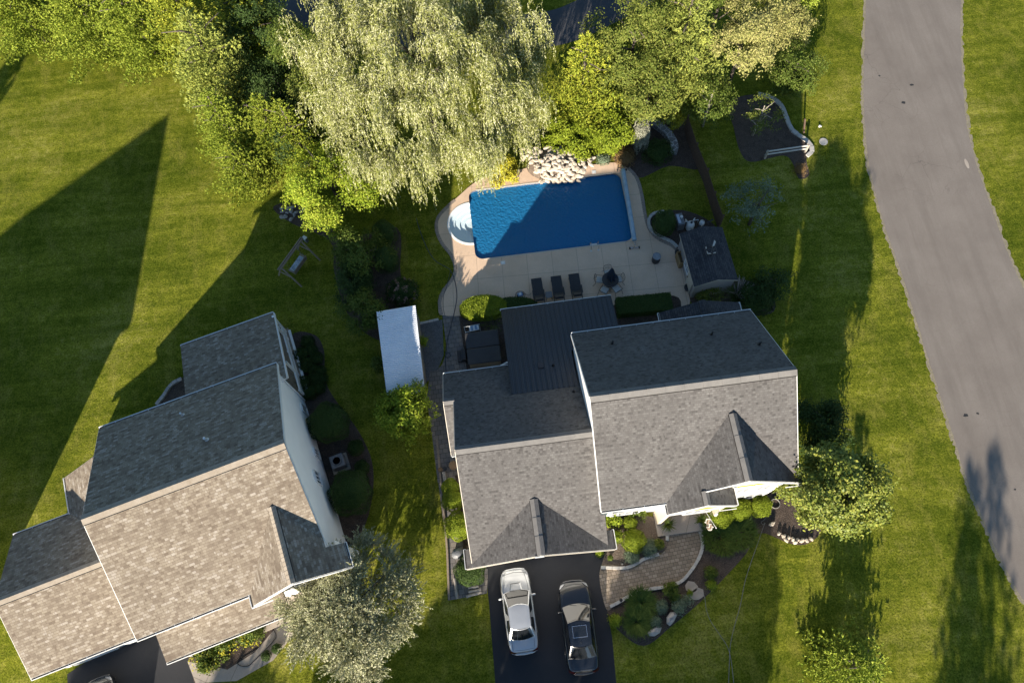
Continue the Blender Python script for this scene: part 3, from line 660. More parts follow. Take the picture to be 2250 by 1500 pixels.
edging('stone_edging', 'pale stone block edging around the egg-shaped arborvitae bed', [(1459, 467), (1440, 470), (1427, 479), (1425, 497), (1435, 512), (1455, 524), (1475, 533), (1490, 548)], 0.2, 0.16, 0.05, 'stone', 0.30, 12, seed=3)
edging('stone_edging', 'pale stone edging between the paver walk and the garden bed by the garage', [(1320, 1246), (1345, 1247), (1375, 1247), (1395, 1240), (1415, 1227), (1450, 1216)], 0.18, 0.12, 0.02, 'stone', 0.32, 10, seed=4)
edging('stone_edging', 'curved pale stone edging along the outer side of the paver walk below the flag', [(1538, 1167), (1543, 1190), (1541, 1210), (1530, 1235), (1514, 1258), (1496, 1277), (1465, 1288), (1420, 1295), (1385, 1307), (1360, 1322), (1334, 1335)], 0.18, 0.12, 0.02, 'stone', 0.32, 10, seed=5)
edging('stone_edging', 'short pale stone edging on the left of the porch step', [(1465, 1176), (1466, 1186), (1464, 1198)], 0.18, 0.12, 0.02, 'stone', 0.3, 10, seed=6)
edging('stone_edging', 'curved flat stone border round the mulch bed near the split-rail fence', [(1665, 208), (1690, 214), (1715, 232), (1728, 262), (1740, 288), (1760, 302), (1780, 318), (1783, 336), (1770, 346)], 0.30, 0.14, 0.0, 'stone', 0.45, 12, seed=7)
edging('stone_edging', 'dark rock edging curving around the left house back bed', [(345, 890), (362, 868), (378, 845), (402, 832)], 0.22, 0.16, 0.0, 'boulder', 0.3, 10, seed=9)
edging('stone_edging', 'pale brick border at the top of the gravel strip beside the tin-roofed shed', [(918, 712), (945, 706), (972, 700)], 0.16, 0.08, 0.0, 'stone', 0.3, 8, seed=10)
# beds, paths, drives
def bed(name, pts, z, material, smooth=True, n=5): return sheet(name, px(pts, 0, True, n, smooth), z, M[material])
bed('mulch_bed', [(1600, 225), (1665, 208), (1715, 232), (1730, 264), (1760, 300), (1785, 325), (1772, 350), (1778, 385), (1755, 392), (1742, 360), (1720, 342), (1650, 356), (1625, 330), (1612, 280)], 0.006, 'mulch')
bed('mulch_bed', [(1395, 260), (1505, 262), (1530, 330), (1535, 372), (1470, 365), (1400, 392), (1352, 360), (1360, 300)], 0.006, 'mulch')
bed('mulch_bed', [(1425, 475), (1500, 462), (1570, 495), (1560, 540), (1500, 560), (1455, 525), (1430, 510)], 0.006, 'mulch')
bed('mulch_bed', [(1320, 1140), (1470, 1140), (1468, 1200), (1430, 1225), (1392, 1242), (1330, 1245), (1312, 1210)], 0.006, 'dirt')
bed('mulch_bed', [(1540, 1160), (1560, 1130), (1700, 1080), (1800, 1150), (1782, 1190), (1740, 1195), (1670, 1170), (1640, 1215), (1590, 1270), (1535, 1325), (1475, 1375), (1415, 1418), (1360, 1385), (1340, 1355), (1335, 1330), (1400, 1300), (1480, 1288), (1530, 1240), (1545, 1200)], 0.006, 'mulch')
bed('mulch_bed', [(640, 740), (690, 735), (712, 770), (720, 850), (790, 950), (820, 1030), (810, 1130), (770, 1200), (720, 1150), (640, 860)], 0.006, 'mulch')
bed('mulch_bed', [(600, 455), (660, 450), (760, 520), (872, 500), (880, 600), (900, 680), (850, 750), (770, 700), (735, 600), (725, 530), (640, 490)], 0.006, 'mulch')
bed('mulch_bed', [(1005, 694), (1110, 690), (1110, 820), (1010, 820), (1000, 745)], 0.006, 'mulch')
bed('mulch_bed', [(340, 895), (360, 865), (385, 838), (420, 826), (430, 870), (360, 905)], 0.006, 'mulch')
bed('mulch_bed', [(1345, 672), (1480, 650), (1490, 690), (1440, 705), (1350, 712)], 0.05, 'mulch')
bed('mulch_bed', [(968, 1040), (1015, 1035), (1070, 1240), (1060, 1290), (1000, 1270), (985, 1180)], 0.007, 'mulch')
bed('mulch_bed', [(1515, 600), (1535, 680), (1690, 690), (1690, 640), (1620, 610)], 0.006, 'mulch')
bed('mulch_bed', [(405, 1395), (590, 1365), (610, 1400), (500, 1475), (420, 1500)], 0.006, 'mulch')
bed('gravel_strip', [(918, 712), (972, 702), (975, 780), (958, 822), (925, 850), (905, 830)], 0.010, 'gravel', False)
bed('garden_path', [(972, 693), (1008, 693), (1018, 760), (1028, 830), (975, 850), (945, 830), (972, 800), (982, 770)], 0.016, 'grey_paver', False)
bed('side_path', [(945, 815), (1030, 815), (1030, 900), (1010, 1040), (962, 1060), (950, 960), (938, 880)], 0.012, 'grey_paver', False)
bed('side_path', [(962, 1050), (1000, 1045), (1012, 1150), (1020, 1225), (1072, 1250), (1070, 1303), (988, 1318), (978, 1180)], 0.014, 'grey_paver', False)
raised('garden_walk', px([(1320, 1245), (1390, 1246), (1415, 1230), (1452, 1216), (1467, 1198), (1466, 1170), (1536, 1166), (1543, 1192), (1538, 1222), (1514, 1257), (1480, 1282), (1420, 1294), (1360, 1320), (1332, 1337)], 0, True, 5, True), 0.0, 0.030, M['paver'])
bed('back_patio', [(1345, 700), (1460, 690), (1465, 730), (1350, 735)], 0.012, 'grey_paver', False)
bed('driveway', [(1065, 1235), (1335, 1195), (1322, 1240), (1333, 1335), (1345, 1400), (1356, 1520), (1380, 1800), (1150, 1900), (1090, 1520), (1075, 1330)], 0.010, 'driveway', False)
bed('driveway', [(148, 1480), (300, 1380), (430, 1350), (412, 1440), (432, 1520), (470, 1900), (260, 2000), (150, 1560)], 0.010, 'driveway', False)
bed('front_walk', [(412, 1452), (500, 1470), (560, 1432), (600, 1385), (640, 1330), (700, 1320), (690, 1350), (640, 1400), (600, 1450), (520, 1495), (430, 1500)], 0.014, 'walk', False)
road_l = [(1925, -400), (1910, -120), (1903, 0), (1898, 160), (1899, 260), (1911, 370), (1942, 490), (1987, 620), (2040, 790), (2086, 930), (2120, 1040), (2152, 1120), (2200, 1230), (2262, 1340), (2360, 1480), (2500, 1640)]
road_r = [(2135, -400), (2117, -120), (2112, 0), (2111, 90), (2121, 250), (2142, 350), (2176, 450), (2216, 560), (2256, 650), (2330, 800), (2430, 980), (2560, 1180), (2700, 1340), (2860, 1500)]
def jag(pts, s, seed, n=10):
    rd = random.Random(seed); q = smooth_curve([(*P2(u, v), 0) for u, v in pts], False, n); return [(p[0]+rd.uniform(-s, s), p[1]+rd.uniform(-s, s)) for p in q]
sheet('road', jag(road_l, 0.035, 1, 40)+jag(road_r, 0.035, 2, 40)[::-1], 0.012, M['road'])
verge = noisy('verge_gravel', (0.20, 0.17, 0.12), (0.30, 0.25, 0.18), 3, 0.95, 0.8, 0.03, c3=(0.1, 0.11, 0.03), fine=22)
for i, r_ in enumerate((road_l, road_r)):
    sheet('road_verge', ribbon(jag(r_, 0.10, 5+i, 22), 0.34), 0.006, verge)
sheet('back_lane', ribbon([p[:2] for p in smooth_curve([(*P2(u, v), 0) for u, v in [(380, -420), (560, -80), (680, 20), (900, 70), (1180, 68), (1320, 20), (1450, -60), (1560, -200)]], False, 8)], 3.6), 0.010, M['old_asphalt'])

for i, (u, v, r) in enumerate(((2003, 187, 0.16), (1985, 226, 0.2), (1932, 167, 0.09), (2122, 912, 0.18), (2148, 908, 0.1), (2230, 1075, 0.08))):
    q = P(u, v); rs_ = random.Random(i); sheet('road_stain', [(q.x+r*rs_.uniform(0.6, 1.1)*math.cos(k*0.7), q.y+0.7*r*rs_.uniform(0.6, 1.1)*math.sin(k*0.7)) for k in range(9)], 0.016, M['driveway'])
q = P(2124, 360); sheet('road_patch', [(q.x+0.12*math.cos(k*0.6), q.y+0.42*math.sin(k*0.6)) for k in range(10)], 0.016, M['walk'])
# ------------------------------------------------------------------ houses
def gutter(mb, a, b, w=0.10, h=0.10, side=1):
    """open gutter: white outer lip and back, dark trough"""
    mb.cut()
    a = Vector(a); b = Vector(b); d = (b-a).normalized(); n = Vector((d.y, -d.x, 0))*side
    mb.bar(a+n*w, b+n*w, 0.028, h, 0); mb.bar(a+n*w*0.5-Vector((0, 0, h*0.40)), b+n*w*0.5-Vector((0, 0, h*0.40)), w, 0.02, 1)
    L_ = (b-a).length; k = int(L_/0.9)
    for i in range(k+1):
        p = a+d*(L_*i/max(1, k)); mb.bar(p, p+n*w, 0.03, 0.012, 0)
def caps(mb, a, b, m1, m2, nrm, w=0.16, lift=0.045, tile=0.3):
    """ridge cap pieces; m1, m2 are the slopes on both sides, nrm the horizontal direction of side 1"""
    mb.cut()
    a = Vector(a); b = Vector(b); L_ = (b-a).length; d = (b-a)/L_; k = max(1, int(L_/tile)); nrm = Vector(nrm)
    for i in range(k):
        p = a+d*(L_*i/k); q = a+d*(L_*(i+1)/k+0.02); l0, l1 = lift+0.02, lift
        for s, mm in ((1, m1), (-1, m2)):
            e = nrm*s*w-Vector((0, 0, mm*w*0.82))
            v = [p+Vector((0, 0, l0)), q+Vector((0, 0, l1)), q+e+Vector((0, 0, l1)), p+e+Vector((0, 0, l0))]
            lo = [x-Vector((0, 0, 0.05)) for x in v]
            f = [(0, 1, 2, 3), (4, 5, 1, 0), (5, 6, 2, 1), (6, 7, 3, 2), (7, 4, 0, 3)]
            if (v[1]-v[0]).cross(v[2]-v[0]).z < 0: f = [tuple(reversed(x)) for x in f]
            mb.add(v+lo, f[:1], 0); mb.add(v+lo, f[1:], 1)
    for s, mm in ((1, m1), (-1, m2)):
        e = nrm*s*(w+0.012)-Vector((0, 0, mm*(w+0.012)-0.02)); mb.bar(a+e, b+e, 0.03, 0.02, 1)  # dark strip: sealant line, with the shadow gap put into its colour
M['grey_cap'] = noisy('grey_cap', (0.135, 0.128, 0.122), (0.18, 0.17, 0.16), 2.5, 0.95, 0.4)
M['tan_cap'] = noisy('tan_cap', (0.27, 0.22, 0.165), (0.36, 0.31, 0.25), 2.5, 0.95, 0.4)
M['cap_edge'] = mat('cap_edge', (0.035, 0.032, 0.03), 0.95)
def window_unit(parent, face, a, b, z0, z1, c, out, bars=(1, 1), arch=False, mats=('trim', 'glass')):
    """face 'x': plane x=c, spans y a..b; face 'y': plane y=c, spans x a..b; out is the outward sign"""
    fm = MB(); g = MB(); e = 0.035*out
    def pt(s, z, d): return (c+d, s, z) if face == 'x' else (s, c+d, z)
    w = 0.09
    def rail(s0, zz0, s1, zz1, t): fm.bar(pt(s0, zz0, e), pt(s1, zz1, e), t, 0.05)
    rail(a, z0, b, z0, w*1.3); rail(a, z1, b, z1, w); rail(a, z0, a, z1, w); rail(b, z0, b, z1, w)
    for k in range(1, bars[0]+1): s = a+(b-a)*k/(bars[0]+1); rail(s, z0, s, z1, 0.035)
    for k in range(1, bars[1]+1): z = z0+(z1-z0)*k/(bars[1]+1); rail(a, z, b, z, 0.035)
    if arch:
        pr = None
        for k in range(9):
            an = PI*k/8; s = (a+b)/2-(b-a)/2*math.cos(an); z = z1+(b-a)/2*0.75*math.sin(an)
            if pr: rail(pr[0], pr[1], s, z, w)
            pr = (s, z)
        g.add([pt((a+b)/2-(b-a)/2*math.cos(PI*k/8), z1+(b-a)/2*0.75*math.sin(PI*k/8), 0.012*out) for k in range(9)], [tuple(range(9))])
        rail((a+b)/2, z1, (a+b)/2, z1+(b-a)*0.37, 0.035)
    g.add([pt(a, z0, 0.012*out), pt(b, z0, 0.012*out), pt(b, z1, 0.012*out), pt(a, z1, 0.012*out)], [(0, 1, 2, 3)])
    f = fm.build('window', M[mats[0]], parent); g.build('pane', M[mats[1]], f); return f
def vent(parent, x, y, z, h, material, lean=0.0, r=0.05, name='vent_pipe'):
    b = MB(); b.tube([(x, y, z-0.1), (x, y, z+h)], r, 10); b.tube([(x, y, z-0.02), (x, y, z+0.07)], r*1.9, 10, r2=r*1.1); return b.build(name, M[material], parent)

# ---- grey-roofed house in the middle
h2 = thing('house', 'white house with grey shingle roof and black metal back roof beside the pool', 'house', (3.728, 5.554, 0), 0.028)
W2, D2, ZE, mS = 10.43, 10.08, 5.6, 0.78; YR = D2/2; ZR = ZE+mS*YR
GX0, GX1, GYF, GYB, GZ, gS = -7.2, 0.0, -1.7, 9.6, 3.0, 0.664; GYR = (GYF+GYB)/2; GZR = GZ+gS*(GYB-GYR)
T = 0.17
b = MB()     # storeyed block walls
xi0, xi1, yi0, yi1 = 0.12, W2-0.25, 0.35, D2-0.35
def gable_x(b, x, y0, y1, z0, zf, yr, flip, mi=0):
    pts = [(x, y0, z0), (x, y1, z0), (x, y1, zf(y1)), (x, yr, zf(yr)), (x, y0, zf(y0))]
    b.add(pts if not flip else pts[::-1], [tuple(range(5))], mi)
zf = lambda y: ZE+mS*(YR-abs(y-YR))-T+0.02
gable_x(b, xi0, yi0, yi1, 0, zf, YR, True); gable_x(b, xi1, yi0, yi1, 0, zf, YR, False)
b.add([(xi0, yi1, 0), (xi1, yi1, 0), (xi1, yi1, zf(yi1)), (xi0, yi1, zf(yi1))], [(3, 2, 1, 0)])
b.add([(xi0, yi0, 0), (3.6, yi0, 0), (3.6, yi0, zf(yi0)), (xi0, yi0, zf(yi0))], [(0, 1, 2, 3)])
# the big front gable wall (x 7..10.2) and the recessed entry
CGX, CGZ, cS = 7.1, 8.5, 0.8
cz = lambda x: CGZ-cS*abs(x-CGX)
fy = 0.35
b.add([(6.85, fy, 0), (xi1, fy, 0), (xi1, fy, cz(xi1)-T), (CGX, fy, cz(CGX)-T), (6.85, fy, cz(6.85)-T)], [(0, 1, 2, 3, 4)])
b.add([(3.6, fy, 2.9), (6.85, fy, 2.9), (6.85, fy, cz(6.85)-T), (3.6, fy, cz(3.6)-T)], [(0, 1, 2, 3)])
b.add([(3.6, 1.6, 0), (6.85, 1.6, 0), (6.85, 1.6, 2.9), (3.6, 1.6, 2.9)], [(0, 1, 2, 3)])
b.build('wall', M['siding'], h2)
# two-storey porch front carried on posts, cream return wall
pb = MB(); y0p, y1p = -0.45, 0.35
SZ, SX = 7.0, 5.22
sz = lambda x: SZ-cS*abs(x-SX)
pb.add([(3.62, y0p, 0), (3.62, y1p, 0), (3.62, y1p, sz(3.62)-T), (3.62, y0p, sz(3.62)-T)], [(3, 2, 1, 0)])
pb.add([(3.62, y0p, 0), (3.85, y0p, 0), (3.85, y0p, sz(3.85)-T), (3.62, y0p, sz(3.62)-T)], [(0, 1, 2, 3)])
pb.add([(3.85, y0p, 3.6), (6.82, y0p, 3.6), (6.82, y0p, sz(6.82)-T), (SX, y0p, sz(SX)-T), (3.85, y0p, sz(3.85)-T)], [(0, 1, 2, 3, 4)])
pb.add([(6.82, y0p, 0), (6.82, y1p, 0), (6.82, y1p, sz(6.82)-T), (6.82, y0p, sz(6.82)-T)], [(0, 1, 2, 3)])
pb.build('entry_wall', M['cream_siding'], h2)
yb = MB(); yb.bar((4.3, y0p-0.06, 5.3), (6.1, y0p-0.06, 5.3), 0.10, 0.22); yb.build('yellow_board', M['yellow'], h2)
yb = MB(); yb.bar((7.2, fy-0.10, 5.9), (8.7, fy-0.10, 5.9), 0.06, 0.16); yb.build('yellow_board', M['yellow'], h2)
# main roof
rf = MB()
rf.slab([(0, YR, ZR), (W2, YR, ZR), (W2, D2, ZE), (0, D2, ZE)], T)
yv = lambda x: max(0.0, (cz(x)-ZE)/mS)      # valley
rf.slab([(0, 0, ZE), (CGX-(CGZ-ZE)/cS, 0, ZE), (CGX, yv(CGX), CGZ), (W2, yv(W2), ZE+mS*yv(W2)), (W2, YR, ZR), (0, YR, ZR)], T)
# cross gable with entry gable in one plane on its left
xr_ = 10.68
rf.slab([(CGX, 0.08, CGZ), (xr_, 0.08, cz(xr_)), (xr_, 0.75, cz(xr_)), (W2, 0.75, cz(W2)), (CGX, yv(CGX)+0.02, CGZ)], T)
xl = 3.42
rf.slab([(xl, -0.62, cz(xl)), (SX, -0.62, cz(SX)), (SX, 0.08, cz(SX)), (CGX, 0.08, CGZ), (CGX, yv(CGX)+0.02, CGZ), (xl, -0.0, cz(xl))], T)
rf.slab([(SX, -0.62, SZ), (7.02, -0.62, sz(7.02)), (7.02, 0.30, sz(7.02)), (SX, 0.30, SZ)], T)
roof2 = rf.build('roof', [M['grey_shingle'], M['trim']], h2)
cb = MB(); caps(cb, (0, YR, ZR), (W2, YR, ZR), mS, mS, (0, 1, 0), 0.26, tile=0.9)
caps(cb, (CGX, yv(CGX)-0.2, CGZ), (CGX, 0.10, CGZ), cS, cS, (1, 0, 0), 0.20, tile=0.9); caps(cb, (SX, 0.10, SZ), (SX, -0.60, SZ), cS, cS, (1, 0, 0), 0.18, tile=0.7)
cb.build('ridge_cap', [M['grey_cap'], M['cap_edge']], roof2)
gb = MB(); gutter(gb, (0, D2, ZE-0.05), (W2, D2, ZE-0.05), side=-1); gutter(gb, (0, 0, ZE-0.05), (xl, 0, ZE-0.05), side=1)
gutter(gb, (xr_, 0.05, cz(xr_)-0.05), (xr_, 0.80, cz(xr_)-0.05), side=1); gutter(gb, (xl, 0.0, cz(xl)-0.05), (xl, -0.62, cz(xl)-0.05), side=1)
gutter(gb, (7.02, -0.62, sz(7.02)-0.05), (7.02, 0.30, sz(7.02)-0.05), side=1)
gb.cut(); gb.bar((xl-0.05, -0.66, cz(xl)-0.12), (SX-0.9, -0.66, cz(xl)-0.12), 0.05, 0.08, 0)
gb.cut(); gb.box((6.55, -0.78, sz(7.02)-0.1), (0.9, 0.03, 0.05)); gb.cut(); gb.bar((6.12, -0.66, sz(7.02)-0.1), (6.12, -0.78, sz(7.02)-0.1), 0.03, 0.05, 0); gb.cut(); gb.box((10.2, -0.06, cz(xr_)-0.05), (0.9, 0.03, 0.06))
gb.build('gutter', [M['trim'], M['gutter_in']], h2)
for (x, y, z) in ((2.04, 8.8, 6.6), (7.48, 8.48, 6.85), (9.54, 7.19, 7.85)): vent(h2, x, y, z, 0.38, 'rubber')
# fascias of the gables
fb = MB()
def rake(mb, a, b, t=0.03, h=0.16): mb.cut(); mb.bar(Vector(a)-Vector((0, 0, 0.05)), Vector(b)-Vector((0, 0, 0.05)), t, h)
for x in (-0.03, W2+0.03):
    for y_ in (0, D2): rake(fb, (x, y_, ZE-0.10), (x, YR, ZR-0.10))
rake(fb, (CGX, 0.05, CGZ-0.1), (xr_, 0.05, cz(xr_)-0.1)); rake(fb, (xl, -0.65, cz(xl)-0.1), (SX, -0.65, SZ-0.1)); rake(fb, (SX, -0.65, SZ-0.1), (7.02, -0.65, sz(7.02)-0.1))
rake(fb, (SX+0.02, 0.05, SZ+0.02), (CGX, 0.05, CGZ-0.1))
fb.build('rake_board', M['trim'], h2)
# front windows
for a, c_ in ((7.55, 8.35), (8.7, 9.5)): window_unit(h2, 'y', a, c_, 3.55, 4.95, fy-0.01, -1, (1, 1))
window_unit(h2, 'y', 7.7, 9.9, 0.8, 2.3, fy-0.01, -1, (3, 1)); window_unit(h2, 'y', 0.9, 2.6, 3.5, 4.8, yi0-0.01, -1, (3, 1)); window_unit(h2, 'y', 0.9, 2.6, 0.9, 2.3, yi0-0.01, -1, (3, 1))
window_unit(h2, 'y', 4.5, 6.0, 3.8, 4.9, y0p-0.02, -1, (2, 0))
window_unit(h2, 'y', 1.0, 2.4, 3.4, 4.6, yi1+0.01, 1, (1, 1)); window_unit(h2, 'y', 5.0, 6.4, 3.6, 4.8, yi1+0.01, 1, (1, 1)); window_unit(h2, 'x', 2.6, 3.6, 3.5, 4.8, xi1+0.01, 1); window_unit(h2, 'x', 6.5, 7.5, 3.5, 4.8, xi1+0.01, 1)
dr = MB(); dr.box((5.2, 1.55, 1.1), (1.0, 0.08, 2.2)); door = dr.build('door', M['box_wood'], h2); dk = MB(); dk.lathe((0, 0, 0), [(0.001, 0), (0.04, 0.02), (0.001, 0.06)], 8); MB().box((5.6, 1.47, 1.0), (0.04, 0.08, 0.14)).build('handle', M['steel'], door)
# porch slab
sb = MB(); sb.box((5.17, 0.22, 0.07), (3.2, 2.7, 0.20)); sb.build('porch_slab', M['walk'], h2, bevel=0.01); lt = MB(); lt.tube([(6.55, -0.62, 2.6), (6.55, -0.62, 2.9)], 0.09, 10); lt.tube([(6.75, -0.45, 2.9), (6.55, -0.62, 2.95)], 0.02, 6); lt.build('porch_lamp', M['white_plastic'], h2)
# garage wing
wb = MB(); gx0 = GX0+0.3
gz = lambda y: GZ+gS*((GYB-GYF)/2-abs(y-GYR))-T+0.02
gable_x(wb, gx0, GYF+0.35, GYB-0.35, 0, gz, GYR, True)
gable_x(wb, 0.05, GYF+0.35, yi0+0.3, 0, gz, 0.2, False)
KX, KZ, kS = -3.42, 4.98, 0.5
kz = lambda x: KZ-kS*abs(x-KX)
fyg = GYF+0.42
def front_open(b, y, x0, x1, doors, zfun, zd=2.3, dy=0.0):
    xs = [x0]+[e for d in doors for e in d]+[x1]
    for k in range(0, len(xs), 2): b.add([(xs[k], y, 0), (xs[k+1], y, 0), (xs[k+1], y, zd), (xs[k], y, zd)], [(0, 1, 2, 3)])
    b.add([(x0, y, zd), (x1, y, zd), (x1, y, zfun(x1)), (KX, y, zfun(KX)), (x0, y, zfun(x0))], [(0, 1, 2, 3, 4)])
front_open(wb, fyg, gx0, 0.05, [(-6.4, -3.85), (-3.0, -0.45)], lambda x: kz(x)-T)
wb.add([(gx0, GYB-0.35, 0), (-0.05, GYB-0.35, 0), (-0.05, GYB-0.35, gz(GYB-0.35)), (gx0, GYB-0.35, gz(GYB-0.35))], [(3, 2, 1, 0)])
wb.build('garage_wall', M['siding'], h2)
for x in (-5.125, -1.725):
    gd = MB()
    for r in range(4):
        gd.box((x, fyg+0.12, 0.29+0.57*r), (2.5, 0.05, 0.54))
    d_ = gd.build('garage_door', M['trim'], h2); hb = MB(); hb.box((x, fyg+0.06, 0.8), (0.2, 0.05, 0.04)); hb.build('handle', M['rubber'], d_)
gr = MB(); gxr = 0.12
gr.slab([(GX0, GYR, GZR), (gxr-0.02, GYR, GZR), (gxr-0.02, GYB, GZ), (GX0, GYB, GZ)], T)
kv = lambda x: GYF+(kz(x)-GZ)/gS
gxe = 0.30
xv0, xv1 = KX-(KZ-GZ)/kS, KX+(KZ-GZ)/kS
gr.slab([(GX0, kv(GX0), kz(GX0)), (KX, kv(KX), KZ), (gxe, kv(gxe), kz(gxe)), (gxe, 0.0, GZ-gS*GYF), (gxr-0.02, 0.0, GZ-gS*GYF), (gxr-0.02, GYR, GZR), (GX0, GYR, GZR)], T)
kL, kR = -7.52, 0.66; kyf = GYF-0.05
gr.slab([(kL, kyf, kz(kL)), (KX, kyf, KZ), (KX, kv(KX)+0.02, KZ), (GX0, kv(GX0)+0.02, kz(GX0)), (GX0, -0.72, kz(GX0)), (kL, -0.72, kz(kL))], T)
gr.slab([(KX, kyf, KZ), (kR, kyf, kz(kR)), (kR, -0.72, kz(kR)), (gxe, -0.72, kz(gxe)), (gxe, kv(gxe)+0.02, kz(gxe)), (KX, kv(KX)+0.02, KZ)], T)
# little gable wing on the garage's left flank
wx0, wx1, wyr, wyf = -7.80, GX0+0.02, 7.42, 4.72
wz = GZ+gS*(GYB-wyr)
gr.slab([(wx0, wyr, wz), (wx1, wyr, wz), (wx1, GYB, GZ), (wx0, GYB, GZ)], T); wzf = wz-gS*(wyr-wyf)
gr.slab([(wx0, wyf, wzf), (wx1, wyf, wzf), (wx1, wyr, wz), (wx0, wyr, wz)], T)
groof = gr.build('garage_roof', [M['grey_shingle'], M['trim']], h2)
ww = MB(); ww.box(((wx0+wx1)/2+0.1, (wyf+GYB)/2, wzf/2-0.05), (wx1-wx0-0.2, GYB-wyf-0.6, wzf-0.15)); ww.build('bay_wall', M['siding'], h2)
cb = MB(); caps(cb, (GX0, GYR, GZR), (gxr-0.05, GYR, GZR), gS, gS, (0, 1, 0), 0.24, tile=0.9); caps(cb, (KX, kv(KX)-0.1, KZ), (KX, kyf+0.02, KZ), kS, kS, (1, 0, 0), 0.22, tile=0.9); caps(cb, (wx0, wyr, wz), (wx1, wyr, wz), gS, gS, (0, 1, 0), 0.2, tile=0.6)
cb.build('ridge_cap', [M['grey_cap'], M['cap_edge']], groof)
gb = MB(); gutter(gb, (wx0, GYB, GZ-0.05), (-3.83, GYB, GZ-0.05), side=-1); gutter(gb, (kL, -0.70, kz(kL)-0.05), (kL, kyf, kz(kL)-0.05), side=1)
gutter(gb, (kR, kyf, kz(kR)-0.05), (kR, -0.70, kz(kR)-0.05), side=1); gutter(gb, (wx0, wyf, wzf-0.05), (wx1, wyf, wzf-0.05), side=1)
gb.cut(); gb.bar((-4.3, GYB+0.12, GZ-0.1), (-3.85, GYB+0.35, GZ-0.25), 0.08, 0.08, 0); gb.cut(); gb.bar((-4.3, GYB+0.05, GZ-0.1), (-4.3, GYB+0.05, 0.1), 0.08, 0.08, 0)
gb.cut(); gb.box((KX-0.1, kyf-0.06, KZ-0.12), (0.5, 0.06, 0.08)); gb.build('gutter', [M['trim'], M['gutter_in']], h2)
fb = MB(); rake(fb, (kL, kyf-0.03, kz(kL)-0.1), (KX, kyf-0.03, KZ-0.1)); rake(fb, (KX, kyf-0.03, KZ-0.1), (kR, kyf-0.03, kz(kR)-0.1)); rake(fb, (GX0-0.03, GYR, GZR-0.1), (GX0-0.03, kv(GX0), kz(GX0)-0.1))
rake(fb, (GX0-0.03, GYR, GZR-0.1), (GX0-0.03, wyr, wz-0.1)); rake(fb, (wx0-0.03, wyr, wz-0.1), (wx0-0.03, GYB, GZ-0.1)); rake(fb, (wx0-0.03, wyr, wz-0.1), (wx0-0.03, wyf, wzf-0.1)); fb.build('rake_board', M['tan_trim'], h2)
vent(h2, -0.35, 6.9, 4.80, 0.30, 'rubber')
# black standing-seam roof over the back room
mz = lambda y: 2.8+0.285*(13.4-y)
mr = MB(); mr.slab([(-3.85, 7.30, mz(7.30)), (0.0, 7.30, mz(7.30)), (0.0, 13.4, 2.8), (-3.85, 13.4, 2.8)], 0.14, 0, 0); mr.slab([(0.0, D2-0.33, mz(D2-0.33)), (3.1, D2-0.33, mz(D2-0.33)), (3.1, 13.4, 2.8), (0.0, 13.4, 2.8)], 0.14, 0, 0)
mroof = mr.build('metal_roof', M['navy_metal'], h2)
sm = MB()
for k in range(24):
    x = -3.82+k*0.3; y0_ = 7.32 if x < -0.02 else D2-0.30
    sm.bar((x, y0_, mz(y0_)+0.03), (x, 13.38, mz(13.38)+0.03), 0.045, 0.07)
    if x+0.1 < 3.1:
        sm.bar((x+0.1, y0_, mz(y0_)+0.004), (x+0.1, 13.38, mz(13.38)+0.004), 0.03, 0.012); sm.bar((x+0.2, y0_, mz(y0_)+0.004), (x+0.2, 13.38, mz(13.38)+0.004), 0.03, 0.012)
sm.build('seam', M['black_metal'], mroof)
ms = MB(); ms.add([(-3.6, 13.1, 0), (2.85, 13.1, 0), (2.85, 13.1, 2.72), (-3.6, 13.1, 2.72)], [(3, 2, 1, 0)]); ms.add([(-3.6, 9.2, 0), (-3.6, 13.1, 0), (-3.6, 13.1, 2.72), (-3.6, 9.2, 3.8)], [(3, 2, 1, 0)]); ms.add([(2.85, 9.7, 0), (2.85, 13.1, 0), (2.85, 13.1, 2.72), (2.85, 9.7, 3.65)], [(0, 1, 2, 3)])
ms.build('back_room_wall', M['siding'], h2); gb = MB(); gutter(gb, (-3.88, 13.4, 2.74), (3.12, 13.4, 2.74), side=-1); gb.cut(); gb.bar((3.16, 12.4, 2.6), (3.16, 9.9, 2.6), 0.06, 0.06, 0); gb.build('gutter', [M['trim'], M['gutter_in']], h2)
vb = MB(); vb.box((-1.95, 8.97, mz(8.97)+0.07), (0.34, 0.34, 0.12)); vb.build('roof_vent', M['dark_plastic'], h2, bevel=0.01); vent(h2, -1.24, 8.86, mz(8.86), 0.30, 'rubber'); window_unit(h2, 'y', -2.8, -1.2, 0.9, 2.2, 13.11, 1, (1, 1)); window_unit(h2, 'y', 0.3, 1.9, 0.3, 2.2, 13.11, 1, (1, 0))
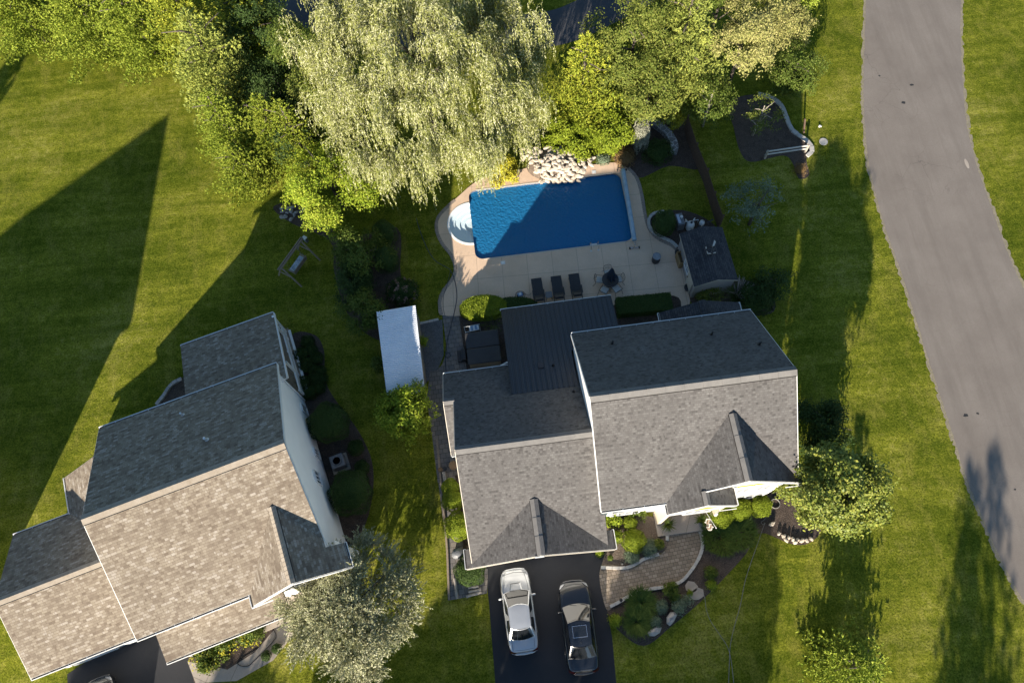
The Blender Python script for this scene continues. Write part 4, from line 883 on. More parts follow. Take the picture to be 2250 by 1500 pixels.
# dark-shingled bump-out at the back right
br = MB(); bx, bz, bsl, byo = 8.34, 3.85, 0.42, 11.85
bl, brr = 5.85, 10.80; zb = lambda x: bz-bsl*abs(x-bx)
br.slab([(bl, D2-0.34, zb(bl)), (bx, D2-0.34, bz), (bx, byo, bz), (bl, byo, zb(bl))], 0.15); br.slab([(bx, D2-0.34, bz), (brr, D2-0.34, zb(brr)), (brr, byo, zb(brr)), (bx, byo, bz)], 0.15)
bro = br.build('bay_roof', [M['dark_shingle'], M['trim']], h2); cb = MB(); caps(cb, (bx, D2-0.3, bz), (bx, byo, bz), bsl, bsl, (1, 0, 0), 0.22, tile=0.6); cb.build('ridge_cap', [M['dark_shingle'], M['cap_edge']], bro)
bw = MB(); bw.add([(bl+0.25, byo-0.3, 0), (brr-0.25, byo-0.3, 0), (brr-0.25, byo-0.3, zb(brr-0.25)-0.15), (bx, byo-0.3, bz-0.15), (bl+0.25, byo-0.3, zb(bl+0.25)-0.15)], [(4, 3, 2, 1, 0)])
for x_, fl in ((bl+0.25, True), (brr-0.25, False)):
    f_ = [(x_, D2-0.3, 0), (x_, byo-0.3, 0), (x_, byo-0.3, zb(x_)-0.15), (x_, D2-0.3, zb(x_)-0.15)]; bw.add(f_ if not fl else f_[::-1], [(0, 1, 2, 3)])
bw.build('bay_wall', M['siding'], h2); gb = MB(); gutter(gb, (bl, byo, zb(bl)-0.05), (bl, D2, zb(bl)-0.05), side=1); gutter(gb, (brr, D2, zb(brr)-0.05), (brr, byo, zb(brr)-0.05), side=1); gb.build('gutter', [M['trim'], M['gutter_in']], h2)
window_unit(h2, 'y', 7.2, 9.4, 0.6, 2.2, byo-0.29, 1, (2, 0))

# ---- tan-roofed house at the lower left
h1 = thing('house', 'white-sided house with mottled tan shingle roof at the lower left', 'house', (-20.38, 1.637, 0), 0.273)
W1, D1, Z1, m1 = 10.34, 11.74, 5.6, 0.5442; Y1 = D1/2; ZR1 = Z1+m1*Y1
b = MB(); ax0, ax1, ay0, ay1 = 0.25, 10.13, 0.35, D1-0.35
z1f = lambda y: Z1+m1*(Y1-abs(y-Y1))-T+0.02
gable_x(b, ax0, ay0, ay1, 0, z1f, Y1, True); gable_x(b, ax1, ay0, ay1, 0, z1f, Y1, False)
b.add([(ax0, ay1, 0), (ax1, ay1, 0), (ax1, ay1, z1f(ay1)), (ax0, ay1, z1f(ay1))], [(3, 2, 1, 0)])
b.add([(ax0, ay0, 0), (6.2, ay0, 0), (6.2, ay0, z1f(ay0)), (ax0, ay0, z1f(ay0))], [(0, 1, 2, 3)])
VX, VZ, vS = 8.58, 7.50, 0.72; vz = lambda x: VZ-vS*abs(x-VX)
fy1 = 0.02
b.add([(6.2, fy1, 0), (10.75, fy1, 0), (10.75, fy1, vz(10.75)-T), (VX, fy1, VZ-T), (6.2, fy1, vz(6.2)-T)], [(0, 1, 2, 3, 4)])
b.add([(10.75, fy1, 0), (10.75, 1.0, 0), (10.75, 1.0, vz(10.75)-T), (10.75, fy1, vz(10.75)-T)], [(0, 1, 2, 3)])
b.build('wall', M['siding'], h1)
r1 = MB(); r1.slab([(0, Y1, ZR1), (W1, Y1, ZR1), (W1, D1, Z1), (0, D1, Z1)], T)
v1 = lambda x: max(0.0, (vz(x)-Z1)/m1); xa = VX-(VZ-Z1)/vS
r1.slab([(0, 0, Z1), (xa, 0, Z1), (VX, v1(VX), VZ), (W1, v1(W1), Z1+m1*v1(W1)), (W1, Y1, ZR1), (0, Y1, ZR1)], T)
ve = 11.18
r1.slab([(xa, -0.6, Z1), (VX, -0.6, VZ), (VX, v1(VX)+0.02, VZ), (xa, 0.0, Z1)], T); r1.slab([(VX, -0.6, VZ), (ve, -0.6, vz(ve)), (ve, 0.7, vz(ve)), (W1, 0.7, vz(W1)), (W1, v1(W1)+0.02, vz(W1)), (VX, v1(VX)+0.02, VZ)], T)
roof1 = r1.build('roof', [M['tan_shingle'], M['trim']], h1)
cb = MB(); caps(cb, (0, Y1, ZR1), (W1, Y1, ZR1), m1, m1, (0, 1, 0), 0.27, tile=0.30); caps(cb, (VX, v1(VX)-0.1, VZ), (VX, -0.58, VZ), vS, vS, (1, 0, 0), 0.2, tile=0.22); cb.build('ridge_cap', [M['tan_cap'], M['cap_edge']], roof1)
gb = MB(); gutter(gb, (0, D1, Z1-0.05), (W1, D1, Z1-0.05), side=-1); gutter(gb, (0, 0, Z1-0.05), (xa-0.1, 0, Z1-0.05), side=1)
gutter(gb, (xa, 0.0, Z1-0.05), (xa, -0.62, Z1-0.05), side=1); gb.cut(); gb.bar((xa-0.12, -0.68, Z1-0.08), (xa+1.0, -0.68, Z1-0.08), 0.05, 0.08, 0); gutter(gb, (ve, -0.62, vz(ve)-0.05), (ve, 0.7, vz(ve)-0.05), side=1)
gb.build('gutter', [M['trim'], M['gutter_in']], h1)
fb = MB()
for x in (-0.03, W1+0.03):
    for y_ in (0, D1): rake(fb, (x, y_, Z1-0.10), (x, Y1, ZR1-0.10))
rake(fb, (xa, -0.64, Z1-0.1), (VX, -0.64, VZ-0.1)); rake(fb, (VX, -0.64, VZ-0.1), (ve, -0.64, vz(ve)-0.1)); fb.build('rake_board', M['trim'], h1)
vent(h1, 4.89, 10.43, 6.31, 0.35, 'white_plastic', r=0.055); vent(h1, 6.3, 7.99, 7.64, 0.38, 'white_plastic', r=0.07)
window_unit(h1, 'x', 10.05, 10.6, 0.4, 1.5, ax1+0.005, 1, (2, 0), True); window_unit(h1, 'x', 7.0, 7.6, 0.6, 1.6, ax1+0.005, 1, (2, 0), True); window_unit(h1, 'x', 4.95, 5.75, 2.2, 3.2, ax1+0.005, 1, (2, 0), True)
window_unit(h1, 'y', 7.0, 7.9, 3.2, 4.7, fy1-0.01, -1, (1, 1)); window_unit(h1, 'y', 9.2, 10.1, 3.2, 4.7, fy1-0.01, -1, (1, 1)); window_unit(h1, 'y', 7.3, 9.8, 0.7, 2.3, fy1-0.01, -1, (3, 1))
dp = MB(); dp.bar((10.2, 11.5, 5.3), (10.2, 10.9, 4.7), 0.07, 0.07); dp.bar((10.2, 11.2, 4.9), (10.2, 11.2, 0.2), 0.07, 0.07); dp.build('downspout', M['trim'], h1)
# porch roof
pr = MB(); pr.slab([(0.03, -1.25, 3.0), (6.9, -1.25, 3.0), (6.9, 0.36, 3.62), (0.03, 0.36, 3.62)], T); pr.build('porch_roof', [M['tan_shingle'], M['trim']], h1)
gb = MB(); gutter(gb, (0.03, -1.25, 2.95), (6.95, -1.25, 2.95), side=1); gb.build('gutter', [M['trim'], M['gutter_in']], h1)
pc = MB()
for x in (0.35, 3.6, 6.6): pc.box((x, -1.0, 1.42), (0.16, 0.16, 2.84))
pc.build('porch_post', M['trim'], h1, bevel=0.01); pf = MB(); pf.box((4.6, -0.5, 0.07), (5.5, 1.6, 0.16)); pf.build('porch_slab', M['walk'], h1)
# garage wing
g1z, g1s = 3.0, 0.553; g1f, g1b = 0.62, 8.54; g1r = (g1f+g1b)/2; g1zr = g1z+g1s*(g1b-g1r)
r2 = MB(); r2.slab([(-6.95, g1r, g1zr), (0.2, g1r, g1zr), (0.2, g1b, g1z), (-6.95, g1b, g1z)], T); r2.slab([(-6.95, g1f, g1z), (0.2, g1f, g1z), (0.2, g1r, g1zr), (-6.95, g1r, g1zr)], T)
r2.slab([(-3.66, g1b-0.01, 3.0), (0.15, g1b-3.8, 3.0+g1s*3.81), (0.15, 10.79, 3.0+g1s*3.81), (-3.66, 10.79, 3.0)], T)
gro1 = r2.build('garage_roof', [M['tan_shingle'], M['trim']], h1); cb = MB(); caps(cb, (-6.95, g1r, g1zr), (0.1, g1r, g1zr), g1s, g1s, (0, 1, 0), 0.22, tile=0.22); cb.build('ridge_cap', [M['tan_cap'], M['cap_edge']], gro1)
gb = MB(); gutter(gb, (-6.95, g1b, 2.95), (-3.72, g1b, 2.95), side=-1); gutter(gb, (-3.66, 10.79, 2.95), (-3.66, g1b+0.05, 2.95), side=1); gutter(gb, (-6.95, g1f, 2.95), (0.0, g1f, 2.95), side=1); gb.build('gutter', [M['trim'], M['gutter_in']], h1)
fb = MB(); rake(fb, (-6.98, g1f, g1z-0.1), (-6.98, g1r, g1zr-0.1)); rake(fb, (-6.98, g1b, g1z-0.1), (-6.98, g1r, g1zr-0.1)); rake(fb, (-3.66, 10.82, 2.9), (0.1, 10.82, 2.9+g1s*3.76)); fb.build('rake_board', M['trim'], h1)
wb = MB(); gable_x(wb, -6.7, g1f+0.35, g1b-0.35, 0, lambda y: g1z+g1s*(3.96-abs(y-g1r))-T+0.02, g1r, True); wb.add([(-6.7, g1f+0.35, 0), (0.2, g1f+0.35, 0), (0.2, g1f+0.35, 3.05), (-6.7, g1f+0.35, 3.05)], [(0, 1, 2, 3)]); wb.add([(-6.7, g1b-0.35, 0), (0.2, g1b-0.35, 0), (0.2, g1b-0.35, 3.05), (-6.7, g1b-0.35, 3.05)], [(3, 2, 1, 0)])
wb.add([(-3.4, 10.5, 0), (0.2, 10.5, 0), (0.2, 10.5, 4.9), (-3.4, 10.5, 3.0)], [(3, 2, 1, 0)]); wb.add([(-3.4, 8.1, 0), (-3.4, 10.5, 0), (-3.4, 10.5, 3.0), (-3.4, 8.1, 3.0)], [(3, 2, 1, 0)]); wb.build('garage_wall', M['siding'], h1)
for x in (-5.0, -1.9):
    gd = MB()
    for r in range(4): gd.box((x, g1f+0.31, 0.29+0.57*r), (2.5, 0.05, 0.54))
    gd.build('garage_door', M['trim'], h1)
# back porch: shed roof on posts with a white railing
bp = MB(); bp.slab([(4.35, 11.3, 4.22), (10.36, 11.3, 4.22), (10.36, 16.5, 2.8), (4.35, 16.5, 2.8)], T); bp.build('back_porch_roof', [M['tan_shingle'], M['trim']], h1); gb = MB(); gutter(gb, (4.35, 16.5, 2.75), (10.36, 16.5, 2.75), side=-1); gb.build('gutter', [M['trim'], M['gutter_in']], h1)
fb = MB(); rake(fb, (10.39, 16.5, 2.70), (10.39, 11.4, 4.10), 0.06, 0.22); fb.build('rake_board', M['trim'], h1)
dk_ = MB(); dk_.box((7.5, 13.9, 0.35), (6.0, 5.0, 0.16)); dk_.build('deck', M['wood'], h1); 
for k, y_ in enumerate((11.5, 12.9, 14.3, 15.6, 16.2)):
    pp = MB(); pp.box((10.30, y_, 1.65 if k in (1, 3, 4) else 0.9), (0.13, 0.13, 2.6 if k in (1, 3, 4) else 1.1)); pp.build('post', M['trim'], h1)
rl = MB(); rl.bar((10.30, 11.5, 1.32), (10.30, 16.2, 1.32), 0.10, 0.06); rl.bar((10.30, 11.5, 0.52), (10.30, 16.2, 0.52), 0.06, 0.06)
for k in range(38): rl.box((10.30, 11.55+k*0.125, 0.92), (0.035, 0.035, 0.8))
rl.bar((10.55, 11.5, 0.46), (10.55, 16.2, 0.46), 0.16, 0.05); rl.bar((10.3, 16.25, 1.32), (4.6, 16.25, 1.32), 0.08, 0.05)
rl.build('railing', M['trim'], h1); 
# ---- the neighbour further left, whose gable throws the pointed shadow over the lawn
h0 = thing('house', 'neighbouring gabled house beyond the left edge', 'house', (-35.4, 8.9, 0), math.radians(38.0))
nb = MB(); nb.slab([(-13, 0, 10.0), (0, 0, 10.0), (0, 5.6, 5.8), (-13, 5.6, 5.8)], T); nb.slab([(-13, -5.6, 5.8), (0, -5.6, 5.8), (0, 0, 10.0), (-13, 0, 10.0)], T); nb.build('roof', [M['tan_shingle'], M['trim']], h0)
nw = MB(); n0f = lambda y: 10.0-0.75*abs(y)-T+0.02
gable_x(nw, -0.3, -5.3, 5.3, 0, n0f, 0, False); gable_x(nw, -12.7, -5.3, 5.3, 0, n0f, 0, True); nw.add([(-12.7, -5.3, 0), (-0.3, -5.3, 0), (-0.3, -5.3, n0f(5.3)), (-12.7, -5.3, n0f(5.3))], [(0, 1, 2, 3)]); nw.add([(-12.7, 5.3, 0), (-0.3, 5.3, 0), (-0.3, 5.3, n0f(5.3)), (-12.7, 5.3, n0f(5.3))], [(3, 2, 1, 0)]); nw.build('wall', M['siding'], h0)
window_unit(h0, 'x', -1.0, 1.0, 3.4, 4.8, -0.29, 1, (3, 1)); window_unit(h0, 'y', -9, -7.4, 3.4, 4.8, -5.31, -1, (1, 1))

# ------------------------------------------------------------------ trees and shrubs
def at(u, v, z): q = P(u, v, z); return (q.x, q.y)
# the weeping willow
wq = at(955, 300, 0)
tree('willow_tree', 'huge weeping willow with pale drooping strands behind the pool', 'tree', wq, crown_willow(3, 8.2, 6.4, 1260, 15, 0.088, 12.6), L['willow'], 10.5, 0.42, 12, 5.0, bark='bark', seed=2)
def conifer(label, tip, h, R, leafm, seed, br=190, step=0.27, needle=0.26, nn=11, wd=0.065, group=None, name='pine_tree', **kw):
    q = at(tip[0], tip[1], h); return tree(name, label, 'tree', q, crown_conifer(seed, h, R, br, step, needle, nn, wd=wd, **kw), leafm, h*0.96, 0.05+h*0.017, 10, R*0.6, seed=seed, group=group)
G_T = 'pines along the back lawn'
conifer('bright green pine with a pointed top between the willow and the rock pile', (1290, 82), 8.0, 2.7, L['pine'], 11, 200, nn=12)
conifer('tall blue-green pine behind the golden-leaved tree', (1530, -30), 10.0, 3.6, L['bluepine'], 12, 220, nn=11)
conifer('large blue-green white pine standing out over the left lawn', (405, 30), 9.0, 3.5, L['bluepine'], 13, 220, group=G_T)
conifer('yellow-green pine left of the large blue-green pine', (215, -75), 8.5, 3.3, L['yellowpine'], 14, 210, group=G_T)
conifer('yellow-green pine near the top left corner over the lawn shadow', (80, -110), 9.0, 3.4, L['yellowpine'], 15, 210, group=G_T)
conifer('leftmost yellow-green pine in the top left corner', (-75, -120), 9.0, 3.4, L['yellowpine'], 16, 200, group=G_T)
conifer('green pine between the two big lawn-side pines at the top', (330, -95), 9.5, 3.2, L['pine'], 17, 210, group=G_T)
conifer('dark green pine at the top edge left of the willow', (470, -120), 10.0, 3.0, L['pine'], 18, 180, group=G_T)
G_S = 'spruces at the edge of the left lawn'
conifer('light green spruce with long side sprays at the lawn edge', (452, 205), 6.5, 2.5, L['yellowpine'], 21, 210, 0.22, 0.18, 10, 0.055, G_S, 'spruce_tree')
conifer('spruce with upright shoots beside the dark hollow left of the willow', (560, 215), 6.5, 2.5, L['spruce'], 22, 210, 0.22, 0.18, 10, 0.055, G_S, 'spruce_tree')
conifer('low spruce whose skirt spreads over the left lawn', (505, 330), 4.2, 2.3, L['spruce'], 23, 180, 0.22, 0.18, 10, 0.055, G_S, 'spruce_tree')
conifer('spruce with a single tall leader next to the willow', (610, 225), 6.8, 1.9, L['spruce'], 24, 180, 0.22, 0.17, 9, 0.055, G_S, 'spruce_tree')
conifer('light-tipped evergreen at the bottom edge of the right lawn', (1915, 1465), 4.4, 2.1, L['yellowpine'], 25, 170, 0.24, 0.22, 11, 0.055, None, 'evergreen_tree', base=0.03)
def broad(label, uv, z, r, rz, leafm, seed, h=None, lobes=20, twigs=1500, nleaf=16, spread=0.15, ln=0.135, wd=0.075, name='leafy_tree', group=None, bark='bark', limbs=8, **kw):
    q = at(uv[0], uv[1], z); kw.setdefault('lobe_r', 0.33); return tree(name, label, 'tree', q, crown_broad(seed, r, rz, lobes, twigs, nleaf, spread, ln, wd, **kw), leafm, h or z+rz*0.55, 0.04+r*0.04, limbs, r*0.65, zc=z, bark=bark, seed=seed, group=group, start=0.3)
broad('yellow-green leafy tree in front of the willow over the left lawn', (730, 398), 3.4, 3.5, 3.1, L['bright'], 31, twigs=2600, lobe_r=0.42)
broad('small pointed leafy tree left of the willow top', (645, 108), 5.5, 1.7, 2.6, L['mid'], 32, twigs=800)
broad('narrow olive tree tucked against the willow', (685, 195), 4.5, 1.5, 2.4, L['olive'], 33, twigs=700)
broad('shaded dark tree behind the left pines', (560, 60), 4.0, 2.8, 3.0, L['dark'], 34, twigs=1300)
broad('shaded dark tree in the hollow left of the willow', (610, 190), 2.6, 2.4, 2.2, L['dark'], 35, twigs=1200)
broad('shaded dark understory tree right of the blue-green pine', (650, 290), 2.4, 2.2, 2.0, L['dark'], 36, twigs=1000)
broad('thin branched tree half hidden under the willow strands', (770, 300), 3.0, 1.7, 2.0, L['dark'], 37, twigs=500, bark='pale_bark')
broad('big olive-green leafy tree right of the back lane', (1392, 85), 6.0, 3.3, 4.2, L['olive'], 38, twigs=2400)
broad('olive-green tree below the big olive tree', (1432, 195), 3.8, 2.7, 3.0, L['olive'], 39, twigs=1700)
broad('golden-leaved tree leaning over the shaded lawn', (1640, 75), 5.5, 3.0, 3.2, L['golden'], 40, twigs=2200)
broad('green tree mixed with golden leaves at the top edge', (1600, -60), 7.0, 2.8, 3.0, L['mid'], 41, twigs=1300)
broad('small rusty gold tree beside the lawn near the road', (1740, 50), 2.6, 1.6, 1.8, L['golden'], 42, twigs=800)
broad('yellow-green shrub tree at the top edge by the road lawn', (1765, -10), 3.0, 1.6, 2.0, L['yellowpine'], 43, twigs=800)
broad('loose open tree with pale branches right of the olive trees', (1560, 225), 2.6, 1.9, 2.2, L['mid'], 44, twigs=520, bark='pale_bark', sparse=0.25, limbs=10)
broad('dark leafy shrub tree on the shaded lawn below the golden tree', (1745, 158), 1.8, 2.0, 1.8, L['mid'], 45, twigs=900)
broad('sparse young tree with pale stems in the fenced mulch bed', (1672, 252), 2.3, 1.5, 1.7, L['olive'], 46, twigs=210, bark='pale_bark', sparse=0.4, limbs=10, spread=0.13, ln=0.12, wd=0.08)
broad('thin grey-green tree in deep shade right of the wooden fence', (1665, 455), 2.2, 2.2, 2.0, L['blueleaf'], 47, twigs=330, sparse=0.35, limbs=10, ln=0.12, wd=0.08)
broad('faint shaded sapling on the lawn right of the small shed', (1700, 620), 1.2, 1.3, 1.0, L['dark'], 48, twigs=200, sparse=0.3)
broad('tall dense pear tree at the right front corner of the grey house', (1832, 1082), 5.1, 2.65, 3.6, L['pear'], 49, h=8.0, twigs=4200, lobes=24, ln=0.16, wd=0.10, lobe_r=0.36, low=-0.9)
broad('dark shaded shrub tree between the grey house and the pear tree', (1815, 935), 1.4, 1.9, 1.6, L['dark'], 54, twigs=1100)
broad('bright green tree at the lower end of the tin-roofed shed', (893, 910), 1.8, 2.0, 1.5, L['bright'], 50, twigs=1300, ln=0.15, wd=0.09)
broad('dark overgrown tree mass beside the clipped arborvitaes', (800, 560), 2.0, 1.9, 2.0, L['mid'], 51, twigs=1300)
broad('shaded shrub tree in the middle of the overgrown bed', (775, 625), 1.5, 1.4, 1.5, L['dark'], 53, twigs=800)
broad('dark shrub tree below the overgrown mass behind the tin roof', (800, 690), 1.6, 1.4, 1.5, L['mid'], 52, twigs=700)
q = at(775, 1338, 3.0)
tree('silver_tree', 'silvery grey-green tree with spiky shoots in front of the tan-roofed house', 'tree', q, merge([crown_shoots(55, 3.5, 2.7, 70, 2600, 22, 0.15, 0.05, 0.4, 1.05), crown_broad(56, 3.2, 2.5, 18, 3200, 11, 0.16, 0.15, 0.07)]), L['silver'], 4.4, 0.2, 12, 2.6, zc=3.0, seed=5, start=0.25)
t = thing('leafy_tree', 'weeping grey conifer draped over the flagstone wall', 'tree', (*at(1405, 318, 0.4), 0))
rs = np.random.RandomState(8); cs = []; ax = []
for k in range(150):
    a = rs.uniform(0, 2*PI); p = np.array([rs.normal()*0.15, rs.normal()*0.2, 2.7]); v = np.array([math.cos(a)*0.5, math.sin(a)*0.6-0.1, 0.15])
    for j in range(rs.randint(14, 34)):
        v = v*0.86+np.array([0, 0, -0.15]); v /= max(1, np.linalg.norm(v)); p = p+v*0.10
        if p[2] < 0.12: break
        for w in range(3): cs.append(p+rs.normal(size=3)*0.03); ax.append(v+rs.normal(size=3)*0.6)
cs = np.array(cs); ax = np.array(ax); raw_mesh('crown', *cards(cs, ax, rs.normal(size=cs.shape), 0.16, 0.05), L['sage'], t); trunk_mb(2.8, 0.09, 4, 0.5, 3).build('trunk', M['bark'], t, smooth=True)

GS = 'clipped round shrubs'
shrub('arborvitae_shrub', 'feathery yellow-green arborvitae spreading above the rock pile', 'shrub', (1262, 292), 1.2, 2.0, 1.5, L['arb'], style='broad', lobes=14, twigs=1500, nleaf=12, spread=0.14, ln=0.18, wd=0.07, seed=61, core=False)
shrub('arborvitae_shrub', 'feathery arborvitae with golden edge beside the weeping conifer', 'shrub', (1345, 288), 1.2, 1.7, 1.5, L['arb'], style='broad', lobes=12, twigs=1200, nleaf=12, spread=0.14, ln=0.18, wd=0.07, seed=62, core=False)
shrub('golden_shrub', 'small bright gold cypress at the top of the wooden fence', 'shrub', (1478, 262), 0.9, 0.75, 0.8, L['yellow'], style='broad', lobes=8, twigs=260, nleaf=12, spread=0.1, ln=0.12, wd=0.07, seed=63, core=False)
shrub('yellow_shrub', 'bright yellow shrub at the far left corner of the pool', 'shrub', (1103, 372), 0.6, 1.30, 0.8, L['yellow'], style='broad', lobes=12, twigs=700, nleaf=14, spread=0.1, ln=0.11, wd=0.07, seed=64, core=False)
shrub('dark_shrub', 'round dark green shrub inside the curved flagstone wall', 'shrub', (1445, 335), 0.6, 0.95, 0.8, L['dark'], 3000, 0.12, 0.06, seed=65, lumps=0.09, jitter=0.09)
shrub('low_shrub', 'low grey-green shrub on the deck edge right of the rocks', 'shrub', (1325, 350), 0.25, 0.5, 0.3, L['blueleaf'], 900, 0.1, 0.04, seed=66, jitter=0.1)
shrub('low_shrub', 'rusty low shrub in the shade right of the pool corner', 'shrub', (1372, 345), 0.35, 0.8, 0.4, L['red'], 1400, 0.1, 0.05, seed=67, jitter=0.12)
shrub('clipped_shrub', 'egg-shaped clipped arborvitae in the stone-edged bed', 'shrub', (1459, 492), 0.95, 0.78, 1.15, L['box'], 6000, 0.09, 0.035, seed=68, jitter=0.03)
shrub('clipped_shrub', 'tall clipped arborvitae cone on the lawn side of the overgrown mass', 'shrub', (850, 572), 1.1, 0.75, 1.4, L['box'], 6000, 0.09, 0.035, seed=69, jitter=0.03)
shrub('clipped_shrub', 'clipped arborvitae behind the tall cone, half under the yellow-green tree', 'shrub', (846, 515), 1.0, 0.78, 1.3, L['box'], 5000, 0.09, 0.035, seed=70, jitter=0.03)
hy = shrub('hydrangea_shrub', 'hydrangea with faded pink flower heads above the tin roof', 'shrub', (885, 642), 0.7, 0.95, 0.75, L['dark'], 2600, 0.13, 0.08, seed=71, jitter=0.1, lumps=0.08)
rs = np.random.RandomState(5); d = sph(rs, 40); d[:, 2] = np.abs(d[:, 2]); pb_ = clumps(rs, d*np.array([0.95, 0.95, 0.8])+np.array([0, 0, 0.75]), 26, 0.055, 0.06, 0.05, d); raw_mesh('flower_heads', *pb_, L['pink'], hy)
shrub('boxwood_ball', 'large round clipped boxwood beside the white wall above the condenser', 'shrub', (722, 930), 1.15, 1.22, 1.15, L['box'], 11000, 0.08, 0.05, seed=72, jitter=0.025, group=GS)
shrub('boxwood_ball', 'large round clipped boxwood below the air conditioning condenser', 'shrub', (770, 1083), 1.2, 1.28, 1.2, L['box'], 11000, 0.08, 0.05, seed=73, jitter=0.025, group=GS)
shrub('dark_shrub', 'small dark shrub in the mulch right of the condenser', 'shrub', (782, 983), 0.4, 0.5, 0.4, L['dark'], 1500, 0.09, 0.05, seed=74, group='small dark shrubs by the white wall')
shrub('dark_shrub', 'small dark shrub between the condenser and the lower boxwood', 'shrub', (795, 1027), 0.4, 0.45, 0.4, L['dark'], 1500, 0.09, 0.05, seed=75, group='small dark shrubs by the white wall')
rd = random.Random(4); pr_ = None
for k, (u, v, s_) in enumerate([(676, 752, .38), (683, 770, .42), (662, 780, .5), (694, 788, .45), (672, 803, .5), (688, 812, .4), (703, 815, .38), (692, 832, .45), (708, 832, .36), (668, 842, .5), (700, 852, .42), (680, 862, .5)]):
    nm = 'dark mounding plant in the mulch bed beside the white porch railing'
    if pr_ is None: pr_ = shrub('mound_plant', nm, 'plant', (u, v), 0.25, 0.45, 0.32, L['dark'], 1200, 0.1, 0.045, seed=80, jitter=0.1, group='mounding plants by the porch railing')
    else:
        q = P(u, v, 0.25); c_ = copy_tree(pr_); c_.location = (q.x, q.y, 0); c_.rotation_euler.z = rd.uniform(0, 6); c_.scale = (s_/0.45,)*3
# front of the tan-roofed house
for k, (u, v, z, r, lab) in enumerate([(448, 1445, .5, .85, 'leafy bush with yellow flowers nearest the porch post of the tan-roofed house'), (500, 1412, .5, .8, 'leafy bush dotted with yellow flowers in the middle of the porch bed'), (553, 1393, .5, .75, 'leafy bush at the walk end of the porch bed')]):
    s_ = shrub('flowering_bush', lab, 'bush', (u, v), z, r, 0.6, L['mid'], style='broad', lobes=8, twigs=420, nleaf=12, spread=0.1, ln=0.16, wd=0.07, seed=90+k, core=False, group='bushes in the porch bed')
    rs = np.random.RandomState(k); d = sph(rs, 90); d[:, 2] = np.abs(d[:, 2]); raw_mesh('flowers', *clumps(rs, d*np.array([r, r, 0.6])*rs.uniform(0.7, 1, (90, 1))+np.array([0, 0, z]), 5, 0.03, 0.07, 0.05, d), L['yellow'], s_)
shrub('boxwood_ball', 'tiny round boxwood on the lawn edge of the front walk', 'shrub', (585, 1440), 0.25, 0.27, 0.27, L['box'], 1200, 0.06, 0.035, seed=95, group='tiny boxwood balls by the walk')
shrub('boxwood_ball', 'tiny round boxwood half under the silvery tree by the front walk', 'shrub', (608, 1424), 0.25, 0.27, 0.27, L['box'], 1200, 0.06, 0.035, seed=96, group='tiny boxwood balls by the walk')
# clipped shrubs along the left flank of the garage
GL = 'clipped arborvitaes along the garage flank'
shrub('clipped_shrub', 'smallest yellow-green clipped arborvitae at the upper end of the garage row', 'shrub', (990, 1072), 0.9, 0.52, 0.9, L['arb'], 4000, 0.08, 0.035, seed=101, jitter=0.03, group=GL)
shrub('clipped_shrub', 'second yellow-green clipped arborvitae in the garage row', 'shrub', (995, 1100), 0.9, 0.62, 0.9, L['arb'], 4500, 0.08, 0.035, seed=102, jitter=0.03, group=GL)
shrub('clipped_shrub', 'largest yellow-green clipped arborvitae in the middle of the garage row', 'shrub', (1006, 1155), 0.9, 0.85, 0.95, L['arb'], 7000, 0.08, 0.035, seed=103, jitter=0.03, group=GL)
shrub('clipped_shrub', 'shaded clipped arborvitae at the garage corner beside the driveway', 'shrub', (1033, 1252), 0.7, 0.88, 0.75, L['box'], 7000, 0.08, 0.035, seed=104, jitter=0.03, group=GL)
# front beds of the grey house
shrub('leafy_bush', 'loose leafy bush under the front windows by the garage corner', 'bush', (1398, 1128), 0.5, 0.55, 0.55, L['mid'], style='broad', lobes=7, twigs=260, nleaf=12, spread=0.1, ln=0.15, wd=0.07, seed=105, core=False)
shrub('leafy_bush', 'yellow-green leafy bush against the garage roof corner', 'bush', (1350, 1145), 0.4, 0.5, 0.45, L['bright'], style='broad', lobes=7, twigs=220, nleaf=12, spread=0.1, ln=0.12, wd=0.07, seed=106, core=False)
shrub('clipped_shrub', 'low clipped green shrub in the front window bed', 'shrub', (1385, 1148), 0.4, 0.40, 0.32, L['arb'], 2200, 0.07, 0.035, seed=107, jitter=0.04)
shrub('clipped_shrub', 'wide cushion-shaped yellow-green shrub in the garage bed', 'shrub', (1393, 1187), 0.4, 0.68, 0.42, L['arb'], 4200, 0.07, 0.035, seed=108, jitter=0.04)
shrub('leafy_bush', 'yellow-green bush left of the cushion-shaped shrub', 'bush', (1350, 1180), 0.35, 0.42, 0.35, L['bright'], 1500, 0.09, 0.05, seed=109, jitter=0.1, lumps=0.1)
shrub('blue_shrub', 'silvery blue low shrub behind the stone edging by the driveway', 'shrub', (1388, 1220), 0.22, 0.42, 0.25, L['blueleaf'], 1600, 0.09, 0.035, seed=110, jitter=0.12)
shrub('blue_shrub', 'blue-green juniper along the paver walk edging', 'shrub', (1425, 1202), 0.22, 0.5, 0.25, L['blueleaf'], 1800, 0.09, 0.035, seed=111, jitter=0.12)
shrub('leafy_bush', 'small leafy plant at the corner of the paver walk', 'bush', (1448, 1195), 0.25, 0.3, 0.28, L['olive'], 700, 0.09, 0.05, seed=112, jitter=0.12)
shrub('dark_shrub', 'small upright evergreen in the dry garage bed', 'shrub', (1341, 1225), 0.25, 0.16, 0.25, L['mid'], 500, 0.07, 0.03, seed=113)
shrub('leafy_bush', 'tiny bright plant at the driveway corner of the garage bed', 'bush', (1317, 1213), 0.15, 0.22, 0.15, L['bright'], 500, 0.09, 0.04, seed=114, jitter=0.15)
GR = 'round shrubs by the flag'
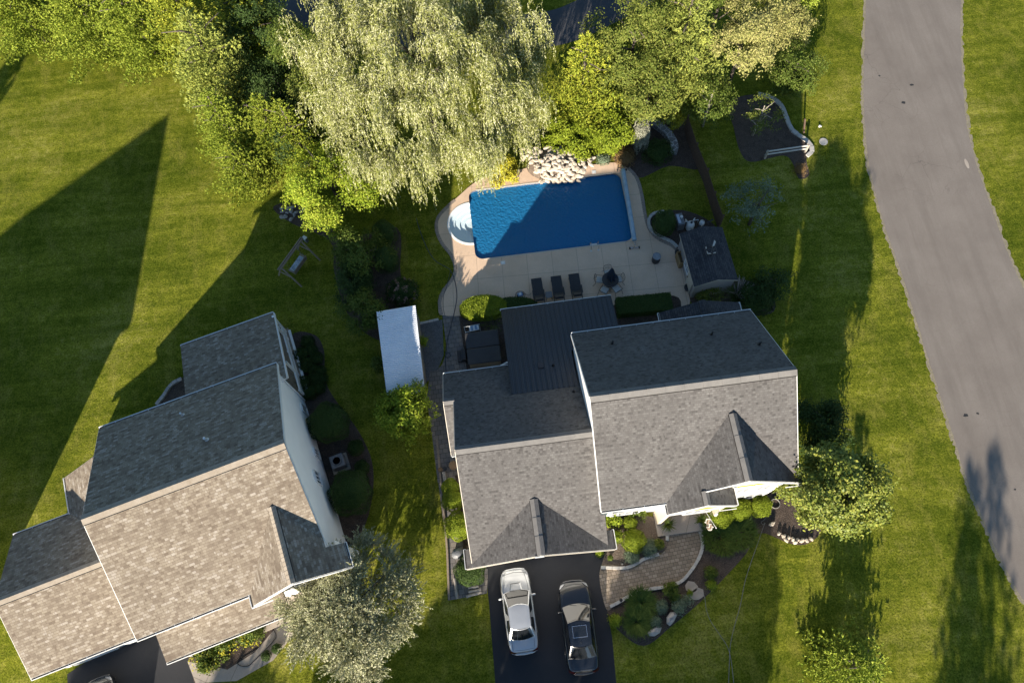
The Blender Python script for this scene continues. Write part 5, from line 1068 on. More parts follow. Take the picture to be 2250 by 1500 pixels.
shrub('round_shrub', 'round green shrub just right of the flag', 'shrub', (1584, 1130), 0.6, 0.72, 0.62, L['arb'], 6000, 0.07, 0.035, seed=115, jitter=0.04, group=GR)
shrub('round_shrub', 'round green shrub against the front wall between two others', 'shrub', (1622, 1116), 0.65, 0.72, 0.62, L['arb'], 6000, 0.07, 0.035, seed=116, jitter=0.04, group=GR)
shrub('round_shrub', 'round green shrub next to the coiled hose', 'shrub', (1670, 1110), 0.6, 0.66, 0.6, L['arb'], 5500, 0.07, 0.035, seed=117, jitter=0.04, group=GR)
grass_clump('ground_cover', 'wide mass of strappy green ground cover below the flag', (1583, 1178), 1500, 0.45, 0.35, 1.05, L['blade'], 118, 'plants', wd=0.05)
grass_clump('ground_cover', 'strappy green ground cover beside the lawn edge of the front bed', (1622, 1168), 1200, 0.42, 0.35, 0.95, L['blade'], 119, 'plants', wd=0.05)
grass_clump('daylily_clump', 'large clump of arching daylily leaves by the driveway', (1408, 1325), 1100, 0.6, 0.5, 0.65, L['blade'], 120, 'plant', wd=0.045)
grass_clump('daylily_clump', 'lower half of the daylily bed next to the boulders', (1398, 1365), 1100, 0.6, 0.5, 0.6, L['blade'], 121, 'plant', wd=0.045)
shrub('leafy_bush', 'low dark bush between the paver walk and the daylilies', 'bush', (1478, 1300), 0.3, 0.55, 0.35, L['mid'], style='broad', lobes=7, twigs=200, nleaf=11, spread=0.09, ln=0.12, wd=0.06, seed=122, core=False)
shrub('leafy_bush', 'grey-green bush near the stepping stones', 'bush', (1503, 1328), 0.3, 0.62, 0.35, L['blueleaf'], style='broad', lobes=7, twigs=230, nleaf=11, spread=0.09, ln=0.1, wd=0.05, seed=123, core=False)
shrub('leafy_bush', 'small grey plant above the upper boulder', 'bush', (1453, 1332), 0.25, 0.38, 0.28, L['blueleaf'], 900, 0.09, 0.04, seed=124, jitter=0.13)
shrub('leafy_bush', 'small grey plant left of the lower boulder', 'bush', (1440, 1366), 0.2, 0.36, 0.25, L['blueleaf'], 800, 0.09, 0.04, seed=125, jitter=0.13)
shrub('leafy_bush', 'rusty yellow plant at the driveway edge of the daylily bed', 'bush', (1352, 1362), 0.2, 0.36, 0.25, L['bright'], 700, 0.1, 0.04, seed=126, jitter=0.15)
shrub('leafy_bush', 'upper of two small plants in the bare mulch below the ground cover', 'bush', (1562, 1258), 0.25, 0.36, 0.28, L['mid'], 600, 0.12, 0.05, seed=127, jitter=0.18)
shrub('leafy_bush', 'lower bright plant in the bare mulch near the lawn edge', 'bush', (1563, 1284), 0.2, 0.28, 0.22, L['bright'], 450, 0.11, 0.045, seed=128, jitter=0.18)
shrub('leafy_bush', 'tiny plant beside the stepping stones', 'bush', (1516, 1302), 0.15, 0.16, 0.14, L['bright'], 250, 0.09, 0.04, seed=129, jitter=0.15)
shrub('dry_bush', 'dry brown plant at the tip of the stone-edged bed', 'bush', (1757, 372), 0.3, 0.42, 0.32, L['red'], 600, 0.13, 0.03, seed=130, jitter=0.25)
shrub('leafy_bush', 'bushy flowering plant against the end wall of the small shed', 'bush', (1558, 640), 0.5, 0.95, 0.55, L['olive'], style='broad', lobes=9, twigs=380, nleaf=12, spread=0.12, ln=0.13, wd=0.05, seed=131, core=False)
shrub('dark_shrub', 'broad dark shrub at the back right corner of the grey house', 'shrub', (1662, 655), 0.9, 1.15, 0.9, L['dark'], 5500, 0.12, 0.06, seed=132, jitter=0.09, lumps=0.08)
pg = grass_clump('pampas_grass', 'ornamental grass with pale plumes at the corner of the small shed', (1617, 655), 420, 1.4, 1.0, 0.25, L['blade'], 133, 'plant', wd=0.03)
V_, F_ = blades(134, 46, 1.9, 0.75, 0.2, 0.10, 3, 0.45); raw_mesh('plumes', V_, F_, L['plume'], pg)
shrub('climbing_vine', 'dark vine growing along the left side of the tin-roofed shed', 'vine', (832, 800), 0.7, 0.35, 0.7, L['mid'], style='broad', lobes=6, twigs=160, nleaf=12, spread=0.1, ln=0.13, wd=0.08, seed=135, core=False)
shrub('leafy_bush', 'small fern-like plant poking out at the right side of the tin-roofed shed', 'bush', (930, 750), 0.9, 0.32, 0.35, L['bright'], 350, 0.16, 0.04, seed=136, jitter=0.3)
shrub('leafy_bush', 'pale conifer seedling beside the flagstone wall by the metal roof', 'bush', (1085, 705), 0.5, 0.55, 0.5, L['mid'], style='spiky', shoots=60, per=8, ln=0.12, wd=0.04, seed=137, core=False)
# hedges
def hedge(label, uvs, z, hw, hh, n, leafm, seed, round_=False):
    rs = np.random.RandomState(seed); pts = [P(u, v, z) for u, v in uvs]; a, b = pts[0], pts[-1]; c = (a+b)/2; d = (b-a); Lh = d.length; ang = math.atan2(d.y, d.x)
    t = thing('hedge', label, 'hedge', (c.x, c.y, 0), ang)
    face = rs.rand(n); x = rs.uniform(-Lh/2, Lh/2, n); y = rs.uniform(-hw, hw, n); zz = rs.uniform(0, hh, n)
    nr = np.zeros((n, 3)); top = face < 0.55; fr = (face >= 0.55) & (face < 0.9); en = face >= 0.9
    p = np.stack([x, y, zz], 1); p[top, 2] = hh; nr[top, 2] = 1
    sgn = np.where(rs.rand(n) < 0.5, -1, 1); p[fr, 1] = hw*sgn[fr]; nr[fr, 1] = sgn[fr]; p[en, 0] = Lh/2*sgn[en]; nr[en, 0] = sgn[en]
    if round_:
        k = np.clip(1-(np.abs(p[:, 0])/(Lh/2))**2.5, 0.12, 1)**0.5; p[:, 1] *= k; p[:, 2] *= 0.55+0.45*k
    p += rs.normal(size=p.shape)*0.03; nn_ = unit(nr+rs.normal(size=p.shape)*0.5); ax_ = unit(np.cross(nn_, rs.normal(size=p.shape)))
    raw_mesh('foliage', *cards(p, ax_, nn_, 0.09*rs.uniform(0.7, 1.3, n), 0.05), leafm, t)
    b_ = MB()
    if round_: b_.lathe((0, 0, 0), [(1.0, 0.0), (0.96, hh*0.6), (0.75, hh*0.86), (0.01, hh*0.93)], 20, sx=Lh/2*0.93, sy=hw*0.88)
    else: b_.box((0, 0, hh/2-0.02), (Lh-0.08, 2*hw-0.08, hh-0.06))
    b_.build('inner_growth', leafm, t); s_ = MB()
    for k in range(int(Lh/0.6)): s_.tube([(-Lh/2+0.3+k*0.6, 0, -0.02), (-Lh/2+0.3+k*0.6, 0.02, 0.2)], 0.03, 6)
    s_.build('stem', M['bark'], t)
hedge('long box-shaped dark green hedge between the deck and the grey house', [(1356, 675), (1474, 664)], 0.5, 0.58, 0.75, 15000, L['box'], 1)
hedge('rounded hedge at the left end of the deck, its tip sunlit', [(1012, 680), (1112, 672)], 0.5, 0.75, 0.85, 14000, L['arb'], 2, True)
hedge('low rounded hedge behind the loungers along the metal roof', [(1090, 668), (1178, 668)], 0.35, 0.42, 0.55, 7000, L['box'], 3, True)

# trees across the street, below the frame: their shadows lie on the front lawns
GF = 'street-side trees below the frame'
def street(x, y, h, r, k, lab, con=False):
    if con: c_ = crown_conifer(200+k, h, r, 170, 0.36, 0.36, 9, wd=0.13, base=0.04); lm = L['pine']; zc = 0
    else: c_ = crown_broad(200+k, r, h*0.47, 18, 2600, 12, 0.22, 0.30, 0.22); lm = L['mid']; zc = h*0.55
    tree('street_tree', lab, 'tree', (x, y), c_, lm, h*0.85, 0.2, 7, r*0.6, zc=zc, seed=k, group=GF)
SX_, SY_ = 1.115, 3.054
def cast(tipx, tipy, h, r, k, lab, con=False): street(tipx-SX_*h, tipy-SY_*h, h, r, k, lab, con)
cast(10.2, 4.8, 8.0, 3.8, 1, 'round street tree shading the front bed of the grey house')
cast(5.6, 2.4, 6.5, 1.7, 2, 'round street tree shading the driveway right of the cars')
cast(1.0, 2.6, 7.5, 3.3, 13, 'round street tree shading the black sedan')
cast(-3.8, 3.2, 7.5, 3.0, 3, 'round street tree shading the garage front and the silver sedan')
cast(-9.4, 1.4, 7.0, 3.6, 4, 'round street tree shading the lawn between the houses')
cast(-16.5, -0.3, 7.0, 3.6, 5, 'round street tree shading the driveway of the tan-roofed house')
cast(-23.4, 4.2, 9.0, 2.2, 6, 'street tree whose shadow mottles the garage roof at the lower left')
cast(8.4, 5.2, 8.5, 2.7, 16, 'street tree shading the daylily bed')
cast(12.6, 6.4, 9.0, 3.6, 7, 'round street tree at the right end of the front lawn')
cast(-2.5, -5.5, 8.0, 4.6, 14, 'low wide street tree behind the driveway trees'); cast(5.0, -5.5, 8.0, 4.2, 15, 'second low wide street tree behind the driveway trees')
cast(26.6, 6.4, 12.0, 3.4, 8, 'tall pointed street tree shading the road edge', True)
cast(28.3, 7.4, 12.5, 3.2, 9, 'tallest pointed street tree shading the road', True)
cast(25.0, 2.5, 11.0, 3.2, 10, 'pointed street tree shading the lawn beside the road', True)
cast(-36.3, 48.2, 9.0, 2.0, 11, 'pointed tree beyond the left edge', True)
cast(-37.6, 46.0, 9.0, 1.8, 12, 'second pointed tree beyond the left edge', True)

# ------------------------------------------------------------------ cars
def car(name, label, loc, rot, Lc, Wc, Hc, paint, sedan=True, scoop=False, sunroof=False, glass=None):
    t = thing(name, label, 'car', loc, rot); glass = glass or M['car_glass']
    hl, hw = Lc/2, Wc/2
    # stations front (+y) to rear: (y, half width, deck height, edge height)
    cow, rdk = 0.20*Lc, -0.335*Lc
    st = [(1.0, .62, .50, .47), (.985, .74, .60, .55), (.95, .84, .66, .61), (.88, .92, .715, .66), (.78, .965, .77, .71), (.62, .985, .83, .77), (.45, .99, .88, .82), (.30, 1.0, .92, .86), (.10, 1.0, .94, .88), (-.15, 1.0, .95, .89), (-.4, 1.0, .955, .90), (-.58, .99, .96, .91), (-.74, .965, .965, .915), (-.87, .93, .96, .90), (-.95, .88, .93, .86), (-.985, .82, .80, .75), (-1.0, .74, .62, .58)]
    vs = []; sec = 15
    for (fy_, fw, dz, ez) in st:
        y = fy_*hl; w = fw*hw; k = Hc/1.45
        half_ = [(w*0.90, 0.20), (w*0.985, 0.33), (w, 0.50), (w*0.985, 0.68*ez/0.82), (w*0.945, ez*k), (w*0.80, (ez+(dz-ez)*0.65)*k), (w*0.45, dz*k), (0, (dz+0.012)*k)]
        full = [(x, z) for x, z in half_]+[(-x, z) for x, z in half_[-2::-1]]
        vs += [(x, y, z) for x, z in full]
    n = 15; fs = [(i*n+j, i*n+j+1, (i+1)*n+j+1, (i+1)*n+j) for i in range(len(st)-1) for j in range(n-1)]
    b = MB(); b.add(vs, fs); b.add([vs[j] for j in range(n)], [tuple(range(n))]); b.add([vs[(len(st)-1)*n+j] for j in range(n)], [tuple(reversed(range(n)))])
    body = b.build('body', paint, t, smooth=True, sub=1)
    ub = MB(); ub.box((0, 0, 0.27), (Wc*0.86, Lc*0.9, 0.2)); ub.build('underbody', M['rubber'], t)
    # greenhouse
    k = Hc/1.45; zb, zr = 0.93*k, Hc
    bw, rw = hw*0.86, hw*0.66
    fB, fR, rR, rB = cow+0.02*Lc, 0.035*Lc, -0.20*Lc, rdk+0.0
    def pane(quad, nu, nv, bulge, nrm):
        vs = []; A, B, Cc, Dd = [Vector(p) for p in quad]; nrm = Vector(nrm)
        for i in range(nv+1):
            for j in range(nu+1):
                u, v = j/nu, i/nv; p = (A*(1-u)+B*u)*(1-v)+(Dd*(1-u)+Cc*u)*v
                vs.append(p+nrm*bulge*(4*u*(1-u)))
        return vs, [(i*(nu+1)+j, i*(nu+1)+j+1, (i+1)*(nu+1)+j+1, (i+1)*(nu+1)+j) for i in range(nv) for j in range(nu)]
    def lerp(a, b, s): return tuple(a[i]*(1-s)+b[i]*s for i in range(3))
    FL, FR = (-bw, fB, zb), (bw, fB, zb); RL, RR = (-bw, rB, zb), (bw, rB, zb)
    TFL, TFR, TRL, TRR = (-rw, fR, zr-0.03), (rw, fR, zr-0.03), (-rw*0.96, rR, zr-0.03), (rw*0.96, rR, zr-0.03)
    sh = MB()
    for q, bu, nn_ in (((FL, FR, TFR, TFL), 0.14, (0, 1, 0)), ((RR, RL, TRL, TRR), 0.12, (0, -1, 0)), ((FR, RR, TRR, TFR), 0.03, (1, 0, 0)), ((RL, FL, TFL, TRL), 0.03, (-1, 0, 0))):
        v, f = pane(q, 8, 4, bu, nn_); sh.add(v, f)
    sh.build('pillars', paint, t, smooth=True)
    def inset(q, m0, m1, b0, b1):
        A, B, Cc, Dd = q; f = lambda u, v: lerp(lerp(A, B, u), lerp(Dd, Cc, u), v)
        return (f(m0, b0), f(1-m1, b0), f(1-m1, b1), f(m0, b1))
    for nm, q, bu, nn_, ins, off in (('windshield', (FL, FR, TFR, TFL), 0.14, (0, 1, 0), (0.03, 0.03, 0.02, 0.93), (0, 0.012, 0.014)), ('rear_window', (RR, RL, TRL, TRR), 0.12, (0, -1, 0), (0.06, 0.06, 0.12, 0.93), (0, -0.012, 0.014))):
        v, f = pane(inset(q, *ins), 8, 4, bu*0.93, nn_); g = MB(); g.add([Vector(p)+Vector(off) for p in v], f); g.build(nm, glass, t, smooth=True)
    for sx in (1, -1):
        q = (FR, RR, TRR, TFR) if sx > 0 else (RL, FL, TFL, TRL)
        for (m0, m1_) in ((0.07, 0.53), (0.50, 0.08)) if sx > 0 else ((0.08, 0.50), (0.53, 0.07)):
            v, f = pane(inset(q, m0, m1_, 0.10, 0.90), 4, 3, 0.03, (sx, 0, 0)); g = MB(); g.add([Vector(p)+Vector((0.012*sx, 0, 0.004)) for p in v], f); g.build('side_window', glass, t, smooth=True)
    # roof panel with a crown
    rm = MB(); vs = []; nu, nv = 8, 8
    for i in range(nv+1):
        for j in range(nu+1):
            u, v = j/nu*2-1, i/nv; yy = fR*(1-v)+rR*v; yy += (0.10 if v < 0.5 else -0.08)*(1-u*u)*abs(1-2*v); vs.append((u*(rw*1.02*(1-v)+rw*0.98*v), yy+(0.02 if i == 0 else 0), zr-0.035+0.05*(1-u**4*0.9)*(1-(2*v-1)**4*0.7)))
    rm.add(vs, [(i*(nu+1)+j, (i+1)*(nu+1)+j, (i+1)*(nu+1)+j+1, i*(nu+1)+j+1) for i in range(nv) for j in range(nu)])
    roof = rm.build('car_roof', paint, t, smooth=True)
    if sunroof:
        s_ = MB(); s_.box((0, -0.055*Lc, zr+0.016), (0.80, 0.62, 0.012)); s_.build('sunroof_frame', M['steel'], roof, bevel=0.03); s_ = MB(); s_.box((0, -0.055*Lc, zr+0.022), (0.74, 0.56, 0.012)); s_.build('sunroof', glass, roof, bevel=0.03)
        s_ = MB(); s_.add([(-0.02, rR+0.22, zr), (0.02, rR+0.22, zr), (0.012, rR+0.08, zr), (-0.012, rR+0.08, zr), (0, rR+0.09, zr+0.07)], [(0, 1, 4), (1, 2, 4), (2, 3, 4), (3, 0, 4)]); s_.build('antenna', M['rubber'], roof)
    if scoop:
        s_ = MB(); yc = 0.56*hl
        s_.add([(-0.30, yc+0.24, 0.80), (0.30, yc+0.24, 0.80), (0.36, yc-0.18, 0.90), (-0.36, yc-0.18, 0.90), (-0.24, yc+0.20, 0.87), (0.24, yc+0.20, 0.87), (0.28, yc-0.14, 0.935), (-0.28, yc-0.14, 0.935)], [(4, 7, 6, 5), (0, 3, 7, 4), (1, 5, 6, 2), (3, 2, 6, 7)]); sc = s_.build('hood_scoop', paint, t, bevel=0.015)
        s_ = MB(); s_.add([(-0.27, yc+0.245, 0.80), (0.27, yc+0.245, 0.80), (0.22, yc+0.205, 0.865), (-0.22, yc+0.205, 0.865)], [(0, 1, 2, 3)]); s_.build('intake', M['rubber'], sc)
    # hood, trunk and door seams
    sm_ = MB()
    for sx in (1, -1):
        sm_.cut(); sm_.tube([(sx*hw*0.80, cow+0.10, 0.885*k), (sx*hw*0.78, 0.62*hl, 0.815*k), (sx*hw*0.66, 0.90*hl, 0.715*k)], 0.008, 5)
        sm_.cut(); sm_.tube([(sx*hw*0.72, rB-0.05, 0.962*k), (sx*hw*0.70, -0.90*hl, 0.957*k)], 0.008, 5)
    sm_.cut(); sm_.tube([(-hw*0.70, -0.915*hl, 0.955*k), (0, -0.93*hl, 0.967*k), (hw*0.70, -0.915*hl, 0.955*k)], 0.008, 5); sm_.cut(); sm_.tube([(-hw*0.66, 0.90*hl, 0.715*k), (0, 0.945*hl, 0.70*k), (hw*0.66, 0.90*hl, 0.715*k)], 0.008, 5)
    sm_.build('panel_seam', M['rubber'], body)
    for sx in (1, -1):
        m_ = MB(); m_.lathe((0, 0, 0), [(0.01, -0.06), (0.075, -0.04), (0.085, 0.02), (0.05, 0.07), (0.01, 0.08)], 12, sx=1.35, sy=0.7)
        m_.v = [(x+sx*(hw+0.09), y+cow-0.16, z+0.98*k) for x, y, z in m_.v]; m_.bar((sx*hw*0.88, cow-0.14, 0.93*k), (sx*(hw+0.04), cow-0.16, 0.97*k), 0.05, 0.03); m_.build('wing_mirror', paint, t, smooth=True)
        h_ = MB(); h_.add([(sx*hw*0.52, hl*0.965, 0.60*k), (sx*hw*0.80, hl*0.925, 0.60*k), (sx*hw*0.90, hl*0.835, 0.68*k), (sx*hw*0.84, hl*0.84, 0.715*k), (sx*hw*0.58, hl*0.93, 0.685*k)], [(0, 1, 2, 3, 4)]); h_.v = [(x*1.015, y*1.012, z+0.012) for x, y, z in h_.v]; h_.build('headlight', M['lamp_glass'], t)
        h_ = MB(); h_.add([(sx*hw*0.50, -hl*0.985, 0.78*k), (sx*hw*0.86, -hl*0.95, 0.78*k), (sx*hw*0.93, -hl*0.86, 0.86*k), (sx*hw*0.86, -hl*0.90, 0.90*k), (sx*hw*0.52, -hl*0.965, 0.90*k)], [(0, 1, 2, 3, 4)]); h_.v = [(x*1.012, y*1.012, z+0.008) for x, y, z in h_.v]; h_.build('tail_light', M['tail_glass'], t)
        for yy in (0.60*hl, -0.60*hl):
            w_ = MB(); w_.tube([(sx*(hw-0.20), yy, 0.32), (sx*(hw+0.005), yy, 0.32)], 0.32, 24); wh = w_.build('wheel', M['rubber'], t, smooth=False); r_ = MB(); r_.tube([(sx*(hw-0.02), yy, 0.32), (sx*(hw+0.012), yy, 0.32)], 0.20, 20); r_.build('rim', M['steel'], wh)
            a_ = MB(); a_.tube([(sx*(hw*0.985), yy+0.37*math.cos(a), 0.32+0.37*math.sin(a)) for a in np.linspace(-0.2, PI+0.2, 12)], 0.022, 6); a_.build('wheel_arch', M['rubber'], body)
    bm_ = MB(); bm_.tube([(-hw*0.72, hl*0.985, 0.42), (-hw*0.4, hl*1.01, 0.42), (0, hl*1.02, 0.42), (hw*0.4, hl*1.01, 0.42), (hw*0.72, hl*0.985, 0.42)], 0.07, 8); bm_.build('front_bumper', paint, t, smooth=True)
    bm_ = MB(); bm_.tube([(-hw*0.80, -hl*0.955, 0.52), (-hw*0.5, -hl*1.0, 0.52), (0, -hl*1.015, 0.52), (hw*0.5, -hl*1.0, 0.52), (hw*0.80, -hl*0.955, 0.52)], 0.08, 8); bm_.build('rear_bumper', paint, t, smooth=True)
    wp = MB()
    for sx in (-0.35, 0.25): wp.bar((sx, fB+0.10, zb+0.035), (sx+0.38, fB+0.02, zb+0.075), 0.02, 0.02)
    wp.build('wiper', M['rubber'], t)
    return t
M['car_glass'] = mat('car_glass', (0.012, 0.014, 0.017), 0.03, 0, 0.9)
M['lamp_glass'] = mat('lamp_glass', (0.25, 0.26, 0.28), 0.08, 0.2, 0.8)
M['tail_glass'] = mat('tail_glass', (0.07, 0.008, 0.008), 0.1, 0, 0.8)
def paintm(name, c, metal, rough):
    m = mat(name, c, rough, metal, 0.6); g = G(m); g.b.inputs['Coat Weight'].default_value = 0.8; g.b.inputs['Coat Roughness'].default_value = 0.06
    n = g.noise(g.coord('Object'), 2.5, 4, 0.6); g.col(g.mix(g.ramp(n, [(0.45, (0, 0, 0)), (0.75, (0.2, 0.2, 0.2))]), c, tuple(x*0.75+0.004 for x in c))); return m
M['car_silver'] = paintm('silver_paint', (0.44, 0.45, 0.46), 0.45, 0.26)
M['car_dark'] = paintm('dark_paint', (0.012, 0.014, 0.018), 0.2, 0.22)
a_, b_ = P(1128, 1251, 0.7), P(1153, 1434, 0.8); c_ = (a_+b_)/2
car('car', 'silver sedan with a hood scoop parked on the left of the driveway', (c_.x, c_.y, 0.012), math.atan2(a_.y-b_.y, a_.x-b_.x)-PI/2, 4.45, 1.74, 1.43, M['car_silver'], scoop=True)
a_, b_ = P(1259, 1278, 0.7), P(1284, 1477, 0.8); c_ = (a_+b_)/2
car('car', 'black sedan with a glass sunroof parked on the right of the driveway', (c_.x, c_.y, 0.012), math.atan2(a_.y-b_.y, a_.x-b_.x)-PI/2, 4.8, 1.82, 1.43, M['car_dark'], sunroof=True)
q = P(226, 1588, 0.8); car('car', 'black car at the bottom edge on the driveway of the tan-roofed house', (q.x, q.y, 0.012), 0.30, 4.7, 1.82, 1.45, M['car_dark'])

# ------------------------------------------------------------------ sheds
sx0 = P(827, 684, 2.35); sx1 = P(912, 669, 2.35); sx2 = P(933, 862, 2.2); sx3 = P(850, 868, 2.2)
ang = math.atan2(sx1.y-sx0.y, sx1.x-sx0.x); cs_ = (sx0+sx1+sx2+sx3)/4
t = thing('tin_shed', 'long narrow shed with a pale corrugated tin roof between the two houses', 'shed', (cs_.x, cs_.y, 0), -0.0)
R_ = [(p.x-cs_.x, p.y-cs_.y, p.z) for p in (sx3, sx2, sx1, sx0)]
b = MB(); vs = []; fs = []; NR, NK = 88, 1      # corrugations run across the shed
for i in range(NR+1):
    s_ = i/NR
    for e, (pa, pb2) in enumerate(((R_[0], R_[3]), (R_[1], R_[2]))):
        p = [pa[k]*(1-s_)+pb2[k]*s_ for k in range(3)]; vs.append((p[0], p[1], p[2]+(0.028 if i % 2 else -0.028)-(0.07 if e else 0)))
fs = [(2*i, 2*i+1, 2*i+3, 2*i+2) for i in range(NR)]; b.add(vs, fs); b.build('tin_roof', M['roof_tin_plain'] if 'roof_tin_plain' in M else M['roof_tin'], t)
w_ = MB(); ins = [(x*0.93, y*0.975, z) for x, y, z in R_]
for i in range(4):
    p, r_ = ins[i], ins[(i+1) % 4]; w_.add([(p[0], p[1], 0), (r_[0], r_[1], 0), (r_[0], r_[1], 2.1), (p[0], p[1], 2.1)], [(0, 1, 2, 3)])
w_.build('shed_wall', siding('weathered_board', (0.20, 0.18, 0.16), 0.2), t)
fr = MB(); fr.bar((R_[1][0], R_[1][1], 2.06), (R_[2][0], R_[2][1], 2.2), 0.03, 0.08); fr.build('eave_board', M['trim'], t)
for sgn, kk in ((1, 0.35), (1, 0.75)):
    g_ = MB(); p, r_ = Vector(ins[1]), Vector(ins[2]); c_ = p.lerp(r_, kk); g_.box((c_.x+0.01, c_.y, 1.0), (0.05, 1.1, 1.9), math.atan2(r_.y-p.y, r_.x-p.x)-PI/2); g_.build('shed_door', M['wood'], t)
# small shed right of the deck
s0, s1, s2, s3 = P(1494, 512, 1.95), P(1588, 503, 1.95), P(1620, 614, 1.95), P(1525, 630, 1.95); cs_ = (s0+s1+s2+s3)/4; ang = math.atan2(s1.y-s0.y, s1.x-s0.x)
t = thing('garden_shed', 'small garden shed with a dark shingle roof at the right end of the deck', 'shed', (cs_.x, cs_.y, 0), 0.055)
hx, hy, zr_ = 1.44, 1.97, 2.5
b = MB(); b.slab([(-hx, -hy, 1.95), (0, -hy, zr_), (0, hy, zr_), (-hx, hy, 1.95)], 0.1); b.slab([(0, -hy, zr_), (hx, -hy, 1.95), (hx, hy, 1.95), (0, hy, zr_)], 0.1); sr = b.build('roof', [M['dark_shingle'], M['tan_trim']], t)
w_ = MB(); ix, iy = hx-0.15, hy-0.12
w_.add([(-ix, -iy, 0), (ix, -iy, 0), (ix, -iy, 1.9), (0, -iy, 2.4), (-ix, -iy, 1.9)], [(0, 1, 2, 3, 4)]); w_.add([(-ix, iy, 0), (ix, iy, 0), (ix, iy, 1.9), (0, iy, 2.4), (-ix, iy, 1.9)], [(4, 3, 2, 1, 0)])
w_.add([(-ix, -iy, 0), (-ix, iy, 0), (-ix, iy, 1.9), (-ix, -iy, 1.9)], [(3, 2, 1, 0)]); w_.add([(ix, -iy, 0), (ix, iy, 0), (ix, iy, 1.9), (ix, -iy, 1.9)], [(0, 1, 2, 3)]); w_.build('wall', M['grey_siding'], t)
window_unit(t, 'x', -0.6, 0.3, 0.9, 1.6, -ix-0.01, -1); d_ = MB(); d_.box((-ix-0.04, -1.1, 0.9), (0.05, 0.9, 1.75)); d_ = d_.build('door', M['tan_trim'], t); hb = MB(); hb.box((-ix-0.09, -0.75, 1.0), (0.04, 0.03, 0.15)); hb.build('handle', M['rubber'], d_)
cb = MB(); cb.box((0.02, 0.1, zr_+0.10), (0.46, 0.46, 0.30)); cu = cb.build('cupola', M['dark_shingle'], t); cb = MB()
cb.lathe((0.02, 0.1, zr_+0.25), [(0.36, 0.0), (0.34, 0.03), (0.0, 0.26)], 4); cb.build('cupola_roof', M['dark_shingle'], cu)
ct = MB(); ct.bar((-0.24, -0.14, zr_+0.2), (-0.24, 0.34, zr_+0.2), 0.05, 0.10); ct.bar((-0.22, -0.16, zr_+0.2), (0.28, -0.16, zr_+0.2), 0.05, 0.10); ct.build('cupola_trim', M['tan_trim'], cu)
wv = MB(); wv.add([(0.05, 0.15, zr_+0.62), (0.26, 0.52, zr_+0.66), (0.32, 0.36, zr_+0.66), (0.14, 0.10, zr_+0.62)], [(0, 1, 2), (0, 2, 3)]); wv.tube([(0.08, 0.13, zr_+0.4), (0.08, 0.13, zr_+0.66)], 0.012, 6); wv.build('weather_vane', M['tan_trim'], cu)

# ------------------------------------------------------------------ deck furniture
def lounger(label, u0, v0, first=[None]):
    """u0,v0: centre of the head end edge (z about 0.45)"""
    q = P(u0, v0, 0.4)
    if first[0] is None:
        t = thing('lounge_chair', label, 'lounger', (q.x, q.y, 0.045), 0.03, 'dark loungers on the deck')
        fr = MB()
        for sx in (-0.33, 0.33): fr.bar((sx, 0.0, 0.36), (sx, -1.25, 0.36), 0.05, 0.05); fr.bar((sx, -1.25, 0.36), (sx, -1.95, 0.34), 0.05, 0.05)
        for y_ in (0.0, -0.65, -1.25, -1.95): fr.bar((-0.33, y_, 0.35), (0.33, y_, 0.35), 0.04, 0.04)
        fr.build('frame', M['black_metal'], t)
        s_ = MB(); s_.add([(-0.32, -0.02, 0.40), (0.32, -0.02, 0.40), (0.32, -1.25, 0.38), (-0.32, -1.25, 0.38), (-0.32, -0.02, 0.37), (0.32, -0.02, 0.37), (0.32, -1.25, 0.35), (-0.32, -1.25, 0.35)], [(3, 2, 1, 0), (4, 5, 6, 7), (0, 1, 5, 4), (1, 2, 6, 5), (2, 3, 7, 6), (3, 0, 4, 7)]); s_.build('seat', M['fabric_dark'], t)
        s_ = MB(); s_.add([(-0.31, -1.27, 0.40), (0.31, -1.27, 0.40), (0.31, -1.86, 0.80), (-0.31, -1.86, 0.80), (-0.31, -1.25, 0.37), (0.31, -1.25, 0.37), (0.31, -1.88, 0.77), (-0.31, -1.88, 0.77)], [(3, 2, 1, 0), (4, 5, 6, 7), (0, 1, 5, 4), (1, 2, 6, 5), (2, 3, 7, 6), (3, 0, 4, 7)]); s_.build('backrest', M['fabric_dark'], t)
        s_ = MB(); s_.box((0, -1.66, 0.72), (0.5, 0.24, 0.07), 0, (-0.6, 0)); s_.build('headrest', M['tub_cover'], t, bevel=0.02)
        for sx in (-0.37, 0.37):
            s_ = MB(); s_.bar((sx, -0.95, 0.56), (sx, -1.55, 0.58), 0.06, 0.03); s_.bar((sx, -1.0, 0.36), (sx, -1.0, 0.56), 0.03); s_.build('armrest', M['black_metal'], t)
            for y_ in (-0.15, -1.75): s_ = MB(); s_.bar((sx*0.9, y_, 0.0), (sx*0.9, y_, 0.36), 0.04); s_.build('leg', M['black_metal'], t)
        first[0] = t
    else:
        t = copy_tree(first[0]); t.location = (q.x, q.y, 0.045); t['label'] = label
    return t
lounger('dark mesh lounger nearest the pool robot, leftmost of three', 1178, 612)
lounger('dark mesh lounger in the middle of three, right of the side table', 1221, 607)
lounger('dark mesh lounger nearest the dining set, rightmost of three', 1260, 602)
q = P(1206, 648, 0.4); t = thing('side_table', 'small square glass side table between two dark loungers', 'table', (q.x, q.y, 0.045), 0.05)
b = MB(); b.box((0, 0, 0.42), (0.46, 0.46, 0.025)); b.build('tabletop', M['grey_plastic'], t, bevel=0.02)
for sx in (-1, 1):
    for sy in (-1, 1): b = MB(); b.bar((0.05*sx, 0.05*sy, 0.40), (0.21*sx, 0.21*sy, 0.0), 0.03); b.build('leg', M['black_metal'], t)
dc = P(1339, 625, 0.0)
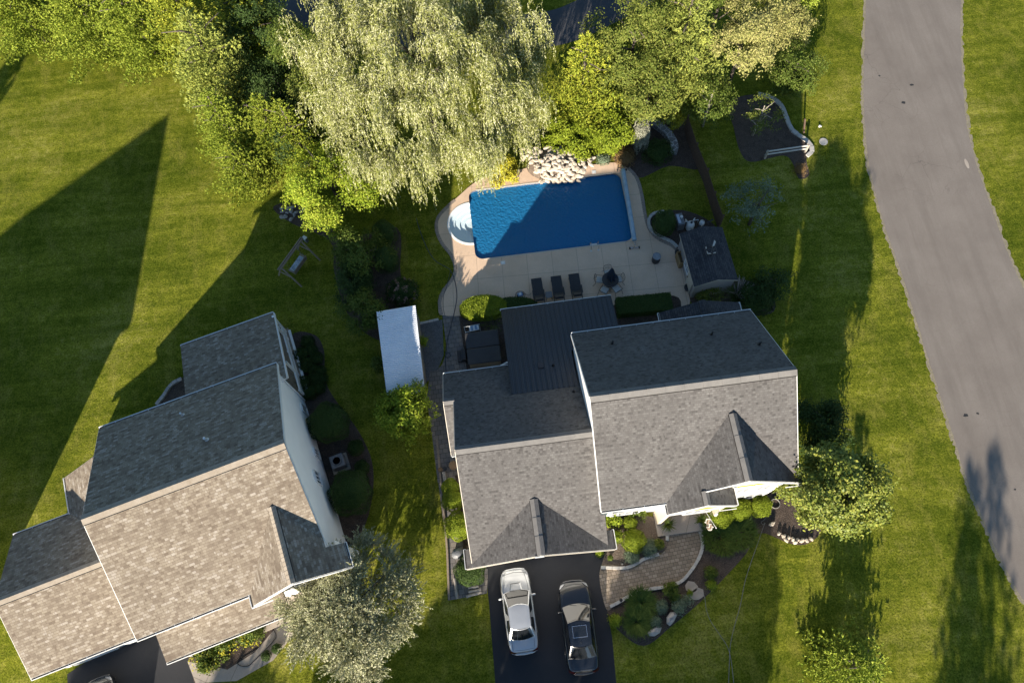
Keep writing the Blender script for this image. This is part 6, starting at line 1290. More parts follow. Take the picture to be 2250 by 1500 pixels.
t = thing('dining_table', 'round dark patio table under the folded navy parasol', 'table', (dc.x, dc.y, 0.045))
b = MB(); b.lathe((0, 0, 0.70), [(0.0, 0.0), (0.55, 0.0), (0.56, 0.015), (0.55, 0.03), (0.04, 0.03)], 32); b.build('tabletop', M['tub_cover'], t)
for k in range(4): a = k*PI/2+0.4; b = MB(); b.tube([(0.15*math.cos(a), 0.15*math.sin(a), 0.70), (0.30*math.cos(a), 0.30*math.sin(a), 0.3), (0.45*math.cos(a), 0.45*math.sin(a), 0.0)], 0.02, 6); b.build('leg', M['black_metal'], t)
t = thing('parasol', 'folded navy parasol standing in the patio table', 'parasol', (dc.x, dc.y, 0.045))
b = MB(); b.tube([(0, 0, 0.0), (0, 0, 2.35)], 0.024, 10); b.build('pole', M['black_metal'], t); b = MB(); b.lathe((0, 0, 0), [(0.24, 0), (0.24, 0.06), (0.05, 0.1)], 20); b.build('base', M['black_metal'], t)
b = MB(); n_f = 16; vs = []
for i, (z, r) in enumerate(((0.92, 0.38), (1.05, 0.35), (1.5, 0.26), (1.9, 0.17), (2.2, 0.08), (2.32, 0.02))):
    for k in range(n_f*2): a = 2*PI*k/(n_f*2); rr_ = r*(1.0 if k % 4 == 0 else 0.5 if k % 4 == 2 else 0.78)*(1+0.25*math.sin(a+1)*(z < 1.3)); vs.append((rr_*math.cos(a), rr_*math.sin(a), z+0.05*math.sin(k*1.3)*(i == 0)))
N_ = n_f*2; b.add(vs, [(i*N_+k, i*N_+(k+1) % N_, (i+1)*N_+(k+1) % N_, (i+1)*N_+k) for i in range(5) for k in range(N_)]); b.build('canopy', M['fabric_navy'], t)
def chair_at(label, u, v, first=[None]):
    q = P(u, v, 0.45); a = math.atan2(dc.y-q.y, dc.x-q.x)-PI/2
    if first[0] is None:
        t = thing('patio_chair', label, 'chair', (q.x, q.y, 0.045), a, 'patio chairs round the table')
        b = MB(); b.box((0, 0.13, 0.45), (0.46, 0.24, 0.07)); b.build('seat_cushion', M['cushion'], t, bevel=0.025); b = MB(); b.box((0, -0.11, 0.47), (0.46, 0.24, 0.06)); b.build('seat', M['cushion'], t, bevel=0.02)
        b = MB(); b.tube([(-0.25, -0.24, 0.42), (-0.25, -0.36, 0.86), (-0.1, -0.40, 0.93), (0.1, -0.40, 0.93), (0.25, -0.36, 0.86), (0.25, -0.24, 0.42)], 0.014, 6)
        for k in range(5): xx = -0.2+0.1*k; b.tube([(xx, -0.24, 0.44), (xx*0.6, -0.34, 0.68), (xx, -0.385, 0.9)], 0.007, 5)
        b.build('backrest', M['black_metal'], t)
        for sx in (-0.27, 0.27): b = MB(); b.tube([(sx, -0.30, 0.62), (sx, 0.1, 0.64), (sx, 0.22, 0.60), (sx, 0.24, 0.0)], 0.013, 6); b.build('armrest', M['black_metal'], t); b = MB(); b.tube([(sx*0.93, -0.24, 0.42), (sx*1.05, -0.42, 0.0)], 0.013, 6); b.build('leg', M['black_metal'], t)
        first[0] = t
    else: t = copy_tree(first[0]); t.location = (q.x, q.y, 0.045); t.rotation_euler.z = a; t['label'] = label
for lab, u, v in (('patio chair half hidden behind the folded parasol', 1336, 601), ('patio chair on the right of the round table, beside the parasol', 1358, 615), ('patio chair at the lower right of the round table', 1354, 635), ('patio chair at the lower left of the round table', 1328, 638), ('patio chair on the left of the round table', 1318, 616)): chair_at(lab, u, v)
# pool cover reel
ra, rb = P(1367, 364, 0.5), P(1396, 541, 0.5)
t = thing('cover_reel', 'long pale blue pool cover rolled on its reel at the right end of the pool', 'cover reel', (ra.x, ra.y, 0.045)); d = rb-ra; d.z = 0; Lr = d.length; dn = d/Lr
b = MB(); pts = [dn*(0.35+(Lr-0.8)*k/24) for k in range(25)]; b.tube([(p.x, p.y, 0.48) for p in pts], 0.165, 14)
for k in range(1, 25, 3): b.tube([(p.x, p.y, 0.48) for p in (dn*(0.35+(Lr-0.8)*k/24), dn*(0.37+(Lr-0.8)*k/24))], 0.172, 14)
b.build('rolled_cover', noisy('blue_cover', (0.25, 0.36, 0.44), (0.38, 0.50, 0.58), 3, 0.5, 0.5), t, smooth=True)
b = MB(); b.tube([(0, 0, 0.48), (dn.x*Lr, dn.y*Lr, 0.48)], 0.045, 10); b.build('axle', M['steel'], t)
for s_ in (0.12, Lr-0.08):
    p = dn*s_; pe = Vector((-dn.y, dn.x, 0)); b = MB(); b.bar((p+pe*0.3).to_tuple()[:2]+(0.10,), (p-pe*0.3).to_tuple()[:2]+(0.10,), 0.05, 0.04); b.bar((p.x, p.y, 0.10), (p.x, p.y, 0.5), 0.05, 0.05); st_ = b.build('stand', M['steel'], t)
    for e in (0.32, -0.32): w = p+pe*e; b = MB(); b.tube([(w-pe*0.03).to_tuple()[:2]+(0.09,), (w+pe*0.03).to_tuple()[:2]+(0.09,)], 0.09, 14); b.build('wheel', M['rubber'], st_)
# ladder
q = P(1305, 541, 0.0); t = thing('pool_ladder', 'steel ladder handrails with a white tread at the near edge of the pool', 'ladder', (q.x, q.y, 0.045), 0.02)
for sx in (-0.26, 0.26):
    b = MB(); b.tube([(sx, -0.35, 0.0), (sx, -0.35, 0.30), (sx, -0.30, 0.50), (sx, -0.15, 0.60), (sx, 0.05, 0.52), (sx, 0.12, 0.2), (sx, 0.14, -1.1)], 0.022, 8); b.build('handrail', M['steel'], t, smooth=True); b = MB(); b.lathe((sx, -0.35, 0), [(0.07, 0), (0.06, 0.02), (0.02, 0.03)], 12); b.build('flange', M['white_plastic'], t)
for z in (-0.10, -0.40, -0.7): b = MB(); b.box((0, 0.14, z+0.05), (0.5, 0.12, 0.03)); b.build('tread', M['white_plastic'], t)
# fire drum / big pot, cleaner robot
q = P(1440, 574, 0.0); t = thing('fire_barrel', 'dark round barrel with a grey lid standing alone on the deck', 'barrel', (q.x, q.y, 0.045))
b = MB(); b.lathe((0, 0, 0), [(0.24, 0), (0.27, 0.05), (0.28, 0.35), (0.27, 0.62), (0.26, 0.66)], 28); b.build('body', M['dark_plastic'], t, smooth=False); b = MB(); b.lathe((0, 0, 0.66), [(0.28, 0), (0.285, 0.03), (0.25, 0.045), (0.245, 0.02), (0.0, 0.02)], 28); b.build('lid', noisy('worn_lid', (0.16, 0.17, 0.18), (0.30, 0.31, 0.32), 5, 0.6, 0.2), t)
q = P(1143, 648, 0.1); t = thing('pool_robot', 'blue and grey pool cleaning robot with its coiled cable beside the hedge', 'pool cleaner', (q.x, q.y, 0.045), 0.3)
b = MB(); b.box((0, 0, 0.13), (0.36, 0.28, 0.14)); b.build('body', M['blue_plastic'], t, bevel=0.04); b = MB(); b.lathe((0, 0, 0.19), [(0.10, 0), (0.09, 0.03), (0.0, 0.04)], 14); b.build('cap', M['white_plastic'], t)
for sx in (-0.2, 0.2): b = MB(); b.tube([(sx-0.03, 0, 0.09), (sx+0.03, 0, 0.09)], 0.09, 14); b.build('track', M['rubber'], t)
b = MB(); b.tube([((0.30+0.012*(k % 3))*math.cos(k*0.3)*1.05, (0.28+0.01*(k % 4))*math.sin(k*0.3), 0.02+0.002*(k//20)) for k in range(64)]+[(0.5, -0.25, 0.02), (0.75, -0.15, 0.02)], 0.012, 6); b.build('cable', M['hose_blue'], t)
def hose(name, label, uvs, r, material, z=0.03, n=6):
    pts = smooth_curve([(*P2(u, v), 0) for u, v in uvs], False, n); b = MB(); b.tube([(p[0], p[1], z+0.0*i) for i, p in enumerate(pts)], r, 6); return tag(b.build(name, M[material]), label, 'hose')
hose('garden_hose', 'dark blue hose lying across the lawn and down the left side of the deck', [(915, 480), (922, 505), (938, 545), (955, 572), (975, 585), (990, 595), (1000, 620), (1004, 650), (1000, 680), (990, 720), (983, 750), (980, 785), (990, 783), (986, 776), (979, 784), (980, 815)], 0.022, 'hose_blue', 0.075)
hose('garden_hose', 'thin second dark hose loop on the left end of the deck', [(990, 596), (982, 630), (975, 650), (974, 675), (978, 695)], 0.014, 'hose_blue', 0.07)
hose('garden_hose', 'pale hose running from the round shrubs across the front lawn', [(1695, 1092), (1698, 1104), (1690, 1125), (1678, 1142), (1672, 1146), (1676, 1152), (1681, 1148), (1676, 1160), (1664, 1195), (1648, 1240), (1636, 1280), (1626, 1330), (1612, 1380), (1604, 1420), (1602, 1460), (1600, 1520)], 0.014, 'hose_grey', 0.035)
hose('garden_hose', 'pale hose leaving the stepping stones and crossing the front lawn', [(1520, 1302), (1540, 1302), (1548, 1312), (1552, 1340), (1562, 1365), (1582, 1395), (1598, 1420), (1606, 1450), (1612, 1500)], 0.014, 'hose_grey', 0.04)
q = P(1703, 1106, 0.05); b = MB(); b.tube([((0.27+0.02*(k % 5)/5)*math.cos(k*0.35), (0.27+0.02*(k % 4)/4)*math.sin(k*0.35), 0.02+0.0012*k) for k in range(80)], 0.014, 6); tag(b.build('hose_coil', M['hose_grey'], loc=(q.x, q.y, 0.0)), 'pale hose coiled in a ring beside the pear tree', 'hose coil')
hose('garden_hose', 'black hose curling over the front walk of the tan-roofed house', [(588, 1372), (603, 1385), (606, 1400), (585, 1425), (560, 1450), (545, 1462), (528, 1461), (523, 1452), (545, 1438), (565, 1425)], 0.02, 'rubber', 0.04)
# hot tub
q0, q1, q2, q3 = P(1020, 730, .9), P(1092, 722, .9), P(1103, 793, .9), P(1030, 803, .9); cc = (q0+q1+q2+q3)/4
t = thing('hot_tub', 'square hot tub under a dark folding cover beside the metal-roofed room', 'hot tub', (cc.x, cc.y, 0.0), 0.03)
b = MB(); b.box((0, 0, 0.40), (2.0, 2.15, 0.80)); b.build('cabinet', M['wood'], t, bevel=0.05)
for sy in (0.56, -0.56): b = MB(); b.box((0, sy, 0.86), (2.16, 1.10, 0.12), 0, (0.02 if sy > 0 else -0.02, 0)); b.build('cover', M['tub_cover'], t, bevel=0.06)
q = P(1016, 780, 0.35); t = thing('tub_steps', 'dark plastic steps on the left side of the hot tub', 'steps', (q.x, q.y, 0.0), 0.03); b = MB(); b.box((0.08, 0, 0.24), (0.30, 0.75, 0.48)); b.build('tread', M['tub_cover'], t, bevel=0.03); b = MB(); b.box((-0.20, 0, 0.12), (0.28, 0.75, 0.24)); b.build('tread', M['tub_cover'], t, bevel=0.03)
q = P(1038, 722, 0.3); t = thing('folding_chair', 'white folding chair with a blue striped sling behind the hot tub', 'chair', (q.x, q.y, 0.0), 0.05)
b = MB(); b.tube([(-0.5, -0.16, 0.0), (-0.52, 0.16, 0.4), (0.5, 0.20, 0.42), (0.5, -0.12, 0.05)], 0.02, 6); b.tube([(-0.5, -0.2, 0.35), (0.45, -0.16, 0.38)], 0.02, 6); b.build('frame', M['white_plastic'], t)
for k in range(5): b = MB(); b.add([(-0.2+0.13*k, -0.18, 0.37), (-0.07+0.13*k, -0.18, 0.37), (-0.09+0.13*k, 0.16, 0.41), (-0.22+0.13*k, 0.16, 0.41)], [(0, 1, 2, 3)]); b.build('sling_stripe', M['blue_plastic'] if k % 2 else M['white_plastic'], t)
# pool equipment behind the small shed
q = P(1516, 497, 0.3); t = thing('filter_tank', 'white round sand filter tank behind the small shed', 'filter tank', (q.x, q.y, 0.0))
b = MB(); b.lathe((0, 0, 0), [(0.24, 0), (0.27, 0.1), (0.28, 0.5), (0.24, 0.66), (0.1, 0.74), (0.0, 0.75)], 24); b.build('tank', M['white_plastic'], t, smooth=True); b = MB(); b.lathe((0.02, 0.0, 0.74), [(0.07, 0), (0.07, 0.12), (0.0, 0.14)], 12); b.bar((0, 0, 0.84), (0.16, 0.08, 0.86), 0.03, 0.03); b.build('valve', M['dark_plastic'], t)
b = MB(); b.tube([(-0.1, 0.05, 0.8), (-0.35, 0.12, 0.8), (-0.6, 0.16, 0.5), (-0.62, 0.16, 0.15)], 0.03, 8); b.tube([(0.08, 0.05, 0.8), (0.3, 0.3, 0.8), (0.32, 0.32, 0.3)], 0.03, 8); b.tube([(-0.35, 0.12, 0.8), (-0.3, 0.35, 0.7), (-0.1, 0.42, 0.3)], 0.025, 8); b.tube([(0.3, 0.3, 0.5), (0.6, 0.32, 0.5), (0.62, 0.3, 0.2)], 0.025, 8); b.build('pipe', M['white_plastic'], t)
q = P(1492, 488, 0.4); t = thing('pool_heater', 'grey box pool heater beside the egg-shaped arborvitae', 'heater', (q.x, q.y, 0.0), 0.1)
b = MB(); b.box((0, 0, 0.42), (0.5, 0.9, 0.84)); b.build('cabinet', M['grey_plastic'], t, bevel=0.03); b = MB(); b.box((-0.1, 0.0, 0.86), (0.18, 0.7, 0.03)); b.build('grille', M['steel'], t); b = MB(); b.lathe((0.12, 0.1, 0.84), [(0.1, 0), (0.1, 0.1), (0.0, 0.12)], 12); b.build('flue', M['white_plastic'], t)
q = P(1542, 490, 0.3); t = thing('pool_pump', 'white pool pump housing next to the filter tank', 'pump', (q.x, q.y, 0.0), 0.4)
b = MB(); b.lathe((0, 0, 0.1), [(0.17, 0), (0.19, 0.18), (0.17, 0.36), (0.0, 0.42)], 16); b.build('strainer', M['white_plastic'], t, smooth=True); b = MB(); b.tube([(-0.1, -0.05, 0.2), (-0.45, -0.18, 0.2)], 0.09, 12); b.build('motor', M['dark_plastic'], t)
q = P(1556, 494, 0.1); t = thing('garden_cart', 'dark tripod stand lying by the wooden fence behind the shed', 'stand', (q.x, q.y, 0.0), 0.2); b = MB()
for a in (0.2, 2.3, 4.2): b.bar((0, 0, 0.45), (0.35*math.cos(a), 0.35*math.sin(a), 0.0), 0.03)
b.build('leg', M['dark_plastic'], t); b = MB(); b.tube([(-0.15, 0, 0.45), (0.3, 0.1, 0.5)], 0.05, 10); b.build('head', M['dark_plastic'], t)
q = P(1499, 567, 0.6); t = thing('wooden_bin', 'open wooden bin against the small shed wall', 'bin', (q.x, q.y, 0.045), 0.08)
for (c_, d_) in (((-0.26, 0, 0.35), (0.06, 0.9, 0.70)), ((0.26, 0, 0.42), (0.05, 0.9, 0.84)), ((0, 0.43, 0.38), (0.5, 0.05, 0.76)), ((0, -0.43, 0.38), (0.5, 0.05, 0.76))): b = MB(); b.box(c_, d_); b.build('side_board', M['box_wood'], t)
b = MB(); b.box((0, 0, 0.5), (0.48, 0.82, 0.04)); b.build('bottom', noisy('bin_fill', (0.13, 0.08, 0.03), (0.18, 0.11, 0.05), 4), t)
def pot(label, u, v, r=0.22, h=0.32, material='terracotta', z=0.0, plant=None, cat='pot', group=None):
    q = P(u, v, z+h*0.5); t = thing('plant_pot', label, cat, (q.x, q.y, z), 0, group); b = MB(); b.lathe((0, 0, 0), [(r*0.7, 0), (r, h*0.85), (r*1.08, h*0.86), (r*1.08, h), (r*0.9, h), (r*0.88, h-0.05), (0.0, h-0.05)], 20); b.build('pot', M[material], t)
    if plant: V_, F_ = plant; V_ = V_+np.array([0, 0, h]); raw_mesh('plant', V_, F_, L['mid'], t)
    return t
pot('dark pot at the upper corner of the small shed', 1489, 556, 0.2, 0.3, 'dark_plastic', 0.045)
pot('wide dark pot at the lower corner of the small shed', 1511, 633, 0.24, 0.3, 'dark_plastic', 0.045)
b = MB(); q = P(1506, 612, 0.0); b.tube([(0, 0, 0.02), (0.45, 1.0, 1.0)], 0.018, 8); tag(b.build('pool_pole', M['white_plastic'], loc=(q.x-0.1, q.y-0.4, 0.045)), 'pale pole leaning against the small shed wall', 'pole')
# swing
t = thing('garden_swing', 'wooden A-frame garden swing with a floral cushion on the shaded lawn', 'swing', (*at(640, 558, 2.0), 0), 0)
A_, B_ = P(612, 594, 2.0), P(664, 522, 2.0); d = (B_-A_); cm = (A_+B_)/2; t.location = (cm.x, cm.y, 0); t.rotation_euler.z = math.atan2(d.y, d.x); hl_ = d.length/2
for s_ in (-0.07, 0.07): b = MB(); b.bar((-hl_, s_, 2.0), (hl_, s_, 2.0), 0.05, 0.14); b.build('beam', M['wood'], t)
for x in (-hl_+0.25, hl_-0.25):
    for s_ in (-1, 1): b = MB(); b.bar((x, 0.02*s_, 1.98), (x, 0.95*s_, 0.0), 0.09, 0.09); b.build('leg', M['wood'], t)
    b = MB(); b.bar((x, -0.5, 0.95), (x, 0.5, 0.95), 0.05, 0.08); b.build('cross_brace', M['wood'], t)
b = MB(); b.box((0, -0.05, 0.45), (1.35, 0.52, 0.05)); b.build('seat', M['wood'], t); b = MB(); b.box((0, -0.33, 0.72), (1.4, 0.05, 0.50), 0, (0.2, 0)); b.build('backrest', M['wood'], t)
b = MB(); b.box((0, 0.0, 0.52), (1.25, 0.50, 0.10)); b.build('cushion', M['floral'], t, bevel=0.03)
for x in (-0.68, 0.68): b = MB(); b.box((x, -0.05, 0.66), (0.06, 0.55, 0.05)); b.build('armrest', M['wood'], t); b = MB(); b.tube([(x, 0.2, 0.66), (x, 0.0, 1.1), (x, 0, 1.95)], 0.012, 5); b.tube([(x, -0.3, 0.66), (x, 0.0, 1.1)], 0.012, 5); b.build('chain', M['steel'], t)
q = P(670, 524, 0.4); t = thing('lantern_box', 'small white box on the lawn beside the upper end of the swing', 'box', (q.x, q.y, 0), 0.9); b = MB(); b.box((0, 0, 0.25), (0.2, 0.26, 0.5)); b.build('body', M['grey_plastic'], t, bevel=0.01); b = MB(); b.box((0, 0, 0.51), (0.26, 0.32, 0.03)); b.build('lid', M['white_plastic'], t, bevel=0.01)
# air conditioner
q = P(740, 1012, 0.8); t = thing('air_conditioner', 'grey air conditioning condenser beside the white wall', 'condenser', (q.x, q.y, 0.0), 0.273)
b = MB(); b.box((0, 0, 0.03), (1.1, 1.1, 0.06)); b.build('pad', M['walk'], t); b = MB(); b.box((0, 0, 0.42), (0.84, 0.84, 0.74)); b.build('cabinet', M['grey_plastic'], t, bevel=0.06)
b = MB(); b.lathe((0, 0, 0.795), [(0.31, 0), (0.31, 0.012), (0.0, 0.012)], 28); b.build('fan_well', M['rubber'], t); b = MB()
for k in range(3): a = k*2.094+1.2; b.add([(0.05*math.cos(a-0.5), 0.05*math.sin(a-0.5), 0.82), (0.26*math.cos(a-0.32), 0.26*math.sin(a-0.32), 0.815), (0.26*math.cos(a+0.28), 0.26*math.sin(a+0.28), 0.83), (0.07*math.cos(a+0.5), 0.07*math.sin(a+0.5), 0.835)], [(0, 1, 2, 3)])
b.build('fan_blade', M['steel'], t); b = MB()
for k in range(5): b.lathe((0, 0, 0.85), [(0.06*k+0.05, 0), (0.06*k+0.056, 0.004)], 24)
b.build('fan_guard', M['grey_plastic'], t)

# ------------------------------------------------------------------ fences
def fence_run(t, a, b_, h, material):
    d = (b_-a); Lf = d.length; n = int(Lf/0.15); dn = d/Lf; b = MB(); ang = math.atan2(d.y, d.x)
    for k in range(n): p = a+dn*(k+0.5)*Lf/n; b.box((p.x, p.y, h/2), (0.13, 0.022, h+0.03*((k*7) % 3-1)), ang)
    return b
t = thing('wooden_fence', 'tall brown wooden fence from the gold cypress to the small shed', 'fence', (0, 0, 0))
fp = [P(1503, 285), P(1522, 345), P(1545, 400), P(1560, 450), P(1577, 500)]
for i in range(len(fp)-1):
    b = fence_run(t, fp[i], fp[i+1], 1.55, 'fence_wood'); b.build('board_panel', M['fence_wood'], t)
    for z in (0.35, 1.25): rb_ = MB(); rb_.bar((fp[i].x+0.04, fp[i].y, z), (fp[i+1].x+0.04, fp[i+1].y, z), 0.04, 0.09); rb_.build('rail', M['fence_wood'], t)
for p in fp: b = MB(); b.box((p.x+0.05, p.y, 0.82), (0.10, 0.10, 1.64)); b.build('post', M['fence_wood'], t)
fa, fb_ = P(1680, 348), P(1768, 335)
t = thing('rail_fence', 'short white two-rail fence at the lower end of the stone-edged bed', 'fence', (0, 0, 0))
for p in (fa, fb_): b = MB(); b.box((p.x, p.y, 0.45), (0.13, 0.13, 0.9)); b.build('post', M['pale_bark'], t)
for z in (0.45, 0.80): b = MB(); b.bar((fa.x-0.1, fa.y, z), (fb_.x+0.1, fb_.y, z), 0.05, 0.11); b.build('rail', noisy('weathered_rail', (0.50, 0.47, 0.42), (0.62, 0.59, 0.54), 6, 0.8, 0.3), t)
q = P(1766, 293); t = thing('wooden_post', 'lone thin dark post standing in the lawn above the rail fence', 'post', (q.x, q.y, 0)); tp = P(1769, 262, 1.0)-q; b = MB(); b.bar((0, 0, 0), (tp.x, tp.y, 1.0), 0.09, 0.09); b.build('shaft', M['fence_wood'], t); b = MB(); b.lathe((tp.x, tp.y, 1.0), [(0.06, 0), (0.06, 0.02), (0, 0.05)], 4); b.build('cap', M['fence_wood'], t)
q = P(1809, 312); t = thing('well_cover', 'round concrete cover set in the lawn beside the post', 'cover', (q.x, q.y, 0)); b = MB(); b.lathe((0, 0, 0), [(0.30, 0), (0.30, 0.05), (0.26, 0.05)], 24); b.build('ring', M['stone'], t); b = MB(); b.lathe((0, 0, 0.0), [(0.26, 0.035), (0.0, 0.04)], 24); b.build('lid', M['fence_wood'], t)
q = P(1800, 279); t = thing('pipe_cap', 'small white pipe cap in the lawn above the round cover', 'pipe cap', (q.x, q.y, 0)); b = MB(); b.lathe((0, 0, 0), [(0.06, 0), (0.06, 0.10), (0.075, 0.10), (0.075, 0.14), (0, 0.15)], 12); b.build('cap', M['white_plastic'], t); b = MB(); b.lathe((0.12, 0, 0), [(0.05, 0), (0.05, 0.06), (0, 0.07)], 12); b.build('vent', M['white_plastic'], t)
fw = [p[:2] for p in smooth_curve([(*P2(u, v), 0) for u, v in [(1408, 268), (1430, 272), (1452, 285), (1470, 304), (1480, 326), (1478, 340)]], False, 8)]
b = MB(); rb2 = ribbon(fw, 0.55); b.prism(rb2, 0, 0.42); tag(b.build('flagstone_wall', M['flagstone']), 'curved low wall faced with white-jointed flagstones', 'wall')

# ------------------------------------------------------------------ rocks
def rock_mb(seed, sx, sy, sz):
    rs = np.random.RandomState(seed); b = MB(); n = 7; prof = [(0.0, -0.45), (0.75, -0.42), (1.0, -0.1), (0.92, 0.25), (0.55, 0.47), (0.0, 0.5)]
    cut = rs.uniform(0.62, 1.2, n); vs = []; rings = len(prof)
    for i, (r, z) in enumerate(prof):
        for k in range(n): a = 2*PI*k/n; q = r*cut[k]*rs.uniform(0.82, 1.12)*0.5; vs.append((q*sx*math.cos(a), q*sy*math.sin(a), z*sz*rs.uniform(0.75, 1.2)))
    b.add(vs, [(i*n+k, i*n+(k+1) % n, (i+1)*n+(k+1) % n, (i+1)*n+k) for i in range(rings-1) for k in range(n)]); return b
def rock(label, u, v, z, sx, sy, sz, rot, seed, material='cream_rock', group=None, name='rock', tilt=(0, 0)):
    q = P(u, v, z); o = rock_mb(seed, sx, sy, sz).build(name, M[material], loc=(q.x, q.y, z)); o.rotation_euler = (tilt[0], tilt[1], rot); return tag(o, label, 'rock', group)
rd = random.Random(12); k = 0
pile = [(u, v) for v in range(327, 402, 7) for u in range(1150, 1312, 11)]
for (u, v) in pile:
    fx = (u-1225)/84.0; fyy = (v-360)/46.0
    if v > 352 and (u < 1168+(v-352)*0.55 or u > 1300-(v-352)*0.6): continue
    if v < 345 and (u > 1265 or (u < 1205 and u > 1190)): continue
    if fx*fx > 1.1: continue
    hgt = 0.16+0.75*max(0, 1-((v-352)/46.0)**2)*max(0, 1-((u-1222)/92.0)**2)
    rock('cream angular rock in the waterfall heap at the far edge of the pool', u+rd.uniform(-4, 4), v+rd.uniform(-3, 3), hgt, rd.uniform(0.32, 0.78), rd.uniform(0.26, 0.55), rd.uniform(0.22, 0.40), rd.uniform(0, 6), k, 'cream_rock', 'cream rocks heaped above the pool', tilt=(rd.uniform(-0.6, 0.7), rd.uniform(-0.6, 0.6))); k += 1
mm = MB(); q = P(1225, 362, 0); mm.lathe((0, 0, 0), [(2.3, 0.0), (2.0, 0.3), (1.5, 0.65), (0.8, 0.82), (0, 0.85)], 24, sx=1.0, sy=0.62); tag(mm.build('rock_mound', M['dirt'], loc=(q.x, q.y, 0), smooth=True), kind='structure')
for u, v, sx, sy in ((1210, 393, 1.2, 0.5), (1250, 390, 1.3, 0.5), (1275, 386, 0.8, 0.5), (1190, 397, 0.6, 0.45)): rock('flat cream ledge stone overhanging the far edge of the pool', u, v, 0.12, sx, sy, 0.22, 0.05, 200+u, 'cream_rock', 'flat ledge stones above the pool')
rock('tall pale boulder standing in the mulch of the daylily bed', 1475, 1357, 0.25, 0.95, 0.5, 0.6, 0.95, 301, 'boulder', None, 'boulder'); rock('wide grey boulder at the lower tip of the daylily bed', 1437, 1387, 0.2, 0.95, 0.55, 0.5, 0.35, 302, 'boulder', None, 'boulder')
for k, (u, v) in enumerate([(1712, 1172), (1722, 1177), (1732, 1181), (1742, 1184), (1752, 1186), (1763, 1187), (1773, 1187), (1783, 1184), (1728, 1186), (1748, 1191)]): rock('rough tan stone in the border of the bed below the pear tree', u, v, 0.1, 0.26+0.05*(k % 3), 0.24, 0.24+0.04*(k % 2), k*0.7, 320+k, 'cream_rock', 'rough stones bordering the bed below the pear tree', tilt=(0.2*(k % 3-1), 0.3))
rock('brownish rock at the upper end of the bed by the pear tree', 1697, 1150, 0.1, 0.4, 0.3, 0.3, 0.5, 303, 'cream_rock'); 
for k, (u, v, lab) in enumerate(((1518, 1289, 'upper tan stepping stone between paver walk and lawn'), (1531, 1305, 'lower tan stepping stone touching the lawn'))):
    q = P(u, v); rs = np.random.RandomState(k+3); pts = [(0.42*rs.uniform(0.8, 1.1)*math.cos(a), 0.34*rs.uniform(0.8, 1.1)*math.sin(a)) for a in np.linspace(0, 2*PI, 8)[:-1]]; b = MB(); b.prism(pts, 0, 0.05); tag(b.build('stepping_stone', M['step_stone'], loc=(q.x, q.y, 0), rot=0.5*k, bevel=0.015), lab, 'stepping stone')
rd = random.Random(7)
for k in range(16): rock('grey stone in the small rock group under the yellow-green tree', 615+rd.uniform(0, 55), 455+rd.uniform(0, 32), 0.08, rd.uniform(0.25, 0.45), rd.uniform(0.2, 0.35), 0.2, rd.uniform(0, 6), 400+k, 'boulder', 'stones under the yellow-green tree')
# ------------------------------------------------------------------ along the garage
for k, (u, v, Ll, a, lab) in enumerate(((1002, 1300, 1.15, 1.65, 'long upright grey log lying along the side path'), (1040, 1289, 0.6, 0.05, 'short split log at the top of the stack by the driveway'), (1043, 1297, 0.75, 0.10, 'middle split log in the stack by the driveway'), (1041, 1305, 0.9, 0.2, 'lowest split log in the stack by the driveway'))):
    q = P(u, v-8 if k == 0 else v, 0.1); b = MB(); b.tube([(-Ll/2, 0, 0), (-Ll*0.2, 0.02, 0.01), (Ll*0.2, -0.01, 0), (Ll/2, 0.01, 0)], 0.09, 7); tag(b.build('split_log', M['log_wood'], loc=(q.x, q.y, 0.10), rot=a, bevel=0.012), lab, 'log')
q = P(1006, 1216, 0.5); t = thing('covered_grill', 'dark blue-grey covered grill between the arborvitaes', 'grill', (q.x, q.y, 0), 0.3); b = MB(); b.lathe((0, 0, 0), [(0.30, 0), (0.31, 0.5), (0.34, 0.62), (0.30, 0.78), (0.15, 0.88), (0, 0.9)], 14, sx=1.1, sy=0.9); b.build('cover', M['grey_plastic'], t); b = MB(); b.bar((-0.2, 0.30, 0.65), (0.2, 0.30, 0.65), 0.04, 0.03); b.build('handle', M['rubber'], t)
q = P(996, 1022, 0.5); t = thing('round_stool', 'round tan table beside the garage wall', 'table', (q.x, q.y, 0)); b = MB(); b.lathe((0, 0, 0.52), [(0, 0), (0.27, 0), (0.28, 0.02), (0.27, 0.045), (0, 0.045)], 24); b.build('tabletop', M['terracotta'], t)
for k in range(3): b = MB(); a = k*2.1; b.bar((0.16*math.cos(a), 0.16*math.sin(a), 0.52), (0.22*math.cos(a), 0.22*math.sin(a), 0), 0.03); b.build('leg', M['black_metal'], t)
pot('left of two small pots at the corner of the side path', 968, 1032, 0.13, 0.26, 'terracotta'); pot('right of two small pots at the corner of the side path', 978, 1030, 0.12, 0.26, 'dark_plastic')
q = P(977, 1050, 0.2); b = MB(); b.box((0, 0, 0.12), (0.2, 0.8, 0.24)); tag(b.build('timber_block', M['log_wood'], loc=(q.x, q.y, 0), rot=0.1, bevel=0.02), 'grey timber block below the two small pots', 'timber')
eb = [(960, 965), (963, 1000), (968, 1050), (974, 1100), (978, 1150), (983, 1210), (987, 1318)]
for i in range(len(eb)-1):
    a_, b_ = P(*eb[i]), P(*eb[i+1]); b = MB(); b.bar((a_.x, a_.y, 0.06), (b_.x, b_.y, 0.06), 0.12, 0.12); tag(b.build('timber_edging', M['wood'], bevel=0.01), 'weathered timber laid end to end along the side path and lawn', 'edging timber', 'timbers edging the side path')
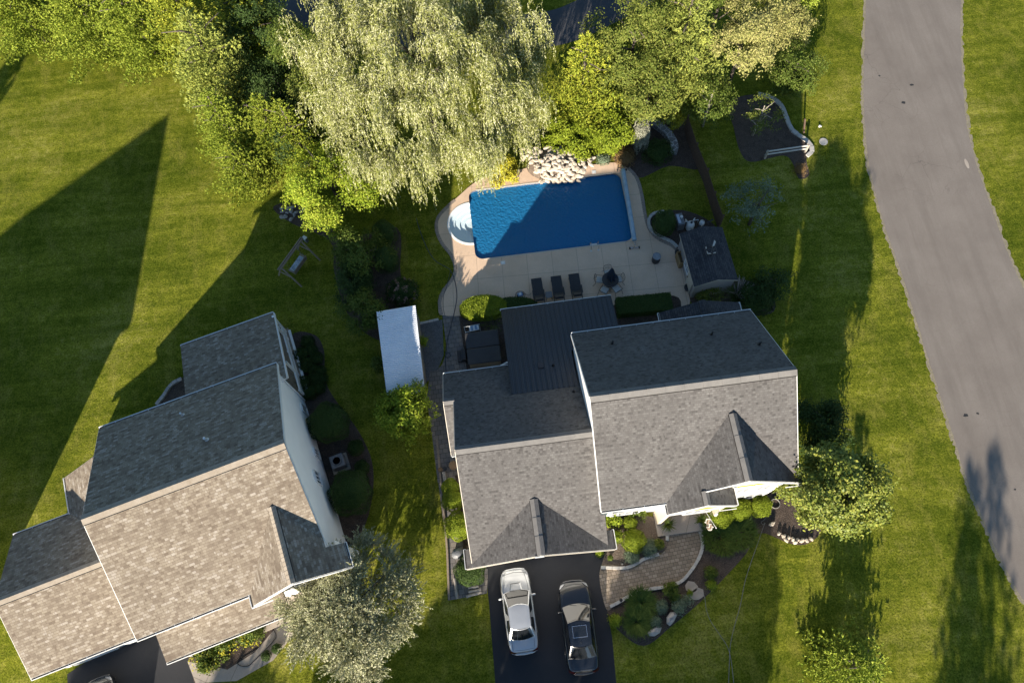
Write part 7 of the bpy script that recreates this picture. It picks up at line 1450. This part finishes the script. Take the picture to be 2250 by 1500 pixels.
# porch things
fern = lambda s, r: blades(s, 90, r*0.9, r*1.1, 0.06, 0.07, 3, 0.8)
pot('fern in a pot at the left edge of the porch step', 1467, 1153, 0.19, 0.3, 'dark_plastic', 0.17, fern(1, 0.42)); pot('fern in a pot on the porch under the flag pole', 1541, 1143, 0.19, 0.3, 'dark_plastic', 0.17, fern(2, 0.42))
fa, fb_ = P(1551, 1122, 2.3), P(1572, 1160, 2.6)
t = thing('flag', 'flag with pale and rust stripes hanging from a pole at the entry', 'flag', (fa.x, fa.y, 0)); d = fb_-fa
b = MB(); b.tube([(0, 0, 2.2), (d.x, d.y, 2.75)], 0.018, 8); b.lathe((d.x, d.y, 2.75), [(0.03, 0), (0.03, 0.04), (0, 0.06)], 8); b.build('pole', M['trim'], t)
stripes = [noisy('flag_pale', (0.62, 0.58, 0.52), (0.55, 0.5, 0.45), 6), noisy('flag_rust', (0.30, 0.20, 0.13), (0.36, 0.25, 0.17), 6)]
for k in range(7):
    s0_, s1_ = 0.42+k*0.075, 0.42+(k+1)*0.075; b = MB(); vs = []
    for j in range(9):
        w = j/8; off = Vector((-0.10*math.sin(w*5+k*0.2)-0.30*w, -0.04+0.06*math.sin(w*6), 0)); dz = -0.9*w
        for s_ in (s0_, s1_): vs.append((d.x*s_*1.0+off.x*0.7+0.05*math.sin(k), d.y*s_+off.y, 2.2+0.55*s_+dz))
    b.add(vs, [(2*j, 2*j+1, 2*j+3, 2*j+2) for j in range(8)]); b.build('stripe', stripes[k % 2], t)
q = P(1406, 1290, 0.25); t = thing('path_light', 'small dark path light at the edge of the paver walk', 'path light', (*at(1363, 1318, 0), 0)); b = MB(); b.tube([(0, 0, 0), (0, 0, 0.4)], 0.014, 6); b.build('stem', M['rubber'], t); b = MB(); b.lathe((0, 0, 0.4), [(0.10, 0), (0.03, 0.06), (0, 0.07)], 12); b.build('cap', M['rubber'], t)
t = thing('path_light', 'dark path light in the dry garage bed by the stone edging', 'path light', (*at(1366, 1238, 0), 0)); b = MB(); b.tube([(0, 0, 0), (0, 0, 0.35)], 0.014, 6); b.build('stem', M['rubber'], t); b = MB(); b.lathe((0, 0, 0.35), [(0.10, 0), (0.03, 0.06), (0, 0.07)], 12); b.build('cap', M['rubber'], t)
q = P(608, 722, 0.3); t = thing('covered_drum', 'dark covered drum at the upper corner of the back porch', 'drum', (*at(618, 727, 0.3), 0)); b = MB(); b.lathe((0, 0, 0), [(0.30, 0), (0.33, 0.3), (0.30, 0.6), (0.0, 0.66)], 16); b.build('body', M['tub_cover'], t, smooth=True); b = MB(); b.lathe((0, 0, 0.64), [(0.06, 0), (0.05, 0.05), (0, 0.06)], 8); b.build('knob', M['rubber'], t)
